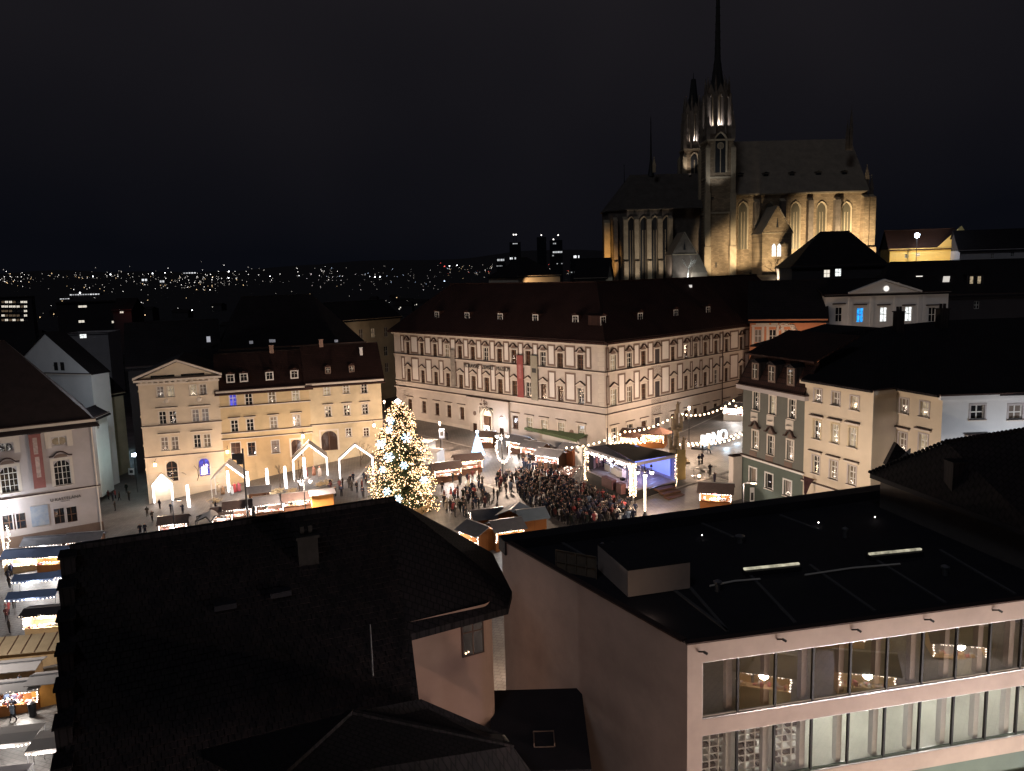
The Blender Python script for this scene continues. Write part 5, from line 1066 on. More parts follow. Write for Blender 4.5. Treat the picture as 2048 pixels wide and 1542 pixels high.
# glazing: panes, dark mullions, ledge; rooms behind
pxs = [1405, 1478, 1553, 1628, 1702, 1775, 1845, 1912, 1978, 2040, 2100, 2160]
ss = [f.at(x, 1385)[0] for x in pxs]
for zt, zb, tag2 in ((z1t, z1b, 1), (z2t, z2b, 2)):
    for i in range(len(ss) - 1):
        a, b = ss[i], ss[i + 1]
        o = f.build(MB().box(a + .05, b - .05, .16, .175, zb + .12, zt - .05), 'pane', 'thin_glass')
        MB().box(a + .05, b - .05, .12, .2, zb + .06, zb + .12).build('sash', 'cornice' if tag2 == 1 else 'green_low', o)
        f.build(MB().box(b - .05, b + .05, .08, .22, zb, zt), 'mullion', 'iron')
        f.build(MB().box(b - .42, b - .14, .42, .75, zb, zt), 'column', 'pink_wall' if tag2 == 1 else 'white_plaster')
    f.build(MB().box(s0 - .06, s0 + .04, .05, .25, zb, zt).box(s0, ss[-1], .05, .25, zt - .05, zt + .02).box(s0, ss[-1], .02, .3, zb - .05, zb + .06), 'glazing_frame', 'steel')
fl_t = mat('room_floor', (.30, .27, .22), .35, .2, .6); fl_w = mat('pale_room_floor', (.62, .64, .58), .4, .12, .5)
f.build(MB().box(.3, f.L, .4, 8, z1b - .3, z1b - .05, 0).box(.3, f.L, 8, 8.2, z1b - .05, z1t + .08, 1).box(.3, f.L, .4, 8, z1t + .083, z1t + .15, 1), 'upper_room', [fl_t, mat('room_wall', (.36, .31, .22), .8, .2, .4)])
f.build(MB().box(.3, f.L, .4, 7, z2b - .3, z2b - .05, 0).box(.3, f.L, 7, 7.2, z2b - .05, z2t + .2, 1).box(.3, f.L, .4, 7, z2t + .203, z2t + .3, 1), 'lower_room', [fl_w, 'white_plaster'])
f.build(MB().box(8, f.L, 3, 3.2, -4, z2b - .6).box(6, f.L, .4, 3, z2b - .9, z2b - .6), 'ground_room', 'green_low')
# shelving and stacked racks behind the first three lower panes
for i in range(3):
    a, b = ss[i] + .25, ss[i + 1] - .2; m = MB()
    for k in range(7): z = z2b + .2 + k * .36; m.box(a, b, .7, 1.1, z, z + .05)
    for k in range(4): x = a + (b - a) * k / 3; m.box(x - .03, x + .03, .68, 1.12, z2b, z2t - .2)
    for k in range(16): x = random.uniform(a, b - .3); z = z2b + .25 + random.randint(0, 6) * .36; m.box(x, x + random.uniform(.15, .35), .72, 1.05, z, z + random.uniform(.1, .28), 1)
    f.build(m, 'shelf', ['white_paint', 'trim_dark'])
for i in range(4): s = 5 + i * 5.2; o = f.build(MB().lathe([(.05, 0), (.22, .02), (.22, .08), (.05, .1)], 10), 'ceiling_lamp', 'lamp_globe', s, 3.2, z2t + .09); lamp(o, (0, 0, -.25), 225, (1, .97, .88), .3)
for i in range(3): s = 7 + i * 6; o = f.build(MB().lathe([(.04, 0), (.16, .02), (.16, .08), (.04, .1)], 10), 'ceiling_lamp', 'lamp_warm', s, 4.5, z1t - .03); lamp(o, (0, 0, -.25), 38, (1, .80, .48), .25)
o = f.build(MB().lathe([(.04, 0), (.16, .02), (.16, .08), (.04, .1)], 10), 'ceiling_lamp', 'lamp_warm', 16, 1.6, z2b - .75); lamp(o, (0, 0, -.25), 160, (.85, 1, .9), .25)
for x, y in ((1397, 1303), (1554, 1278), (1703, 1259), (1848, 1239), (1984, 1220)):
    s, z = f.at(x, y); f.build(MB().bar((0, 0, 0), (.12, -.25, .1), .06).bar((.12, -.25, .1), (.28, -.3, .0), .1), 'facade_spot', 'iron', s, -.02, z)
# ================================================================== THE ROUND CORNERED HOUSE WITH THE BIG BLACK ROOF (left foreground)
R1 = onz(140, 1098, 17.5); R2 = onz(790, 1000, 17.5); E4 = onz(822, 1268, 12.5)
E5 = onplane(838, 1400, R1, R2, E4); N1 = onplane(128, 1620, R1, R2, E4)
E3 = onz(1016, 1216, 12.5); E2 = onz(1024, 1183, 12.9); E1 = onz(985, 1106, 13.6); E0 = onz(900, 1058, 15.2)
bh = rootof('corner_house', 'big black tiled roof of the rounded corner house in the left foreground', 'house', (R2[0], R2[1]), 0)
o0 = np.array([R2[0], R2[1], 0.])
def B(p): return tuple(np.array(p) - o0)
m = MB(); th = (0, 0, -.35)
m.slab([B(R1), B(N1), B(E5), B(E4), B(R2)], th)
m.slab([B(R2), B(E4), B(E3)], th); m.slab([B(R2), B(E3), B(E2)], th); m.slab([B(R2), B(E2), B(E1)], th); m.slab([B(R2), B(E1), B(E0)], th)
bk = np.array([-.412, .911, 0]) * 7 + np.array([0, 0, -4.6]); m.slab([B(R2), B(np.array(R2) + bk), B(np.array(R1) + bk), B(R1)], th); m.slab([B(R2), B(E0), B(np.array(R2) + bk)], th)
m.build('roof', 'roof_dark', bh)
MB().bar(B(np.array(R1) + [0, 0, .08]), B(np.array(R2) + [0, 0, .08]), .35, .25).build('ridge_cap', 'roof_dark', bh)
# the rosy wall under the eave, curved at its right end
inn = np.array([-.35, .25, 0]); c0 = np.array([E4[0] - .1, E4[1] + .5]); c1 = np.array([E3[0] - .75, E3[1] - .1]); mid = (c0 + c1) / 2
dv = (c1 - c0) / np.linalg.norm(c1 - c0); nv = np.array([dv[1], -dv[0]])
prof = [tuple(c0 + (c1 - c0) * t) for t in np.linspace(0, .86, 8)]
r0 = c0 + (c1 - c0) * .86
for k in range(1, 9): a = k / 8 * math.pi * .55; R = 1.5; prof.append(tuple(r0 + dv * R * math.sin(a) * .55 - nv * R * (1 - math.cos(a)) * .55))
prof.append(tuple(np.array(prof[-1]) + np.array([-3.0, 4.5])))
m = MB()
for (x0, y0), (x1, y1) in zip(prof, prof[1:]): m.poly([B((x0, y0, -2)), B((x1, y1, -2)), B((x1, y1, 12.9)), B((x0, y0, 12.9))])
me = m.build('wall', 'rose_wall', bh)
wf = Fac(bh, c0, c1); s, z = wf.at(945, 1272)
w_ = wf.build(MB().box(-.55, .55, -.04, .02, -.95, .95).box(-.62, .62, -.07, .0, -1.02, -.953, 1).box(-.62, -.553, -.07, 0, -.95, .95, 1).box(.553, .62, -.07, 0, -.95, .95, 1), 'window', ['glass', 'trim_dark'], s, 0, z)
MB().box(-.03, .03, -.06, -.041, -.95, .95).box(-.55, .55, -.06, -.042, .25, .31).build('frame', 'brown_frame', w_); MB().octa((-.45, -.1, -.8), .06).octa((-.3, -.1, -.76), .05).build('window_lamp', 'lamp_warm', w_)
# stepped gable on the left, chimney, roof hatches, lightning rod
gd = (np.array(N1) - np.array(R1))
for k in range(7):
    p = np.array(R1) + gd * (.06 + k * .135); MB().box(-.3, .3, -.55, .6, -.7, .32).box(-.38, .38, -.62, .68, .323, .42).build('gable_step', 'roof_dark', bh, B(p + np.array([-.05, 0, 0])), math.radians(24))
p = onplane(615, 1115, R1, R2, E4); MB().box(-.5, .5, -.4, .4, -.8, 1.1).box(-.58, .58, -.48, .48, 1.103, 1.25).box(-.3, -.1, -.15, .15, 1.25, 1.7).box(.1, .3, -.15, .15, 1.25, 1.7).build('chimney', mat('sooty_plaster', (.035, .03, .028), .9, .4, 2), bh, B(p), math.radians(24))
for x, y in ((450, 1210), (560, 1185)): p = onplane(x, y, R1, R2, E4); MB().box(-.5, .5, -.4, .4, -.1, .16).build('roof_hatch', 'roof_metal', bh, B(p), math.radians(24))
p = onplane(746, 1355, R1, R2, E4); MB().tube([(0, 0, -.5), (0, 0, 2.6)], [.05, .03], 6).build('lightning_rod', 'steel', bh, B(p))
# lit strip on the far verge of the ridge, put in as paler tiles
for k in range(46):
    t = .28 + k * .0125; p = np.array(R1) * (1 - t) + np.array(R2) * t + bk * .05
    MB().slab([(-.09, -.1, 0), (.09, -.1, 0), (.09, .5, -.32), (-.09, .5, -.32)], (0, 0, .05)).build('ridge_tile', 'roof', bh, B(p + np.array([0, 0, .1])), math.radians(24))
# ---- low roof in front of it, and the yard between the houses
P0 = dep(700, 1425, 29); P1 = onz(1025, 1492, 10.2); P2 = dep(540, 1570, 22.5); P3 = onz(1075, 1560, 8.5); P4 = dep(840, 1640, 21); P5 = dep(842, 1398, 33)
lw = rootof('low_front_roof', 'low black roof in front of the rosy wall at the bottom of the frame', 'roof', (P0[0], P0[1]), 0)
o0 = np.array([P0[0], P0[1], 0.])
MB().slab([B(P0), B(P2), B(P4), B(P3), B(P1)], (0, 0, -.3)).slab([B(P0), B(P1), B(dep(1010, 1470, 36)), B(P5)], (0, 0, -.3)).slab([B(P0), B(P5), B(dep(400, 1500, 30)), B(P2)], (0, 0, -.3)).build('roof_planes', 'roof_dark', lw)
MB().bar(B(P0), B(P1), .25, .2).bar(B(P0), B(P2), .25, .2).build('hip_tiles', 'roof_dark', lw)
p = onz(1075, 1480, 6.5)
sh = rootof('yard_shed', 'dark shed with a small framed skylight in the gap between the houses', 'shed', (p[0], p[1]), 0); 
MB().box(-2.2, 2.4, -1, 4, 0, 5.6).slab([(-2.4, -1.2, 5.5), (2.6, -1.2, 5.5), (2.6, 4.2, 6.8), (-2.4, 4.2, 6.8)], (0, 0, .12), 1).build('shed_body', ['far_wall', 'roof_metal'], sh)
MB().box(-.2, .9, .2, .26, 5.9, 6.0).box(-.2, .9, 1.2, 1.26, 6.15, 6.25).box(-.2, -.14, .2, 1.26, 5.95, 6.2).box(.84, .9, .2, 1.26, 5.95, 6.2).build('skylight_frame', 'taupe', sh)
# ================================================================== THE DARK EAVE AND ROOF AT THE RIGHT EDGE
Z = 15.2
q0 = onz(1740, 946, Z); q1 = onz(2090, 1075, Z); q2 = onz(1800, 918, Z + 1.2); q3 = dep(1893, 884, 50); q4 = dep(2100, 852, 46)
dr = rootof('dark_eaved_house', 'black roofed house with ragged ridge tiles at the right edge', 'house', (q0[0], q0[1]), 0); o0 = np.array([q0[0], q0[1], 0.])
MB().slab([B(q0), B(q1), B(q4), B(q3)], (0, 0, -.25)).build('roof', 'roof_dark', dr)
MB().bar(B(q0 + np.array([.1, 0, -.2])), B(q1 + np.array([.1, 0, -.2])), .25, .3).build('gutter', 'roof_metal', dr)
w0 = q0 + np.array([.9, .3, -.3]); w1 = q1 + np.array([.6, .9, -.3])
MB().poly([B((w0[0], w0[1], 0)), B((w1[0], w1[1], 0)), B(w1), B(w0)]).slab([B((w0[0], w0[1], 0)), B((w0[0] + 6, w0[1] + 8, 0)), B((w0[0] + 6, w0[1] + 8, w0[2])), B(w0)], (.1, 0, 0)).build('wall', mat('dark_plaster', (.14, .12, .11), .9), dr)  # wall in one even dark grey-brown
for t in np.linspace(0, 1, 22): p = q0 * (1 - t) + q3 * t; MB().lathe([(.13, 0), (.15, .12), (.05, .2)], 6).build('ridge_tile', 'roof_dark', dr, B(p))
for t in np.linspace(0, 1, 26): p = q3 * (1 - t) + q4 * t; MB().lathe([(.13, -.05), (.15, .1), (.05, .18)], 6).build('ridge_tile', 'roof_dark', dr, B(p))
p = onz(1912, 905, 18.0); MB().box(-.55, .55, -.5, .5, -2, .35).box(-.62, .62, -.57, .57, .353, .45).build('chimney', 'roof_dark', dr, B(onplane(1915, 935, q0, q1, q3)))
p = dep(1797, 925, 62); MB().slab([(-1.3, -.6, 0), (1.3, -.6, 0), (0, .4, 1.5)], (0, .5, 0)).build('porch_roof', 'roof_dark', dr, B(p))
# rows of tiles on the near slope of the black corner roof: too many to pick apart, one mesh
_o = np.array([R2[0], R2[1], 0.]); ux = (np.array(R2) - np.array(R1)); Lx = float(np.linalg.norm(ux)); ux = ux / Lx
dn = np.array(E4) - np.array(R2); dn = dn - ux * (dn @ ux); Ld = float(np.linalg.norm(dn)); dn = dn / Ld; nn = np.cross(dn, ux); nn = nn * (1 if nn[2] > 0 else -1)
m = MB(); rg = random.Random(4); eR = (np.array(E4) - np.array(R2)) @ ux / Ld
for j in range(62):
    d = .15 + j * .3
    for i in range(int((Lx + 6) / .26)):
        x = -1 + i * .26 + (.13 if j % 2 else 0)
        p = np.array(R1) + ux * x + dn * d
        if x > Lx + d * eR - .3: continue
        gl = np.array(N1) - np.array(R1); xl = (gl @ ux) / max(1e-6, gl @ dn) * d
        if x < xl + .3: continue
        q = p - _o + nn * (.035 + rg.uniform(-.02, .022)) + ux * rg.uniform(-.012, .012); a = q - ux * .115; b = q + ux * .115
        m.add([tuple(a), tuple(b), tuple(b + dn * .32 + nn * .045), tuple(a + dn * .32 + nn * .045), tuple(b + dn * .32), tuple(a + dn * .32)], [(0, 1, 2, 3), (3, 2, 4, 5)])
tag(m.build('roof_tiles', brickmat('old_tiles', (.030, .021, .022), (.014, .011, .013), (.008, .006, .007), .31, .37, .7, .0, bump=.0), bh), kind='stuff')

# vents and ducts on the flat roof
for x, y, w, h in ((1435, 1182, .3, .45), (1330, 1120, .22, .5), (1480, 1085, .4, .35), (1690, 1075, .25, .5), (1890, 1150, .3, .4), (1205, 1110, .2, .6)):
    p = onz(x, y, MRZ - .55); MB().lathe([(w * .5, 0), (w * .5, h), (w * .8, h + .02), (w * .8, h + .1), (.05, h + .2)], 10).build('roof_vent', 'steel', mod, rel(p))
for x0, y0, x1, y1 in ((1420, 1172, 1520, 1158), (1610, 1150, 1800, 1128)):
    MB().tube([rel(onz(x0, y0, MRZ - .45)), rel(onz((x0 + x1) / 2, (y0 + y1) / 2 - 3, MRZ - .42)), rel(onz(x1, y1, MRZ - .45))], .06).build('roof_cable', 'cornice', mod)
# ================================================================== LAMPS
def three_arm_lamp(x, yb, yt, label, power=2600, color=(1, .74, .56), led=False):
    p = gp(x, yb); h = float(dep(x, yt, p[1])[2] - p[2]); r = thing('street_lamp', label, 'street lamp', p, .4, 'three armed street lamps')
    MB().lathe([(.28, 0), (.3, .25), (.16, .5), (.09, .9), (.07, h - .3), (.12, h - .2), (.05, h + .5), (.01, h + .8)], 8).build('pole', 'iron', r)
    for k in range(3):
        a = k * 2 * math.pi / 3; c, s = math.cos(a), math.sin(a); R = .95
        MB().tube([(0, 0, h - .4), (c * R * .5, s * R * .5, h + .15), (c * R, s * R, h + .05), (c * R, s * R, h - .2)], .045).build('arm', 'iron', r)
        MB().lathe([(.06, 0), (.26, -.08), (.24, -.12)], 8, (c * R, s * R, h - .15)).build('lamp_shade', 'iron', r)
        MB().lathe([(.23, -.12), (.24, -.25), (.16, -.45), (.03, -.52)], 8, (c * R, s * R, h - .15)).build('lamp_glass', 'lamp_globe', r)
    lamp(r, (0, 0, h - 1.1), power * 1.3, color, .5)
    if led: MB().lathe([(.11, .6), (.13, h * .5), (.1, h - .5)], 8).build('light_wrap', emit('pole_wrap_light_%d' % x, (1, .82, .6), 5, False, .5, 4), r)
    return r, h
def wall_lantern(fac, x, y, label, power=900, color=(1, .68, .44), out=1.6):
    power *= .5
    s, z = fac.at(x, y); d = ray(x, y); p = np.array(fac.world(s, 0, z)); k = 1 - out * 1.4 / p[1]; q = CAM + (p - CAM) * k
    r = thing('wall_lantern', label, 'lantern', q, fac.ang, 'warm lanterns on the house fronts')
    MB().bar((0, 0, .45), (0, out * 1.25, .55), .05).build('bracket', 'iron', r)
    MB().box(-.18, .18, -.18, .18, -.28, .25).build('lamp_glass', 'lamp_warm', r); MB().lathe([(.32, .253), (.05, .48)], 4, ph=math.pi / 4).build('cap', 'iron', r)
    lamp(r, (0, -.35, -.1), power, color, .3)
    return r
f1 = Fac(h1r, A1, B1)
wall_lantern(f1, 310, 929, 'warm lantern on the pedimented house, left of its arched door', 1500)
wall_lantern(f1, 407, 945, 'warm lantern below the blue lit arch of the pedimented house', 1300)
wall_lantern(f2, 455, 903, 'warm lantern at the left end of the ochre house', 1800)
wall_lantern(f2, 606, 872, 'warm lantern by the arched door of the ochre house', 1800)
wall_lantern(f3, 748, 850, 'warm lantern at the end of the sand coloured house', 900)
def post_lantern(x, yb, yt, label, power, color=(1, .70, .50)):
    power *= 1.05
    p = gp(x, yb); h = float(dep(x, yt, p[1])[2] - p[2]); r = thing('post_lantern', label, 'street lamp', p, 0, 'single post lanterns')
    MB().lathe([(.16, 0), (.14, .4), (.07, .6), (.05, h - .4)], 8).build('pole', 'iron', r); MB().lathe([(.14, h - .35), (.24, h + .2)], 4, ph=.6).build('lamp_glass', 'lamp_warm', r); MB().lathe([(.3, h + .203), (.04, h + .45)], 4, ph=.6).build('cap', 'iron', r)
    lamp(r, (-.45, -.5, h), power, color, .4); return r
post_lantern(882, 905, 846, 'single lantern post by the museum left of the entrance', 4200)
post_lantern(1378, 890, 816, 'single lantern post on the street right of the museum', 3800)
post_lantern(771, 850, 803, 'lantern in the side street behind the lit fir', 1500)
three_arm_lamp(1290, 1035, 940, 'three armed lamp with its post wrapped in lights in front of the stage', 2300, led=True)
three_arm_lamp(1006, 962, 868, 'three armed lamp carrying the heart of lights before the museum', 5200)
three_arm_lamp(612, 1035, 958, 'three armed lamp among the gabled light frames', 7800)
three_arm_lamp(12, 1130, 1015, 'three armed lamp at the left edge with a light wrapped heart', 1000, (.92, .95, 1), led=True)
# lamps of the streets around the foreground houses
def road_lamp(p, h, power, color, label):
    r = thing('road_lamp', label, 'street lamp', p, 0, 'road lamps between the foreground houses'); MB().lathe([(.12, 0), (.07, h)], 8).bar((0, 0, h), (.9, 0, h + .15), .07).build('pole', 'iron', r)
    MB().box(.6, 1.2, -.14, .14, h + .02, h + .14).build('lamp_head', 'iron', r); MB().box(.65, 1.15, -.1, .1, h - .03, h + .015).build('lamp_glass', 'lamp_warm', r); lamp(r, (.9, -.1, h - .35), power, color, .25)
road_lamp((6, 17, -1), 7, 1500, (1, .66, .50), 'road lamp in the lane below the viewpoint'); road_lamp((-4, 56, -1.5), 8, 3600, (1, .72, .52), 'road lamp at the market end of the lane'); road_lamp((22, 22, 0), 8, 800, (1, .66, .5), 'road lamp in front of the glass house')
road_lamp((44, 64, 3), 9, 1150, (.88, .92, 1), 'cold road lamp before the white house'); road_lamp((-44, 100, -5), 7, 560, (.95, .92, .95), 'cool road lamp before the theatre')
p = gp(241, 905); r = thing('alley_lamp', 'cold blue white lamp in the dark alley beside the theatre', 'street lamp', p); h = float(dep(241, 866, p[1])[2] - p[2])
MB().tube([(0, 0, 0), (0, 0, h)], [.1, .07]).build('pole', 'iron', r); MB().box(-.4, .4, -.3, .3, h - .25, h + .3).build('lamp_glass', 'lamp_blue', r); lamp(r, (-.5, -.8, h), 330, (.5, .85, .95), .3)
p = gp(275, 985); r = thing('alley_lamp', 'small cold lamp on the side of the pedimented house', 'street lamp', p); h = float(dep(274, 910, p[1])[2] - p[2])
MB().tube([(0, 0, 0), (0, 0, h)], .06).build('pole', 'iron', r); MB().box(-.25, .25, -.25, .25, h - .2, h + .25).build('lamp_glass', 'lamp_blue', r); lamp(r, (-.4, -.5, h), 120, (.6, 1, .85), .3)
road_lamp((20.5, 70, 2), 8.5, 3900, (1, .78, .60), 'unseen road lamp added behind the glass house to light the house fronts'); road_lamp((-50.5, 67, -7), 9, 2900, (1, .92, .86), 'unseen tall white lamp added to brighten the near market roofs')  # two unseen lamps added: one for the house fronts, one for stall roofs
# ================================================================== STALLS
def bulbs_along(m, a, b, n, sag=.12, r=.085, jit=.03):
    for i in range(n + 1):
        t = i / n; m.octa((a[0] + (b[0] - a[0]) * t + random.gauss(0, jit), a[1] + (b[1] - a[1]) * t + random.gauss(0, jit), a[2] + (b[2] - a[2]) * t - sag * math.sin(t * math.pi * max(1, round(n / 8))) ** 2), r)
def hut(label, p, rz, w=3.2, d=2.4, h=2.2, roofm='hut_roof', wallm='wood', goods='goods', power=140, color=(1, .86, .68), closed=False, ridge='x', bulb='bulb_white', group='market huts', rise=.7, sheet=True, nb=14):
    r = thing('market_hut', label, 'market stall', p, rz, group)
    zb = -.8
    MB().box(-w / 2, w / 2, d / 2 - .06, d / 2, zb, h).build('back_wall', wallm, r)
    for sg in (-1, 1): MB().box(sg * w / 2 - .03, sg * w / 2 + .03, -d / 2, d / 2 - .063, zb, h).build('side_wall', wallm, r)
    if closed: MB().box(-w / 2 + .04, w / 2 - .04, -d / 2, -d / 2 + .06, zb, h).build('shutter', wallm, r)
    else:
        MB().box(-w / 2 + .04, w / 2 - .04, -d / 2 - .25, -d / 2 + .35, .92, 1.0).box(-w / 2 + .04, w / 2 - .04, -d / 2, -d / 2 + .05, zb, .917).build('counter', wallm, r)
        m = MB()
        for i in range(34):
            x = random.uniform(-w / 2 + .15, w / 2 - .25); z = random.choice([1.0, 1.0, 1.0, 1.35, 1.7]); y = -d / 2 + random.uniform(-.2, .2) if z < 1.1 else d / 2 - .35
            m.box(x, x + random.uniform(.1, .28), y, y + .2, z, z + random.uniform(.1, .3), random.randint(0, 3))
        for z in (1.32, 1.68): m.box(-w / 2 + .1, w / 2 - .1, d / 2 - .4, d / 2 - .1, z, z + .03, 3)
        tag(m.build('goods', [goods, 'goods_white', 'red_cloth', 'wood_pale'], r), kind='stuff')
        m = MB(); bulbs_along(m, (-w / 2 - .2, -d / 2 - .42, h - .05), (w / 2 + .2, -d / 2 - .42, h - .05), nb); 
        for sg in (-1, 1): bulbs_along(m, (sg * w / 2, -d / 2 - .1, h - .2), (sg * w / 2, -d / 2 - .1, 1.0), 5, 0)
        tag(m.build('light_string', bulb, r), kind='stuff')
        MB().bar((-w / 2 + .3, -d / 2 + .3, h - .12), (w / 2 - .3, -d / 2 + .3, h - .12), .1, .06).build('strip_lamp', 'led', r)
        color = tuple(.5 + .5 * q for q in color)
        MB().box(-w / 2 + .05, w / 2 - .05, d / 2 - .09, d / 2 - .065, 1.0, h - .05).build('lining', 'goods_white', r); MB().box(-w * .3, w * .3, -d / 2 - .06, -d / 2 - .02, h - .32, h - .06).build('sign_board', random.choice(['white_paint', 'wood_pale', 'red_cloth']), r)
        lamp(r, (0, -d / 2 - .1, h - .3), power * 3.2, color, .3); lamp(r, (0, .1, h - .25), power * 2.4, color, .3)
    o = .35
    if ridge == 'x':
        R = [[(-w / 2 - o, -d / 2 - o - .2, h - .1), (w / 2 + o, -d / 2 - o - .2, h - .1), (w / 2 + o, 0, h + rise), (-w / 2 - o, 0, h + rise)], [(w / 2 + o, d / 2 + o, h - .1), (-w / 2 - o, d / 2 + o, h - .1), (-w / 2 - o, 0, h + rise), (w / 2 + o, 0, h + rise)]]
        gb = [[(sg * w / 2, -d / 2, h), (sg * w / 2, d / 2, h), (sg * w / 2, 0, h + rise - .12)] for sg in (-1, 1)]
    else:
        R = [[(-w / 2 - o, d / 2 + o, h - .1), (-w / 2 - o, -d / 2 - o, h - .1), (0, -d / 2 - o, h + rise), (0, d / 2 + o, h + rise)], [(w / 2 + o, -d / 2 - o, h - .1), (w / 2 + o, d / 2 + o, h - .1), (0, d / 2 + o, h + rise), (0, -d / 2 - o, h + rise)]]
        gb = [[(-w / 2, sg * d / 2, h), (w / 2, sg * d / 2, h), (0, sg * d / 2, h + rise - .12)] for sg in (-1, 1)]
    for k in R: MB().slab(k, (0, 0, .07)).build('roof_panel', roofm, r)
    for k in gb: MB().poly(k).build('gable', wallm, r)
    a, b = R[0][2], R[0][3]; MB().bar(a[:2] + (a[2] + .09,), b[:2] + (b[2] + .09,), .22, .04).build('ridge_cap', 'steel', r)
    return r
RA_ = math.radians
# the cluster of wooden huts in the middle foreground
hut('wooden hut with white lit counter nearest the black roof', gp(958, 1098), RA_(-50), 3.4, 2.6, 2.3, goods='goods_white', power=220, color=(1, .97, .95))
hut('wooden hut with colourful lit counter beside the modern roof', gp(1012, 1090), RA_(20), 3.2, 2.8, 2.3, power=170, color=(1, .93, .9))
hut('low wooden hut behind the colourful one, bulbs along its eave', gp(975, 1062), RA_(-165), 3.4, 2.6, 2.0, power=120)
hut('taller hut with blue grey roof and blank plank side, left of the pair', gp(1030, 1062), RA_(70), 2.8, 3.0, 2.3, closed=True, ridge='x', roofm=mat('blue_grey_felt', (.15, .19, .23), .7, .15, 1.2))
hut('hut with blue grey roof and bright orange plank end next to the crowd', gp(1062, 1068), RA_(18), 2.9, 2.6, 2.3, closed=True, ridge='x', roofm=mat('blue_grey_felt_two', (.15, .19, .23), .7, .15, 1.2))
# right of the tree
hut('brown roofed hut with rosy lit sweets right of the tree', gp(893, 960), RA_(17), 4.0, 2.6, 2.1, 'hut_roof_brown', 'wood_dark', 'goods', 260, (1, .72, .6), bulb='bulb', nb=20)
hut('brown roofed hut with amber lit counter before the glowing cone', gp(936, 945), RA_(17), 3.9, 2.6, 2.3, 'hut_roof_brown', 'wood_dark', 'goods', 260, (1, .72, .42), bulb='bulb', nb=20)
hut('round lit stall near the museum door', gp(975, 893), RA_(-20), 2.8, 2.2, 2.0, 'hut_roof_brown', 'wood_dark', 'goods', 150, (1, .68, .55), bulb='bulb')
for k, (x, y, lab) in enumerate([(1042, 905, 'first hut of the bright row below the museum, beside the heart lamp'), (1072, 917, 'second hut of the bright row below the museum'), (1103, 934, 'white lit hut at the end of the bright row, wares heaped in front')]):
    hut(lab, gp(x, y), RA_(-43 + k * 4), 4.0, 2.4, 2.1, 'hut_roof', 'wood_dark', 'goods_white' if k == 2 else 'goods', 330, (1, .97, .98) if k == 2 else (1, .82, .66), nb=22)
hut('closed red brown booth at the right end of the bright row', gp(1142, 928), RA_(-43), 2.2, 2.0, 2.6, 'hut_roof', mat('red_brown_boards', (.36, .11, .04), .7, .15, 2), closed=True)
# green roofed long pavilion behind that row
pa = gp(1032, 873); pb_ = gp(1160, 905); L = float(np.linalg.norm((pb_ - pa)[:2])); an = math.atan2(*(pb_ - pa)[1::-1])
r = thing('green_pavilion', 'long low pavilion with green canvas roof against the museum wall', 'pavilion', pa, an)
MB().box(0, L, 0, 3, -1.5, 2.3).build('wall', 'white_plaster', r); MB().slab([(-.3, -.6, 2.25), (L + .3, -.6, 2.25), (L + .3, 3.2, 3.2), (-.3, 3.2, 3.2)], (0, 0, .1)).build('roof', 'canvas_green', r)
MB().box(0, L, -.62, -.6, 1.85, 2.24).build('valance', 'canvas_green', r)
r = thing('advert_pillar', 'white advert board standing between the booth and the stage', 'sign board', gp(1158, 932), RA_(-40)); MB().box(-.65, .65, -.1, .1, 0, 3.1).build('board', 'white_paint', r); MB().lathe([(.01, 0), (.15, 0), (.15, .02), (.01, .02)], 10).build('emblem', 'print_dark', r, (0, -.13, 2.1)).rotation_euler = (math.pi / 2, 0, 0)
# left row behind the black roof
hut('small hut with brown roof and white lit wares at the left of the row', gp(350, 1066), RA_(15), 3.6, 2.6, 1.9, 'hut_roof_brown', 'wood_dark', 'goods_white', 260, (.95, .97, 1))
hut('red sided hut with rosy lit counter behind the dark mast', gp(478, 1040), RA_(17), 3.6, 2.8, 2.2, 'hut_roof_brown', 'wood_dark', 'goods', 260, (1, .83, .72))
hut('grey roofed hut with white lit shop window', gp(540, 1030), RA_(17), 3.8, 3.0, 2.2, 'hut_roof', 'wood_dark', 'goods_white', 300, (1, .98, .97))
hut('long stall with cold lit pale wares beside the orange box', gp(600, 1018), RA_(17), 4.4, 2.2, 1.8, 'hut_roof_brown', 'wood_dark', 'goods_white', 330, (.93, .98, 1), nb=18)
hut('plain orange plank box with grey roof at the end of the left row', gp(645, 1016), RA_(20), 3.0, 2.4, 2.5, 'hut_roof', mat('orange_boards', (.44, .20, .05), .7, .15, 2), closed=True, rise=.25)
hut('low brown roofed stall between the pale canopy and the dark mast', gp(447, 1050), RA_(16), 2.6, 2.2, 2.0, 'hut_roof_brown', 'wood_dark', 'goods', 240, (1, .88, .78))
hut('little white lit stall at the back of the left row', gp(520, 1006), RA_(196), 3.0, 2.0, 2.0, 'hut_roof', 'wood_dark', 'goods_white', 220, (1, .96, .92))
hut('closed white booth between the fir and the museum lantern', gp(866, 925), RA_(-30), 3.2, 2.2, 2.2, 'canvas_grey', 'white_paint', closed=True, rise=.15)
hut('second closed white booth nearer the side street', gp(852, 905), RA_(-30), 2.8, 2.0, 2.2, 'canvas_grey', 'white_paint', closed=True, rise=.15)
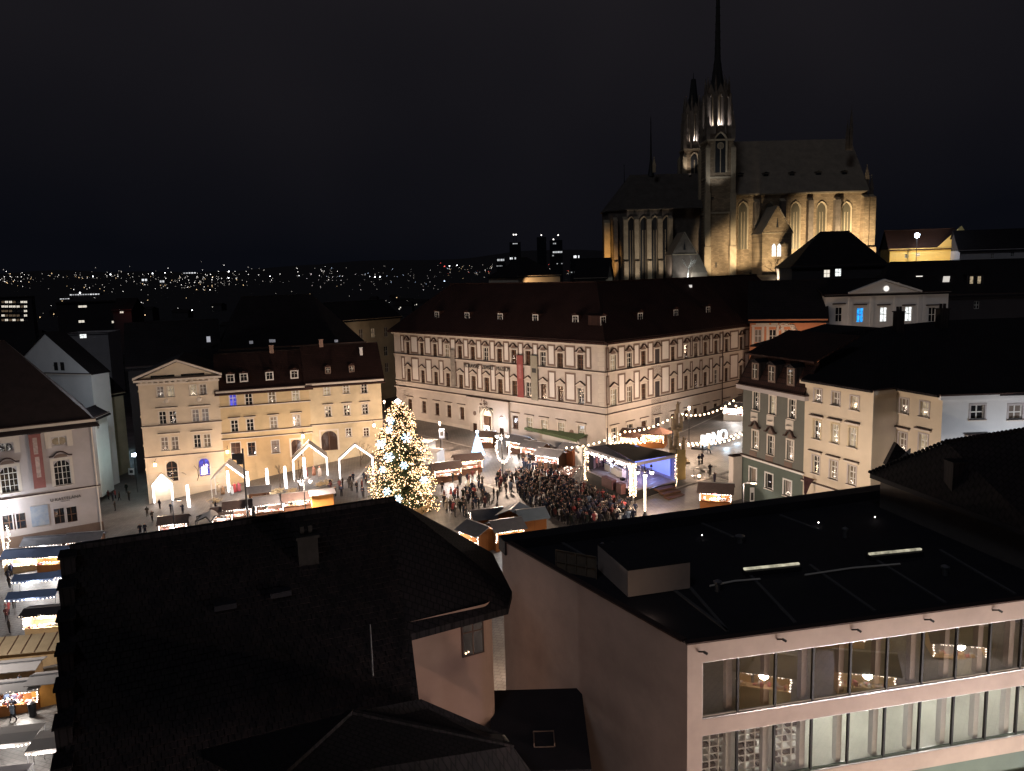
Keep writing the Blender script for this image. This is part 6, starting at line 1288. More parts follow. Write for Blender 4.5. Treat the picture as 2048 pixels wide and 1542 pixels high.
# upper right
hut('little stall with white lit counter at the foot of the green house', gp(1432, 1012), RA_(-18), 3.4, 2.4, 2.0, 'hut_roof_brown', 'wood', 'goods_white', 230, (1, .85, .8))
hut('pale lit stall in the street above the glowing letters', gp(1472, 838), RA_(-40), 3.4, 2.4, 2.2, 'hut_roof', 'white_paint', 'goods_white', 260, (1, .9, .8))
hut('rosy lit food stall under the bulbs behind the stage', gp(1305, 893), RA_(-25), 4.2, 2.4, 2.3, 'hut_roof_brown', 'wood', 'goods', 300, (1, .66, .45), bulb='bulb', nb=22)
hut('food stall with glass front left of the statue column', gp(1268, 893), RA_(-30), 3.4, 2.4, 2.2, 'hut_roof_brown', 'wood_pale', 'goods_white', 240, (1, .78, .62), bulb='bulb', nb=16)
# parasols over the tables there
for x, y, lab in ((1262, 880, 'brown parasol left of the food stalls'), (1292, 872, 'brown parasol behind the food stalls'), (1320, 874, 'brown parasol beside the statue column')):
    r = thing('parasol', lab, 'parasol', gp(x, y + 20), 0, 'brown parasols'); MB().tube([(0, 0, 0), (0, 0, 3)], .05).build('pole', 'iron', r); MB().lathe([(2.1, 2.35), (2.12, 2.4), (.1, 3.2), (.02, 3.3)], 8).build('canopy', mat('brown_canvas_%d' % x, (.20, .11, .085), .8, .15, 1), r)
# the near market at the left edge
def canopy(label, p, rz, w, d, h, cloth, rise=.5, group='market canopies'):
    r = thing('market_canopy', label, 'canopy', p, rz, group)
    for sx in (-1, 1):
        for sy in (-1, 1): MB().tube([(sx * w / 2, sy * d / 2, -.8), (sx * w / 2, sy * d / 2, h)], .035).build('post', 'steel', r)
    for sg in (-1, 1): MB().slab([(-w / 2 - .1, sg * (d / 2 + .1), h), (w / 2 + .1, sg * (d / 2 + .1), h), (w / 2 + .1, 0, h + rise), (-w / 2 - .1, 0, h + rise)], (0, 0, .03)).build('roof_cloth', cloth, r)
    MB().box(-w / 2 - .1, w / 2 + .1, -d / 2 - .12, -d / 2 - .1, h - .28, h).build('valance', cloth, r)
    m = MB(); bulbs_along(m, (-w / 2, -d / 2 - .2, h - .1), (w / 2, -d / 2 - .2, h - .1), 12); tag(m.build('light_string', 'bulb_white', r), kind='stuff'); lamp(r, (0, -d / 2 - .4, h - .5), 260, (1, .93, .88), .4)
    return r
MA = RA_(9)
hut('white lit stall with blue grey roof below the theatre', gp(52, 1138), MA, 4.2, 2.6, 2.2, 'canvas_blue', 'wood_pale', 'goods_white', 300, (1, .97, .95), nb=18)
hut('stall with hanging lamps right of the white lit one', gp(112, 1135), MA, 3.6, 2.6, 2.2, 'canvas_blue', 'wood', 'goods', 280, (1, .88, .75), nb=14)
hut('far stall roof with cold bulbs beneath the theatre windows', gp(175, 1105), MA, 4.2, 2.6, 2.2, 'hut_roof', 'wood_dark', 'goods_white', 190, (.95, .97, 1), nb=16)
hut('grey roofed stall tucked behind the white lit one', gp(95, 1112), MA, 5, 2.4, 2.2, 'hut_roof', 'wood_dark', 'goods', 120, (.95, .97, 1))
canopy('blue canvas canopy, far one of the pair', gp(80, 1188), MA, 5.2, 1.8, 2.2, 'canvas_blue'); canopy('blue canvas canopy, near one of the pair', gp(72, 1225), MA, 5.2, 1.8, 2.2, 'canvas_blue')
canopy('blue canvas canopy half hidden by the black roof', gp(150, 1180), MA, 3.2, 1.8, 2.2, 'canvas_blue')
r = hut('pale wooden kiosk with bright serving hatch', gp(98, 1262), MA, 3.8, 2.2, 2.5, 'roof_metal', 'wood_pale', 'goods_white', 300, (1, .85, .62), rise=.2)
r = thing('batten_roof_stall', 'long stall with tan battened roof at the left edge', 'market stall', gp(40, 1335), MA, 'market huts')
MB().box(-5, 4, -1, 1, -.8, 2.0).build('wall', 'wood_pale', r); MB().slab([(-5.5, -1.4, 2.0), (4.6, -1.4, 2.0), (4.6, 1.3, 2.7), (-5.5, 1.3, 2.7)], (0, 0, .06)).build('roof', mat('tan_boards', (.34, .26, .16), .7, .2, 1), r)
for i in range(9): MB().slab([(-5.2 + i * 1.2, -1.4, 2.07), (-5.1 + i * 1.2, -1.4, 2.07), (-5.1 + i * 1.2, 1.3, 2.77), (-5.2 + i * 1.2, 1.3, 2.77)], (0, 0, .05)).build('batten', 'wood_dark', r)
hut('grey flat roofed stall above the orange booths', gp(30, 1370), MA, 4.4, 1.8, 2.0, 'canvas_grey', 'wood_pale', 'goods', 90, closed=True, rise=.12)
hut('grey roofed stall serving a queue at the left edge', gp(40, 1418), MA, 3.8, 1.8, 2.3, 'canvas_grey', 'wood', 'goods_white', 210, (1, .9, .75), rise=.15)
hut('orange plank booth with grey roof by the dark gable', gp(104, 1402), MA, 2.4, 1.6, 2.3, 'canvas_grey', mat('bright_orange_boards', (.50, .24, .05), .7, .15, 2), closed=True, rise=.15)
canopy('wide grey canvas canopy at the lower left', gp(32, 1520), MA, 3.6, 2.4, 2.1, 'canvas_grey', .12); canopy('grey canvas canopy beside the dark gable', gp(112, 1530), MA, 2.6, 2.6, 2.1, 'canvas_grey', .12); canopy('blue grey canopy in the bottom left corner', gp(20, 1600), MA, 2.6, 1.8, 2.0, 'stage_grey', .12)
hut('stall of colourful glassware in the bottom left corner', gp(70, 1650), MA, 4.4, 2.0, 1.5, 'canvas_grey', 'white_paint', 'goods_white', 260, (.9, .96, 1), rise=.1, nb=20)
for x, y, lab in ((66, 1432, 'dark litter bin by the grey roofed stall'), (14, 1312, 'small dark bin left of the battened roof')):
    r = thing('litter_bin', lab, 'bin', gp(x, y)); MB().lathe([(.28, 0), (.33, 1.0), (.36, 1.02), (.3, 1.2)], 10).build('body', 'iron', r); MB().lathe([(.3, 1.21), (.1, 1.32)], 10).build('lid', 'steel', r)
# ================================================================== GABLED FRAMES OF LIGHT
def light_house(label, x, yb, rz, w, h, apex, d, led_sides=(1, 1), closed=False, group='gabled frames of light'):
    r = thing('gabled_light_frame', label, 'light frame', gp(x, yb), rz, group)
    P = [(-w / 2, 0), (-w / 2, h), (0, apex), (w / 2, h), (w / 2, 0)]
    for y in (-d / 2, d / 2):
        for (a, b), (c, e) in zip(P, P[1:]): MB().bar((a, y, b - (.6 if b == 0 else 0)), (c, y, e - (.6 if e == 0 else 0)), .12).build('beam', 'white_paint', r)
    for a, b in P[1:4]: MB().bar((a, -d / 2 + .05, b), (a, d / 2 - .05, b), .1).build('purlin', 'white_paint', r)
    m = MB()
    for k, ((a, b), (c, e)) in enumerate(zip(P, P[1:])):
        if led_sides[0 if k < 2 else 1]: m.bar((a, -d / 2 - .12, b), (c, -d / 2 - .12, e), .2)
    m.build('led_tube', 'led', r)
    for sg in (-1, 1): MB().slab([(sg * (w / 2 + .15), -d / 2, h - .05), (0, -d / 2, apex + .1), (0, d / 2, apex + .1), (sg * (w / 2 + .15), d / 2, h - .05)], (0, 0, .04)).build('roof_panel', 'canvas_grey' if not closed else 'white_paint', r)
    if closed:
        for sg in (-1, 1): MB().box(sg * w / 2 - .04, sg * w / 2 + .04, -d / 2, d / 2, -.4, h).build('side_panel', 'white_paint', r)
        MB().box(-.5, .5, -.05, .0, -.2, 2.1).build('door', 'wood_pale', r)
    lamp(r, (0, -d / 2 - .25, h), 330, (1, .9, .86), .5)
    return r
light_house('small white chapel shaped hut outlined in light before the pedimented house', 331, 1000, RA_(10), 2.9, 3.0, 4.6, 2.2, closed=True)
light_house('open gabled frame with the nativity figures, lit along its right slope', 462, 990, RA_(12), 5.2, 3.2, 5.6, 4, (0, 1))
light_house('brightest gabled frame before the arched door of the ochre house', 622, 950, RA_(14), 5.4, 3.2, 5.6, 4)
light_house('gabled frame beside the lit fir, one person standing under it', 713, 952, RA_(14), 5.3, 3.1, 5.3, 1.2)
for x, yb, lab in ((378, 1012, 'slim light frame seen edge on, next to the chapel hut'), (458, 982, 'slim light frame edge on inside the nativity'), (497, 984, 'slim light frame edge on right of the dark mast'), (536, 978, 'slim light frame edge on in the middle of the lawn'), (572, 974, 'slim light frame edge on by the three armed lamp'), (610, 955, 'slim light frame edge on at the bright gabled frame')):
    p = gp(x, yb); a = math.atan2(p[1], p[0]) + .05; r = thing('edge_light_frame', lab, 'light frame', p, a, 'gabled frames of light')
    Q = [(-.9, 0), (-.9, 2.3), (0, 3.4), (.9, 2.3), (.9, 0)]; m = MB(); k2 = MB()
    for (b, c), (d, e) in zip(Q, Q[1:]): m.bar((b, 0, c), (d, 0, e), .12); k2.bar((b * .93, -.1, c), (d * .93, -.1, e), .15).bar((b * .93, .1, c), (d * .93, .1, e), .15)
    m.build('frame', 'white_paint', r); k2.build('led_tube', 'led', r); lamp(r, (-1.3, -.5, 2), 45, (1, .9, .86), .4)
# nativity figures, hay and fences between the frames
def figure(label, x, y, col, h=1.6, s=1):
    r = thing('nativity_figure', label, 'statue', gp(x, y), random.uniform(-1, 1), 'nativity figures'); m = mat('robe_%d_%d' % (x, y), col, .8, .25, 3)
    MB().lathe([(.34, 0), (.3, .5), (.24, h * .6), (.26, h * .74), (.1, h * .82)], 9).build('robe', m, r, smooth=True); MB().ball((0, 0, h * .92), .13).build('head', 'skin', r); MB().bar((.2, -.05, h * .68), (.28, -.28, h * .5), .1).bar((-.2, -.05, h * .68), (-.25, -.3, h * .5), .1).build('arms', m, r)
for i, (x, y, c, lab) in enumerate([(437, 984, (.45, .36, .26), 'tan robed nativity figure at the left of the open frame'), (446, 988, (.30, .18, .10), 'brown robed nativity figure kneeling by the crib'), (470, 984, (.5, .08, .08), 'red robed nativity figure in the open frame'), (478, 982, (.45, .10, .12), 'second red robed figure at the right of the open frame'), (464, 988, (.7, .68, .66), 'white robed nativity figure in front of the red ones'), (612, 952, (.42, .10, .10), 'red figure under the bright gabled frame'), (628, 950, (.30, .14, .09), 'brown figure under the bright gabled frame'), (640, 952, (.5, .42, .36), 'pale figure under the bright gabled frame')]): figure(lab, x, y, c, 1.7 - .3 * (i == 1))
for i, (x, y) in enumerate([(520, 992), (545, 988), (560, 984), (505, 996), (585, 985), (640, 972), (655, 968), (430, 1005)]):
    m = MB()
    for k in range(40): m.bar(*[(random.gauss(0, .5), random.gauss(0, .4), abs(random.gauss(.3, .25))) for _ in range(2)], .05)
    tag(m.build('straw_bundle', mat('straw_%d' % i, (.5, .38, .22), .9, .3, 3), None, gp(x, y)), 'heap of pale straw on the lawn between the light frames', 'straw', 'straw heaps between the light frames')
# star shaped canopy
p = gp(425, 1058); r = thing('star_canopy', 'low pale canopy with dark cut edges between the left stalls', 'canopy', p, .3)
m = MB(); pts = [((2.4 if k % 2 else 1.3) * math.cos(k * math.pi / 6), (2.4 if k % 2 else 1.3) * math.sin(k * math.pi / 6), 1.7 if k % 2 else 2.2) for k in range(12)]
for k in range(12): m.add([pts[k], pts[(k + 1) % 12], (0, 0, 2.9)], [(0, 1, 2)])
m.build('roof_cloth', 'canvas_grey', r)
for k in range(1, 12, 2): MB().tube([pts[k], (pts[k][0], pts[k][1], -.6)], .04).build('post', 'iron', r)
m = MB()
for k in range(12): a, b = pts[k], pts[(k + 1) % 12]; m.bar(a, b, .16)
m.build('edge', 'print_dark', r)
# dark mast with a camera box
p = gp(497, 1052); r = thing('camera_mast', 'tall black mast with a boxy arm standing before the ochre house', 'mast', p, .2); h = float(dep(486, 897, p[1])[2] - p[2])
MB().tube([(0, 0, 0), (0, 0, h)], [.16, .12], 8).build('pole', 'iron', r); MB().box(-1.5, .1, -.25, .25, h - 1.5, h - .7).box(-.9, -.1, -.2, .2, h - 2.2, h - 1.52).build('camera_box', 'iron', r)
# ================================================================== GLOWING CONE, HEART, LETTERS
p = gp(956, 915); r = thing('light_cone', 'small cone shaped tree of cold white light before the museum door', 'light sculpture', p)
MB().lathe([(.2, 0), (.2, .5)], 8).build('stand', 'iron', r); m = MB().lathe([(1.25, .5), (.95, 1.3), (.6, 2.6), (.12, 4.0), (.04, 4.2)], 14)
m.build('glow_skin', emit('cone_glow', (.40, .70, 1), 1.6, True, .3, 6), r); MB().ball((0, 0, 4.35), .25).build('top_ball', 'led_cool', r); lamp(r, (-.4, -1.8, 1.2), 420, (.35, .62, 1), .4)
def heart(label, x, yb, z0, size, col='bulb_white', n=150):
    p = gp(x, yb); r = thing('heart_light', label, 'light sculpture', (p[0], p[1] - .25, p[2] + z0), 0, 'hearts of light on the lamp posts'); m = MB(); pts = []
    for i in range(41):
        t = -math.pi + 2 * math.pi * i / 40; s_ = 1 if i > 20 else -1; k_ = abs(i - 20) / 20; pts.append((s_ * size * (.95 * math.sin(k_ * 2.1) ** .8 if k_ > 0 else 0) * .9, 0, size * (-1.3 + 2.7 * k_ ** 1.15)))
    MB().tube(pts, .05, 5).build('frame', 'steel', r)
    for i in range(n): a = random.choice(pts); m.octa((a[0] + random.gauss(0, .1), random.gauss(0, .1), a[2] + random.gauss(0, .1)), .06)
    tag(m.build('light_cluster', col, r), kind='stuff'); lamp(r, (0, -.8, 0), 160, (1, .85, .65), .4)
heart('heart of warm bulbs round the lamp post before the museum', 1008, 962, 4.3, 1.2, 'bulb_white', 110); heart('heart of bulbs at the left edge of the near market', 6, 1130, 3.4, 1.7, 'bulb_white')
p0 = gp(1402, 898); r = thing('light_letters', 'big glowing white letters spelling the city name on a dark platform', 'letter sign', p0, RA_(42))
MB().box(-.6, 6.2, -1.0, 1.4, -.4, .22).build('platform', 'iron', r)
x = .1
for chx in 'BRNO':
    me = text_mesh(chx, 2.75, .16, 'led'); xs = [v.co.x for v in me.vertices]; zs = [v.co.z for v in me.vertices]; w = max(xs) - min(xs)
    for v in me.vertices: v.co.x -= min(xs); v.co.z -= min(zs)
    me.materials.clear(); me.materials.append(M['led_letters'] if 'led_letters' in M else M.setdefault('led_letters', emit('letter_glow', (.88, .95, 1), 1.05, True)))
    place('letter', me, r, (x, 0, .22)); x += w + .14
lamp(r, (1.5, -3.4, .9), 170, (.55, .8, 1), .5); lamp(r, (4.5, -3.4, .9), 120, (.55, .8, 1), .5)
# ================================================================== STATUE COLUMN
p = gp(1353, 925); h = float(dep(1353, 806, p[1])[2] - p[2]); r = thing('statue_column', 'dark baroque stone column crowded with statues beside the bulb strings', 'monument', p)
MB().box(-1.6, 1.6, -1.6, 1.6, -.6, .4).box(-1.2, 1.2, -1.2, 1.2, .403, 1.0).build('steps', 'stone_dress', r)
m = MB().lathe([(1.05, 1.0), (.95, 1.4), (1.1, 1.7), (.6, 2.1), (.42, 2.6), (.38, h * .52), (.62, h * .56), (.5, h * .6), (.28, h * .64), (.24, h * .82), (.4, h * .85), (.08, h * .88)], 10); rn = random.Random(5)
for i in range(22): a = rn.uniform(0, 6.3); z = rn.choice([rn.uniform(1.7, 2.6), rn.uniform(h * .52, h * .62)]); q = .62; m.octa((q * math.cos(a), q * math.sin(a), z), rn.uniform(.16, .32))
m.build('shaft', 'stone_dress', r, smooth=True)
for (sx, sz, hh) in ((-.95, 2.0, 2.1), (.95, 1.9, 2.0), (-.55, h * .56, 2.2), (.6, h * .58, 2.2), (.1, h * .84, 1.7), (0, 2.3, 1.9)):
    MB().lathe([(.3, 0), (.24, hh * .5), (.28, hh * .7), (.1, hh * .8), (.15, hh * .9), (.04, hh)], 7, (sx, -.3, sz)).bar((sx, -.35, sz + hh * .65), (sx + .42 * (1 if sx > 0 else -1), -.45, sz + hh * .92), .13).build('statue', 'stone_dress', r)
# ================================================================== STRINGS OF BULBS
def bulb_string(label, pts, n, sag=.9, r_=.15):
    r = thing('bulb_string', label, 'string lights', pts[0], 0, 'strings of warm bulbs'); c = MB(); m = MB(); o = np.array(pts[0]); prev = None
    for (a, b), k in zip(zip(pts, pts[1:]), n):
        for i in range(k + 1):
            t = i / k; q = np.array(a) * (1 - t) + np.array(b) * t - np.array([0, 0, sag * 4 * t * (1 - t)]) - o
            if prev is not None: c.bar(tuple(prev), tuple(q), .025)
            prev = q; m.ball((q[0], q[1], q[2] - .13), r_, 6)
    c.build('cable', 'iron', r); tag(m.build('bulbs', 'bulb', r), kind='stuff')
    for i in range(len(pts) - 1): q = (np.array(pts[i]) + np.array(pts[i + 1])) / 2 - o; lamp(r, (q[0], q[1] - .5, q[2] - sag - .5), 150, (1, .76, .52), .8)
a0 = dep(1133, 894, 112); a1 = dep(1250, 862, 118); a2 = dep(1344, 834, 122)
bulb_string('bulb string rising from the pavilion to the statue column', [a0, a1, a2], [11, 10], .5)
bulb_string('bulb string from the statue column up the street', [dep(1364, 827, 122), dep(1467, 800, 132), dep(1488, 806, 122)], [12, 4], 1.0)
bulb_string('upper bulb string behind the glowing letters', [dep(1368, 886, 116), dep(1480, 865, 112)], [13], .35); bulb_string('lower bulb string in front of the glowing letters', [dep(1342, 883, 117), dep(1405, 886, 113), dep(1486, 868, 108)], [7, 9], .35)
# bulb net over the beer garden behind the stage
g0 = dep(1215, 892, 118); g1 = dep(1290, 884, 120); g2 = dep(1226, 882, 128); g3 = dep(1280, 878, 130); r = thing('bulb_net', 'net of warm bulbs hung flat behind the stage roof', 'string lights', g0); m = MB(); c = MB()
for i in range(9):
    a = g0 + (g1 - g0) * i / 8; b = g2 + (g3 - g2) * i / 8; c.bar(tuple(a - g0), tuple(b - g0), .03)
    for k in range(9): q = a + (b - a) * k / 8 - g0; m.ball((q[0], q[1], q[2] - .12), .1, 6)
c.build('cable', 'iron', r); tag(m.build('bulbs', 'bulb', r), kind='stuff')
for k in range(2): q = (g0 + g3) / 2 - g0; lamp(r, (q[0] + k * 3 - 1, q[1], q[2] - .8), 160, (1, .74, .48), .6)
for x, y in ((1215, 905), (1345, 900), (1488, 880)):
    p = gp(x, y + 18); r = thing('string_pole', 'slim pole holding the bulb strings at x'.replace(' at x', {1215: ' left of the stage roof', 1345: ' beside the statue column', 1488: ' at the green house'}[x]), 'pole', p, 0, 'poles of the bulb strings'); MB().tube([(0, 0, -.3), (0, 0, 5.2)], .06).build('shaft', 'iron', r); MB().box(-.25, .25, -.25, .25, -.3, .15).build('foot', 'iron', r)
# high tables, planters and flower tubs right of the stage
for x, y, lab in ((1388, 952, 'high bar table nearest the stage back'), (1412, 955, 'high bar table in the middle, right of the stage'), (1428, 948, 'high bar table farthest right of the stage'), (1398, 935, 'high bar table behind the others')):
    r = thing('bar_table', lab, 'table', gp(x, y), 0, 'high bar tables'); MB().lathe([(.35, 0), (.32, .04), (.04, .06), (.04, 1.08)], 10).build('leg', 'steel', r); MB().lathe([(.42, 1.08), (.42, 1.13)], 14).build('top', 'white_paint', r)
r = thing('yellow_tent_panel', 'narrow yellow canvas panel behind the right end of the stage', 'panel', gp(1362, 962), .3); MB().box(-.65, .65, -.05, .05, .2, 4.2).build('cloth', mat('yellow_canvas', (.5, .38, .16), .8, .2, 1), r); MB().tube([(-.7, 0, 0), (-.7, 0, 4.3)], .05).build('pole', 'iron', r)
r = thing('ground_lantern', 'bright lantern on the ground by the low benches', 'lantern', gp(1398, 958)); MB().ball((0, 0, .4), .22).build('lamp_glass', 'lamp_warm', r); MB().lathe([(.2, 0), (.2, .15)], 8).build('foot', 'iron', r); lamp(r, (0, -.5, .7), 60, WARM, .2)
# ================================================================== THE STAGE
pL = gp(1173, 972); pF = gp(1266, 1004); pR = gp(1352, 976); pBk = pL + pR - pF
stg = thing('stage_tent', 'concert stage under a black roof with light wrapped posts', 'stage', pF); O = np.array(pF)
def S(p): return tuple(np.array(p) - O)
zd = max(pL[2], pF[2], pR[2], pBk[2]) + .9
def hz(x, y, p): return float(dep(x, y, p[1])[2])
zL, zF, zR = hz(1171, 896, pL), hz(1264, 927, pF), hz(1352, 909, pR); zB = 0
for _z in np.arange(zR - 1, zR + 6, .05):
    d_ = lambda z: np.array([pBk[0], pBk[1], z]) - CAM
    if 771 - F * (d_(_z) @ UU) / (d_(_z) @ FW) < 889: zB = float(_z); break
def lift(p, z): return np.array([p[0], p[1], z])
cL, cF, cR, cB = lift(pL, zL), lift(pF, zF), lift(pR, zR), lift(pBk, zB); cM = cL * .55 + cB * .45 + np.array([0, 0, .15]); rid = cF * .5 + cB * .5 + np.array([0, 0, .9])
MB().slab([S(cM), S(cF + np.array([.1, -.1, .25])), S(cR), S(cB + np.array([0, 0, .1]))], (0, 0, .1)).build('roof', 'canvas_black', stg)
MB().slab([S(cL), S(cF), S(cM)], (0, 0, .08)).build('front_skin', 'stage_grey', stg)
for a, b in ((cL, cF), (cF, cR)): MB().slab([S(a), S(b), S(b - np.array([0, 0, .4])), S(a - np.array([0, 0, .4]))], (.03, .04, 0)).build('fascia', 'stage_grey', stg)
MB().slab([S(lift(p, zd)) for p in (pL, pF, pR, pBk)], (0, 0, -.15)).build('deck', mat('stage_deck', (.30, .26, .27), .45, .2, 1), stg)
for a, b in ((pL, pF), (pF, pR)): MB().slab([S(lift(a, zd - .16)), S(lift(b, zd - .16)), S(lift(b, b[2] - .5)), S(lift(a, a[2] - .5))], (.05, .08, 0)).build('skirt', 'canvas_black', stg)
MB().slab([S(lift(pL, zd)), S(lift(pBk, zd)), S(lift(pBk, zB)), S(lift(pL, zL))], (.05, .05, 0)).build('back_wall', mat('mauve_drape', (.24, .17, .19), .9, .3, 1.2), stg)
q0 = pBk + (pR - pBk) * .02; q1 = pBk + (pR - pBk) * 1.0
MB().slab([S(lift(q0, zd)), S(lift(q1, zd)), S(lift(q1, zR)), S(lift(q0, zB))], (.05, .05, 0)).build('side_wall', mat('blue_drape', (.20, .22, .42), .8, .2, 1), stg)
sA = pBk + (pR - pBk) * .25 + (pF - pR) * .08; sB = pBk + (pR - pBk) * .95 + (pF - pR) * .08
MB().slab([S(lift(sA, zd + .6)), S(lift(sB, zd + .6)), S(lift(sB, zR - .5)), S(lift(sA, zR - .4))], (.04, .04, 0)).build('screen', emit('stage_screen', (.22, .30, 1), .75, True, .25, .6), stg)
for p, z, nm in ((pL, zL, 'left'), (pF, zF, 'front'), (pR, zR, 'right'), (pBk, zB, 'rear')):
    MB().tube([S(lift(p, p[2] - .6)), S(lift(p, z))], .12).build('post', 'steel', stg)
def wrap(p, z0, z1, rr, n, name='light_wrap'):
    m = MB()
    for i in range(n): a = random.uniform(0, 6.28); k = rr * random.uniform(.75, 1.1); m.octa(S((p[0] + k * math.cos(a), p[1] + k * math.sin(a), random.uniform(z0, z1))), .055)
    return tag(m.build(name, 'bulb', stg), kind='stuff')
wrap(pF, pF[2] + .7, zF, .42, 260); wrap(pL, pL[2] + .6, zL, .3, 110)
m = MB()
for i in range(230): t = random.random(); q = cL * (1 - t) + cF * t; m.octa(S(q + np.array([random.gauss(0, .08), -.12, -random.uniform(.2, .75 + .2 * math.sin(t * 40))])), .055)
tag(m.build('light_curtain', 'bulb_white', stg), kind='stuff')
wrap(pR, pR[2] + .3, zR, .12, 40)
# truss with speakers, rail, console, boxes, steps
for p, z, k in ((pL, zL, .5), (pF, zF, .7)):
    q = p + (pR - pF) * .08 + (pF - pL) * (.04 if k == .5 else -.06); MB().box(-.3, .3, -.3, .3, 0, 1.9).build('speaker', 'canvas_black', stg, S(lift(q, z - 2.9)))
u = (pF - pL); v = (pR - pF); ua = math.atan2(u[1], u[0])
def on(a, b, z=0): q = pL + u * a + v * b; return S((q[0], q[1], zd + z))
m = MB()
for z in (.5, .95, 1.4): m.bar(on(.15, .62, z), on(.62, .62, z), .06)
for a in (.15, .3, .46, .62): m.bar(on(a, .62, 0), on(a, .62, 1.4), .06)
m.build('rail', 'white_paint', stg)
for a, b in ((.2, .35), (.36, .33), (.5, .3)): 
    MB().box(-.75, .75, -.35, .35, 0, .85).box(-.8, .8, -.4, .4, .853, .9).build('console', 'white_paint', stg, on(a, b), ua)
    mm = MB()
    for i in range(9): x = random.uniform(-.7, .6); mm.box(x, x + .16, -.25, .1, .905, 1.0 + random.uniform(0, .2))
    mm.build('equipment', 'goods_white', stg, on(a, b), ua)
for a, b, w in ((.55, .06, 2.6), (.8, .06, 1.2)): MB().box(-w / 2, w / 2, -.35, .35, -.9, .4).build('stage_box', mat('stage_box_%d' % int(a * 100), (.13, .06, .06), .7, .2, 2), stg, on(a, b - .1), ua)
for a, b in ((.62, .2), (.75, .3), (.85, .2)): MB().box(-.3, .3, -.25, .25, 0, .32).build('monitor', 'iron', stg, on(a, b), ua)
for a, b in ((.68, .22), (.78, .28)): MB().tube([on(a, b), on(a, b, 1.5)], .03).lathe([(.18, 0), (.02, .05)], 8, on(a, b)).build('microphone_stand', 'iron', stg)
for k in range(4): q0 = pF + v * (.45) - u * (-.02 - .09 * (3 - k)); q1 = pF + v * .85 - u * (-.02 - .09 * (3 - k)); z = zd - .25 - .25 * (3 - k); MB().slab([S(lift(q0, z)), S(lift(q1, z)), S(lift(q1 + u * .09, z)), S(lift(q0 + u * .09, z))], (0, 0, -.2)).build('step', 'wood_dark', stg)
for k in (1, 2, 3): a = pF + v * (.3) + u * (.12 + 0); MB().bar(S(lift(pF + v * .3 + u * .05, zd - .6 + k * .55)), S(lift(pF + v * .62 + u * .05, zd - .35 + k * .55)), .05).build('stair_rail', 'steel', stg)
for a, b, c, pw in ((.3, .35, (.6, .7, 1), 120), (.65, .3, (1, .7, .85), 130), (.85, .6, (.3, .4, 1), 150), (.5, .7, (.7, .5, 1), 80)):
    x = on(a, b, zL - zd - .8); o = MB().lathe([(.05, 0), (.16, -.1), (.18, -.35)], 8).build('spotlight', 'iron', stg, x); lamp(o, (0, 0, -.5), pw, c, .2)
r = thing('guy_rope', 'taut guy rope pegged out left of the stage', 'rope', gp(1156, 992)); p = np.array(gp(1156, 992)); MB().bar((0, 0, 0), tuple(cL - p), .05).build('rope', 'cornice', r); MB().box(-.25, .25, -.25, .25, -.2, .4).build('weight', 'white_paint', r)
r = thing('flower_cluster', 'cluster of pinkish lit twigs left of the stage', 'decoration', gp(1136, 958)); m = MB()
for i in range(50): m.bar((random.gauss(0, .2), random.gauss(0, .2), 0), (random.gauss(0, .8), random.gauss(0, .6), random.uniform(.8, 1.8)), .05)
m.build('twigs', mat('pink_twigs', (.5, .3, .26), .8), r); m = MB()
for i in range(40): m.octa((random.gauss(0, .7), random.gauss(0, .5), random.uniform(.4, 1.8)), .06)
tag(m.build('fairy_lights', 'bulb_white', r), kind='stuff')
# ================================================================== THE BIG LIT FIR
tp = gp(806, 1024); TH = float(dep(797, 806, tp[1])[2] - tp[2]); TRAD = 4.75
tree = thing('christmas_tree', 'tall fir covered in warm fairy lights and blue white snowflakes', 'tree', tp); rt_ = random.Random(11)
MB().lathe([(.32, -.5), (.28, 2), (.05, TH - .4)], 8).build('trunk', 'bark', tree)
def trad(z): t = z / TH; return TRAD * (1 - t) ** .5 * (1 if t > .12 else .85 + 1.25 * t) + .05
m = MB(); tips = []
for i in range(760):
    z = TH * (.05 + .94 * rt_.random() ** 1.1); a = rt_.uniform(0, 6.283); R = trad(z) * rt_.uniform(.72, 1.14) * (1 + .09 * math.sin(3 * a + z * .9) + .06 * math.sin(7 * a - z * 2.1)); dr = -.22 * R
    c, s = math.cos(a), math.sin(a); pts = [(c * R * k, s * R * k, z + dr * k * k + .12 * R * k) for k in (.1, .5, .8, 1.0)]
    for k in range(3):
        p, q = Vector(pts[k]), Vector(pts[k + 1]); n = 5
        for j in range(n):
            b = p.lerp(q, j / n); L = (.55 + .25 * rt_.random()) * (1.15 - .25 * k)
            for sg in (-1, 1):
                d = Vector((c * .6 - s * sg, s * .6 + c * sg, rt_.uniform(-.35, .25))).normalized() * L; u = Vector((rt_.uniform(-1, 1), rt_.uniform(-1, 1), 1)).normalized() * .085
                m.add([b - u, b + d, b + u], [(0, 1, 2)])
        if k and rt_.random() < .7: tips.append(p)
    if math.sin(5 * a + 1.7 * z) + rt_.gauss(0, .8) > -.7: tips.append(Vector(pts[3])); tips.append(Vector(pts[3]))
tag(m.build('crown', 'needles', tree), kind='stuff')
m = MB()
for i in range(5600):
    p = rt_.choice(tips); j = Vector((rt_.gauss(0, .22), rt_.gauss(0, .22), rt_.gauss(0, .2))); m.octa(tuple(p + j), .05 if rt_.random() < .8 else .075)
tag(m.build('fairy_lights', 'bulb_soft', tree), kind='stuff')
m = MB()
for i in range(160): p = rt_.choice(tips); m.octa(tuple(p + Vector((rt_.gauss(0, .2), rt_.gauss(0, .2), rt_.gauss(0, .2)))), .07)
tag(m.build('bright_lights', 'bulb_white', tree), kind='stuff')
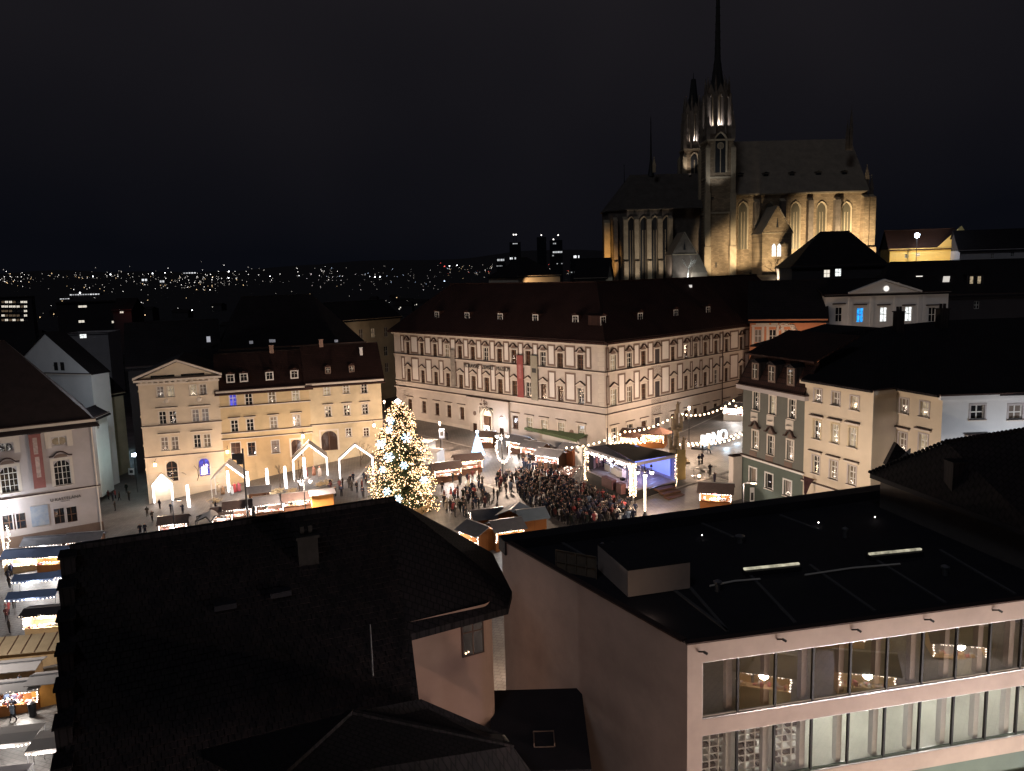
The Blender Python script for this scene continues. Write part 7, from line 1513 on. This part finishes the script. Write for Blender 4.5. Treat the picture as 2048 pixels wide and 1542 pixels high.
def flake_mesh(r, n=6):
    m = MB()
    for k in range(n):
        a = k * 2 * math.pi / n; c, s = math.cos(a), math.sin(a); m.bar((0, 0, 0), (c * r, 0, s * r), .09)
        for sg in (-1, 1): b = a + sg * .6; m.bar((c * r * .55, 0, s * r * .55), (c * r * .55 + math.cos(b) * r * .35, 0, s * r * .55 + math.sin(b) * r * .35), .07)
    return m.mesh('snowflake', 'flake')
fm = flake_mesh(.6)
for x, y in ((781, 841), (778, 860), (813, 876), (761, 889), (778, 915), (808, 931), (765, 939), (848, 960), (774, 983), (796, 998)):
    z = float(dep(x, y, tp[1])[2] - tp[2]); dx = float(dep(x, y, tp[1])[0] - tp[0]); R = trad(max(.4, min(TH - .3, z))) + .25; yy = -math.sqrt(max(.04, R * R - dx * dx)); k = (tp[1] + yy) / tp[1]; q = dep(x, y, tp[1] + yy) - tp
    _s = rt_.uniform(.8, 1.2); place('snowflake', fm, tree, q, rt_.uniform(-.6, .6), (_s, _s, _s))
MB().ball((0, 0, TH + .25), .3).lathe([(.02, TH), (.5, TH + .25), (.02, TH + .5)], 6).build('tree_top_star', emit('star_glow', (.8, .9, 1), 8), tree)
for a, z, pw in ((-90, 3, 420), (-20, 4, 330), (200, 4, 330), (90, 4, 500), (-90, 8, 260), (80, 9, 300)): lamp(tree, ((TRAD + .4 - z * .2) * math.cos(math.radians(a)), (TRAD + .4 - z * .2) * math.sin(math.radians(a)), z), pw * 1.5, (1, .74, .48), .9)
# plank fence round its foot
for k in range(14): a = RA_(-150 + k * 20); MB().box(-.75, .75, -.05, .05, 0, 1.0).box(-.72, -.62, -.09, -.052, -.4, 1.1).build('fence_panel', 'wood_pale', tree, (3.7 * math.cos(a), 3.7 * math.sin(a), G(tp[0] + 3.7 * math.cos(a), tp[1] + 3.7 * math.sin(a)) - tp[2]), a + math.pi / 2)
# ================================================================== BARE TREES
def bare_tree(label, p, h, seed, mt='bark', spread=.55, depth=5, lit=None):
    rn = random.Random(seed); r = thing('bare_tree', label, 'tree', p); m = MB()
    def grow(a, d, L, rad, k):
        b = a + d * L; m.tube([a, a.lerp(b, .5) + Vector((rn.gauss(0, .04), rn.gauss(0, .04), 0)) * L, b], [rad, rad * .85, rad * .7], 5 if k > 2 else 4)
        if k == 0: return
        for j in range(rn.choice([2, 2, 3])):
            nd = (d + Vector((rn.gauss(0, spread), rn.gauss(0, spread), rn.gauss(.12, .25)))).normalized(); grow(b, nd, L * rn.uniform(.62, .82), rad * .62, k - 1)
    grow(Vector((0, 0, -.3)), Vector((0, 0, 1)), h * .3, h * .022, depth); t = m
    t.build('trunk', mt, r); return r
def at_depth(x, y, Y): return tuple(dep(x, y, Y))
bare_tree('bare gnarled tree against the lit cathedral wall', (*dep(1553, 565, 214)[:2], float(dep(1553, 568, 214)[2])), 9, 4, 'bark', .7, 6)
r = bare_tree('shrub of pale twigs lit from below at the foot of the choir', (*dep(1376, 560, 224)[:2], float(dep(1376, 560, 224)[2])), 7, 9, mat('lit_twigs', (.55, .53, .48), .8), .5, 6); lamp(r, (0, -1.5, .5), 900, (.9, 1, 1), .3)
for x, y, h, sd, lab in ((598, 985, 6, 2, 'thin bare tree in front of the ochre house'), (395, 985, 6, 3, 'thin bare tree before the pedimented house'), (722, 935, 5, 6, 'young bare tree left of the lit fir'), (560, 975, 5, 8, 'small bare tree among the light frames')): bare_tree(lab, gp(x, y), h, sd, 'bark', .35, 4)
# ================================================================== PEOPLE
def body_mesh(name, pose, hat=0, bulk=1.0):
    """one skinned figure: pelvis, spine, head, arms and legs as one surface"""
    V = []; E_ = []; Rd = []
    def j(p, r, par=None):
        V.append(p); Rd.append(r); k = len(V) - 1
        if par is not None: E_.append((par, k))
        return k
    b = bulk; pel = j((0, 0, .95), (.17 * b, .14 * b)); sp = j((0, .01, 1.15), (.165 * b, .13 * b), pel); chs = j((0, .01, 1.36), (.19 * b, .13 * b), sp); nk = j((0, 0, 1.50), (.065, .065), chs); hd = j((0, -.015, 1.60), (.10, .11), nk); ht = j((0, -.01, 1.71), (.085, .095), hd)
    hands = []
    for sg, key in ((-1, 'la'), (1, 'ra')):
        el, hn = pose[key]; sh = j((sg * .19, .01, 1.40), (.08 * b, .08 * b), chs); e = j((sg * el[0], el[1], el[2]), (.062 * b, .062 * b), sh); h = j((sg * hn[0], hn[1], hn[2]), (.042, .042), e); h2 = j((sg * hn[0] * .98, hn[1] - .07, hn[2] - .03), (.035, .03), h); hands.append(Vector(V[h2]))
    hem = j((0, 0, .80), (.175 * b, .14 * b), pel)
    for sg, key in ((-1, 'll'), (1, 'rl')):
        kn, an = pose[key]; hp = j((sg * .085, 0, .74), (.10 * b, .10 * b), hem); k = j((sg * .095, kn, .48), (.068, .072), hp); a = j((sg * .1, an, .09), (.05, .055), k); j((sg * .11, an - .15, .045), (.045, .04), a)
    me = bpy.data.meshes.new(name); me.from_pydata(V, E_, []); o = bpy.data.objects.new(name, me); COL.objects.link(o)
    md = o.modifiers.new('s', 'SKIN'); 
    for i, r in enumerate(Rd): me.skin_vertices[0].data[i].radius = r
    me.skin_vertices[0].data[0].use_root = True; md.use_smooth_shade = True
    sb = o.modifiers.new('d', 'SUBSURF'); sb.levels = 1
    dg = bpy.context.evaluated_depsgraph_get(); dg.update(); res = bpy.data.meshes.new_from_object(o.evaluated_get(dg)); bpy.data.objects.remove(o); bpy.data.meshes.remove(me)
    res.name = 'person'; res.materials.clear()
    for k in ('coat', 'trousers', 'skin', 'hair'): res.materials.append(M[k])
    for p in res.polygons:
        c = p.center
        if c.z > 1.52: p.material_index = 3 if (c.y > .0 or c.z > 1.68) else 2
        elif c.z < .72: p.material_index = 1
        elif min((c - h).length for h in hands) < .075: p.material_index = 2
        else: p.material_index = 0
        if hat and c.z > 1.64: p.material_index = 0
    return res
A_DOWN = ((.25, .03, 1.14), (.24, -.06, .90)); A_FOLD = ((.26, .0, 1.15), (.10, -.22, 1.14)); A_UP = ((.27, -.14, 1.30), (.12, -.26, 1.56)); A_MUG = ((.25, .02, 1.14), (.16, -.24, 1.22)); A_OUT = ((.33, -.02, 1.18), (.40, -.16, 1.02)); A_POCK = ((.29, .08, 1.15), (.19, -.03, .98))
POSES = [dict(la=A_DOWN, ra=A_DOWN, ll=(0, .02), rl=(-.02, 0)), dict(la=A_FOLD, ra=A_FOLD, ll=(0, 0), rl=(0, .02)), dict(la=A_POCK, ra=A_UP, ll=(0, 0), rl=(0, 0)), dict(la=A_MUG, ra=A_POCK, ll=(-.03, .02), rl=(0, 0)), dict(la=A_DOWN, ra=A_MUG, ll=(-.14, -.20), rl=(.06, .26)), dict(la=A_OUT, ra=A_DOWN, ll=(.04, .22), rl=(-.13, -.2)), dict(la=A_POCK, ra=A_POCK, ll=(0, 0), rl=(0, 0)), dict(la=A_UP, ra=A_UP, ll=(0, .02), rl=(0, 0))]
BODY = [body_mesh('body%d' % i, p, i % 2, 1.0 + .09 * (i % 3)) for i, p in enumerate(POSES)]
rp = random.Random(21)
DARK = [(.012, .012, .016), (.02, .02, .03), (.03, .026, .024), (.016, .02, .04), (.05, .04, .035), (.035, .03, .05), (.014, .018, .016), (.06, .05, .045), (.09, .03, .03), (.025, .035, .06)]
PALE = [(.55, .54, .52), (.42, .38, .33), (.30, .06, .06), (.5, .45, .36), (.2, .25, .33)]
taken = []
def person(p, label, group=None, face=None, col=None, pose=None, scale=None, z=None):
    o = place('person', BODY[pose if pose is not None else rp.randrange(len(BODY))], None, (p[0], p[1], p[2] if z is None else z), rp.uniform(0, 6.28) if face is None else face + rp.gauss(0, .25))
    k = scale or rp.uniform(.93, 1.07); o.scale = (k, k, k); c = col or (rp.choice(DARK) if rp.random() < .88 else rp.choice(PALE)); o.color = (*c, 1)
    return tag(o, label, 'person', group)
def inside(x, y, P):
    r = False
    for (a, b), (c, d) in zip(P, P[1:] + P[:1]):
        if (b > y) != (d > y) and x < (c - a) * (y - b) / (d - b) + a: r = not r
    return r
def scatter(P, n, label, group, gap=.55, to=None):
    x0, x1 = min(p[0] for p in P), max(p[0] for p in P); y0, y1 = min(p[1] for p in P), max(p[1] for p in P); c = 0
    for t in range(n * 25):
        if c >= n: break
        x, y = rp.uniform(x0, x1), rp.uniform(y0, y1)
        if not inside(x, y, P): continue
        p = gp(x, y)
        if any((p[0] - a) ** 2 + (p[1] - b) ** 2 < gap * gap for a, b in taken): continue
        taken.append((p[0], p[1])); face = None
        if to is not None: face = math.atan2(to[1] - p[1], to[0] - p[0]) + math.pi / 2
        person(p, label, group, face); c += 1
SC = (pL + pF) / 2
scatter([(1045, 962), (1100, 958), (1150, 975), (1180, 990), (1255, 1015), (1285, 1045), (1250, 1058), (1140, 1058), (1090, 1030), (1062, 1000)], 104, 'person in dark winter clothes in the packed crowd before the stage', 'crowd before the stage', .62, SC)
scatter([(988, 962), (1040, 945), (1060, 985), (1000, 990)], 30, 'person standing close round the heart lamp post', 'people round the heart lamp post', .55)
scatter([(1030, 925), (1060, 922), (1120, 948), (1100, 965), (1050, 955)], 26, 'person in front of the bright row of huts', 'people at the bright row of huts', .6)
scatter([(885, 1000), (960, 985), (1000, 1000), (930, 1040), (890, 1030)], 44, 'person on the paving between the lit fir and the hut cluster', 'people between the fir and the hut cluster', .8)
scatter([(905, 965), (965, 955), (965, 990), (930, 985)], 14, 'person standing before the amber lit huts', 'people before the amber lit huts', .8)
scatter([(640, 975), (735, 955), (735, 1000), (690, 1005), (640, 985)], 15, 'person strolling between the gabled frame and the lit fir', 'people left of the lit fir', .9)
scatter([(440, 1020), (600, 1000), (630, 1000), (560, 1030), (500, 1040)], 14, 'person at the stalls of the left row', 'people at the left row of stalls', .8)
scatter([(12, 1390), (45, 1375), (55, 1440), (15, 1450)], 12, 'person in the queue at the near market', 'queue at the near market', .55)
scatter([(8, 1225), (30, 1215), (30, 1290), (8, 1290)], 5, 'person on the paving beside the pale kiosk', 'people beside the pale kiosk', .8)
scatter([(8, 1150), (30, 1140), (35, 1170), (8, 1185)], 4, 'person by the white lit stall under the theatre', 'people under the theatre', .8)
scatter([(215, 965), (270, 955), (265, 1010), (220, 1030)], 8, 'dim person at the mouth of the dark alley', 'people at the alley mouth', .9)
for x, y, lab in [(295, 1034, 'person in black walking left of the chapel hut'), (305, 1042, 'person with stretched arm at the far left of the square'), (281, 1071, 'person in pale trousers nearest the black roof edge'), (291, 1070, 'dark person beside the one in pale trousers'), (320, 1018, 'bent figure before the chapel hut'), (342, 1026, 'dark person behind the small brown hut'), (366, 1030, 'round shouldered person right of the small brown hut'), (432, 1022, 'tall dark person beside the pale canopy'), (707, 965, 'lone dark person under the gabled frame by the fir'), (1352 + 52, 929, 'seated dark group figure near the bar tables'), (1398, 931, 'dark person in the group by the bar tables'), (1405, 905, 'person with pram before the glowing letters'), (1418, 907, 'person walking before the glowing letters'), (1429, 972, 'person in black walking right of the bar tables'), (1400, 988, 'person in brown by the little stall'), (1463, 962, 'dark person standing at the green house'), (1471, 958, 'person in a pale coat at the green house pier'), (1420, 954, 'short dark figure beside the bar tables'), (1190, 1052, 'person in a white coat at the rear of the crowd'), (1240, 1056, 'pale hooded person behind the crowd'), (1438, 1016, 'person buying at the little stall'), (894, 880, 'person in red and white by the museum lantern'), (885, 985, 'person in dark red right of the fir')]:
    person(gp(x, y), lab, None, None, (.6, .58, .55) if 'white coat' in lab or 'pale coat' in lab or 'pale hooded' in lab else None)
for a, b, c, lab in ((.66, .32, (.75, .6, .58), 'singer in a pale shirt on the stage'), (.58, .42, (.5, .12, .14), 'performer in red on the stage'), (.1, .25, (.8, .3, .25), 'performer in orange at the left edge of the stage'), (.74, .4, (.05, .05, .06), 'dark dressed musician on the stage')):
    q = pL + u * a + v * b; person(q, lab, 'performers on the stage', ua, c, None, 1.0, zd)
# the packed middle of the crowd, beyond counting
_cv = []; _cf = []; _cm = []; _mats = [mat('crowd_coat_%d' % i, c, .9, .2, 3) for i, c in enumerate(DARK[:6] + PALE[:3])]
_bd = [([v.co.copy() for v in b.vertices], [tuple(p.vertices) for p in b.polygons], [p.material_index for p in b.polygons]) for b in BODY]
_poly = [(1030, 958), (1110, 955), (1175, 992), (1250, 1018), (1275, 1050), (1150, 1055), (1095, 1035), (1040, 1005)]
_n = 0
for t in range(4000):
    if _n >= 230: break
    x, y = rp.uniform(1030, 1290), rp.uniform(955, 1060)
    if not inside(x, y, _poly): continue
    p = gp(x, y)
    if any((p[0] - a) ** 2 + (p[1] - b) ** 2 < .2 for a, b in taken): continue
    taken.append((p[0], p[1])); V, Fc, Mi = rp.choice(_bd); a = math.atan2(SC[1] - p[1], SC[0] - p[0]) + math.pi / 2 + rp.gauss(0, .3); c, s = math.cos(a), math.sin(a); k = rp.uniform(.9, 1.06); b0 = len(_cv); cm = rp.randrange(6) if rp.random() < .85 else rp.randrange(6, 9)
    _cv += [(p[0] + k * (v.x * c - v.y * s), p[1] + k * (v.x * s + v.y * c), p[2] + k * v.z) for v in V]; _cf += [tuple(i + b0 for i in f) for f in Fc]; _cm += [3 + cm if m == 0 else m - 1 for m in Mi]; _n += 1
_m = MB(); _m.v = _cv; _m.f = _cf; _m.m = _cm
tag(_m.build('crowd', ['trousers', 'skin', 'hair'] + _mats, smooth=True), 'dense knot of people filling the middle of the crowd before the stage', kind='stuff')
# cars in the dark alley
def car(label, p, rz, mt):
    r = thing('parked_car', label, 'car', p, rz, 'cars parked in the alley')
    prof = [(-2.1, .35), (-2.15, .75), (-1.55, .92), (-.95, 1.42), (.75, 1.45), (1.45, .95), (2.1, .8), (2.15, .4)]
    m = MB(); n = len(prof)
    for sg in (-.85, .85): m.poly([(x, sg * (1 if z < 1 else .82), z) for x, z in (prof if sg < 0 else prof[::-1])])
    for (x0, z0), (x1, z1) in zip(prof, prof[1:] + prof[:1]): k0 = .85 * (1 if z0 < 1 else .82); k1 = .85 * (1 if z1 < 1 else .82); m.poly([(x0, -k0, z0), (x0, k0, z0), (x1, k1, z1), (x1, -k1, z1)])
    m.build('body', mt, r); MB().slab([(-.85, -.79, .98), (.65, -.79, .98), (.6, -.72, 1.36), (-.7, -.72, 1.36)], (0, -.03, 0)).slab([(1.38, -.66, .98), (1.38, .66, .98), (.85, .6, 1.38), (.85, -.6, 1.38)], (.05, 0, .03)).slab([(-1.47, .66, .96), (-1.47, -.66, .96), (-1.0, -.6, 1.36), (-1.0, .6, 1.36)], (-.05, 0, .03)).build('windows', 'glass', r)
    for x in (-1.35, 1.35):
        for y in (-.8, .8): w = MB().lathe([(.33, -.1), (.33, .1)], 12).build('wheel', 'rubber', r, (x, y, .33)); w.rotation_euler = (math.pi / 2, 0, 0)
    for y in (-.6, .6): MB().box(2.12, 2.17, y - .15, y + .15, .6, .75).build('headlight', 'white_paint', r); MB().box(-2.17, -2.13, y - .15, y + .15, .65, .8).build('tail_light', 'red_cloth', r)
car('dark car parked nearest in the alley by the theatre', gp(212, 925), .5, 'car_paint'); car('pale car parked behind the dark one in the alley', gp(226, 908), .55, mat('silver_paint', (.35, .36, .38), .3, .1, 1, spec=.6)); car('dark car deepest in the alley', gp(236, 898), .6, 'car_paint')
# parked white van and signs by the museum, post sign at the alley
def sign(label, x, yb, yt, w, h, mt):
    p = gp(x, yb); hh = float(dep(x, yt, p[1])[2] - p[2]); r = thing('street_sign', label, 'sign', p, 0, 'street signs'); MB().tube([(0, .05, 0), (0, .05, hh)], .045).build('pole', 'steel', r); MB().box(-w / 2, w / 2, -.03, .0, hh - h, hh).build('plate', mt, r); MB().box(-w * .3, w * .3, -.036, -.031, hh - h * .75, hh - h * .3).build('symbol', 'print_dark', r)
sign('square white sign at the alley mouth', 264, 958, 936, 1.1, 1.3, 'white_paint'); sign('blue and white sign plate under the museum lantern', 885, 905, 857, .9, 1.7, mat('blue_white_sign', (.35, .42, .55), .5, .5, 2)); sign('tall white parking sign before the green house wall', 1504, 1006, 975, .5, 2.0, 'white_paint')
r = thing('flag_staff', 'drooping dark flag on a slanting staff on the cream house', 'flag', fC0.world(fC0.at(1634, 960)[0], -.05, fC0.at(1634, 960)[1]), fC0.ang); MB().tube([(0, 0, 0), (.6, -2.4, .9)], .04).build('staff', 'wood_pale', r)
MB().slab([(.1, -.5, .15), (.55, -2.2, .8), (.75, -2.3, -.9), (.6, -2.0, -1.2), (.35, -1.2, -.2)], (.05, .05, 0)).build('cloth', mat('dark_flag', (.10, .05, .06), .9, .5, 2), r)
# glowing beads added in house windows for the mirrored glitter of market bulbs
_wins = [o for o in bpy.data.objects if o.name.split('.')[0] == 'window' and o.parent in (gr, cr, h1r, f2.root, f3.root, mus)]
rc = random.Random(8)
for o in _wins:
    pr = .75 if o.parent in (gr, cr) else (.35 if o.parent is not mus else (.5 if (o.matrix_basis.translation.length < 9) else .05))
    if rc.random() > pr: continue
    m = MB(); k = rc.choice([0, 1, 2]); n = rc.randint(4, 9); hh = max(abs(v.co.z) for v in o.data.vertices); hw = max(v.co.x for v in o.data.vertices)
    for i in range(n):
        if k == 0: m.octa(((i / (n - 1) - .5) * hw * 1.2, -.05, -hh + .15 + .28 * math.sin(math.pi * i / (n - 1))), .035)
        elif k == 1: m.octa((rc.uniform(-.7, .7) * hw, -.05, rc.uniform(-.9, .1) * hh), .03)
        else: m.octa((rc.gauss(0, .2) * hw, -.05, -hh + .15 + rc.random() * hh * .8), .035)
    tag(m.build('window_glints', 'bulb_white' if rc.random() < .8 else 'bulb', o), kind='stuff')
# ================================================================== THE STREET MIRRORED IN THE GLASS HOUSE (right of and below the viewpoint)
fr2 = Fac(rootof('street_front_house', 'plastered house across the lane, seen mirrored in the glazing', 'house', (30, 4), 0), (62, 14), (30, 4)); fr2.root.location = (62, 14, 0); W = []
for i in range(9):
    for z in (4.2, 8.2, 12): W.append((2.5 + i * 3.3, z, 1.3, 2.1))
fr2.build(holed(fr2.L, -2, 15, W, .25, 8), 'wall', 'cream')
for s, z, w, h in W[::2]: window(fr2, s, z, w, h, glass='glass_glow' if random.random() < .3 else 'glass', surround='cornice', sill=True)
gable_roof(fr2, 8, 15, 4, 'roof_dark')
for x, y, rz, lab, c in ((23, 22, 3.9, 'orange lit stall in the lane, mirrored in the glazing', (1, .55, .3)), (29, 25, 3.8, 'white lit stall in the lane beside the orange lit one', (1, .9, .8)), (33, 19, 3.9, 'violet lit stall in the lane by the far house', (.6, .45, 1)), (38, 25, 3.8, 'third stall along the lane, warm lit', (1, .75, .5)), (45, 21, 3.9, 'pink lit stall at the far end of the lane', (1, .6, .55)), (37, 14, 3.9, 'stall tucked against the house across the lane', (1, .85, .7))): hut(lab, (x, y, .8), rz, 3.4, 2.2, 2.2, 'hut_roof', 'wood_pale', 'goods', 1500, c, group='stalls in the lane', nb=20)
road_lamp((33, 15, .6), 7, 5500, (1, .85, .62), 'road lamp between the stalls in the lane')
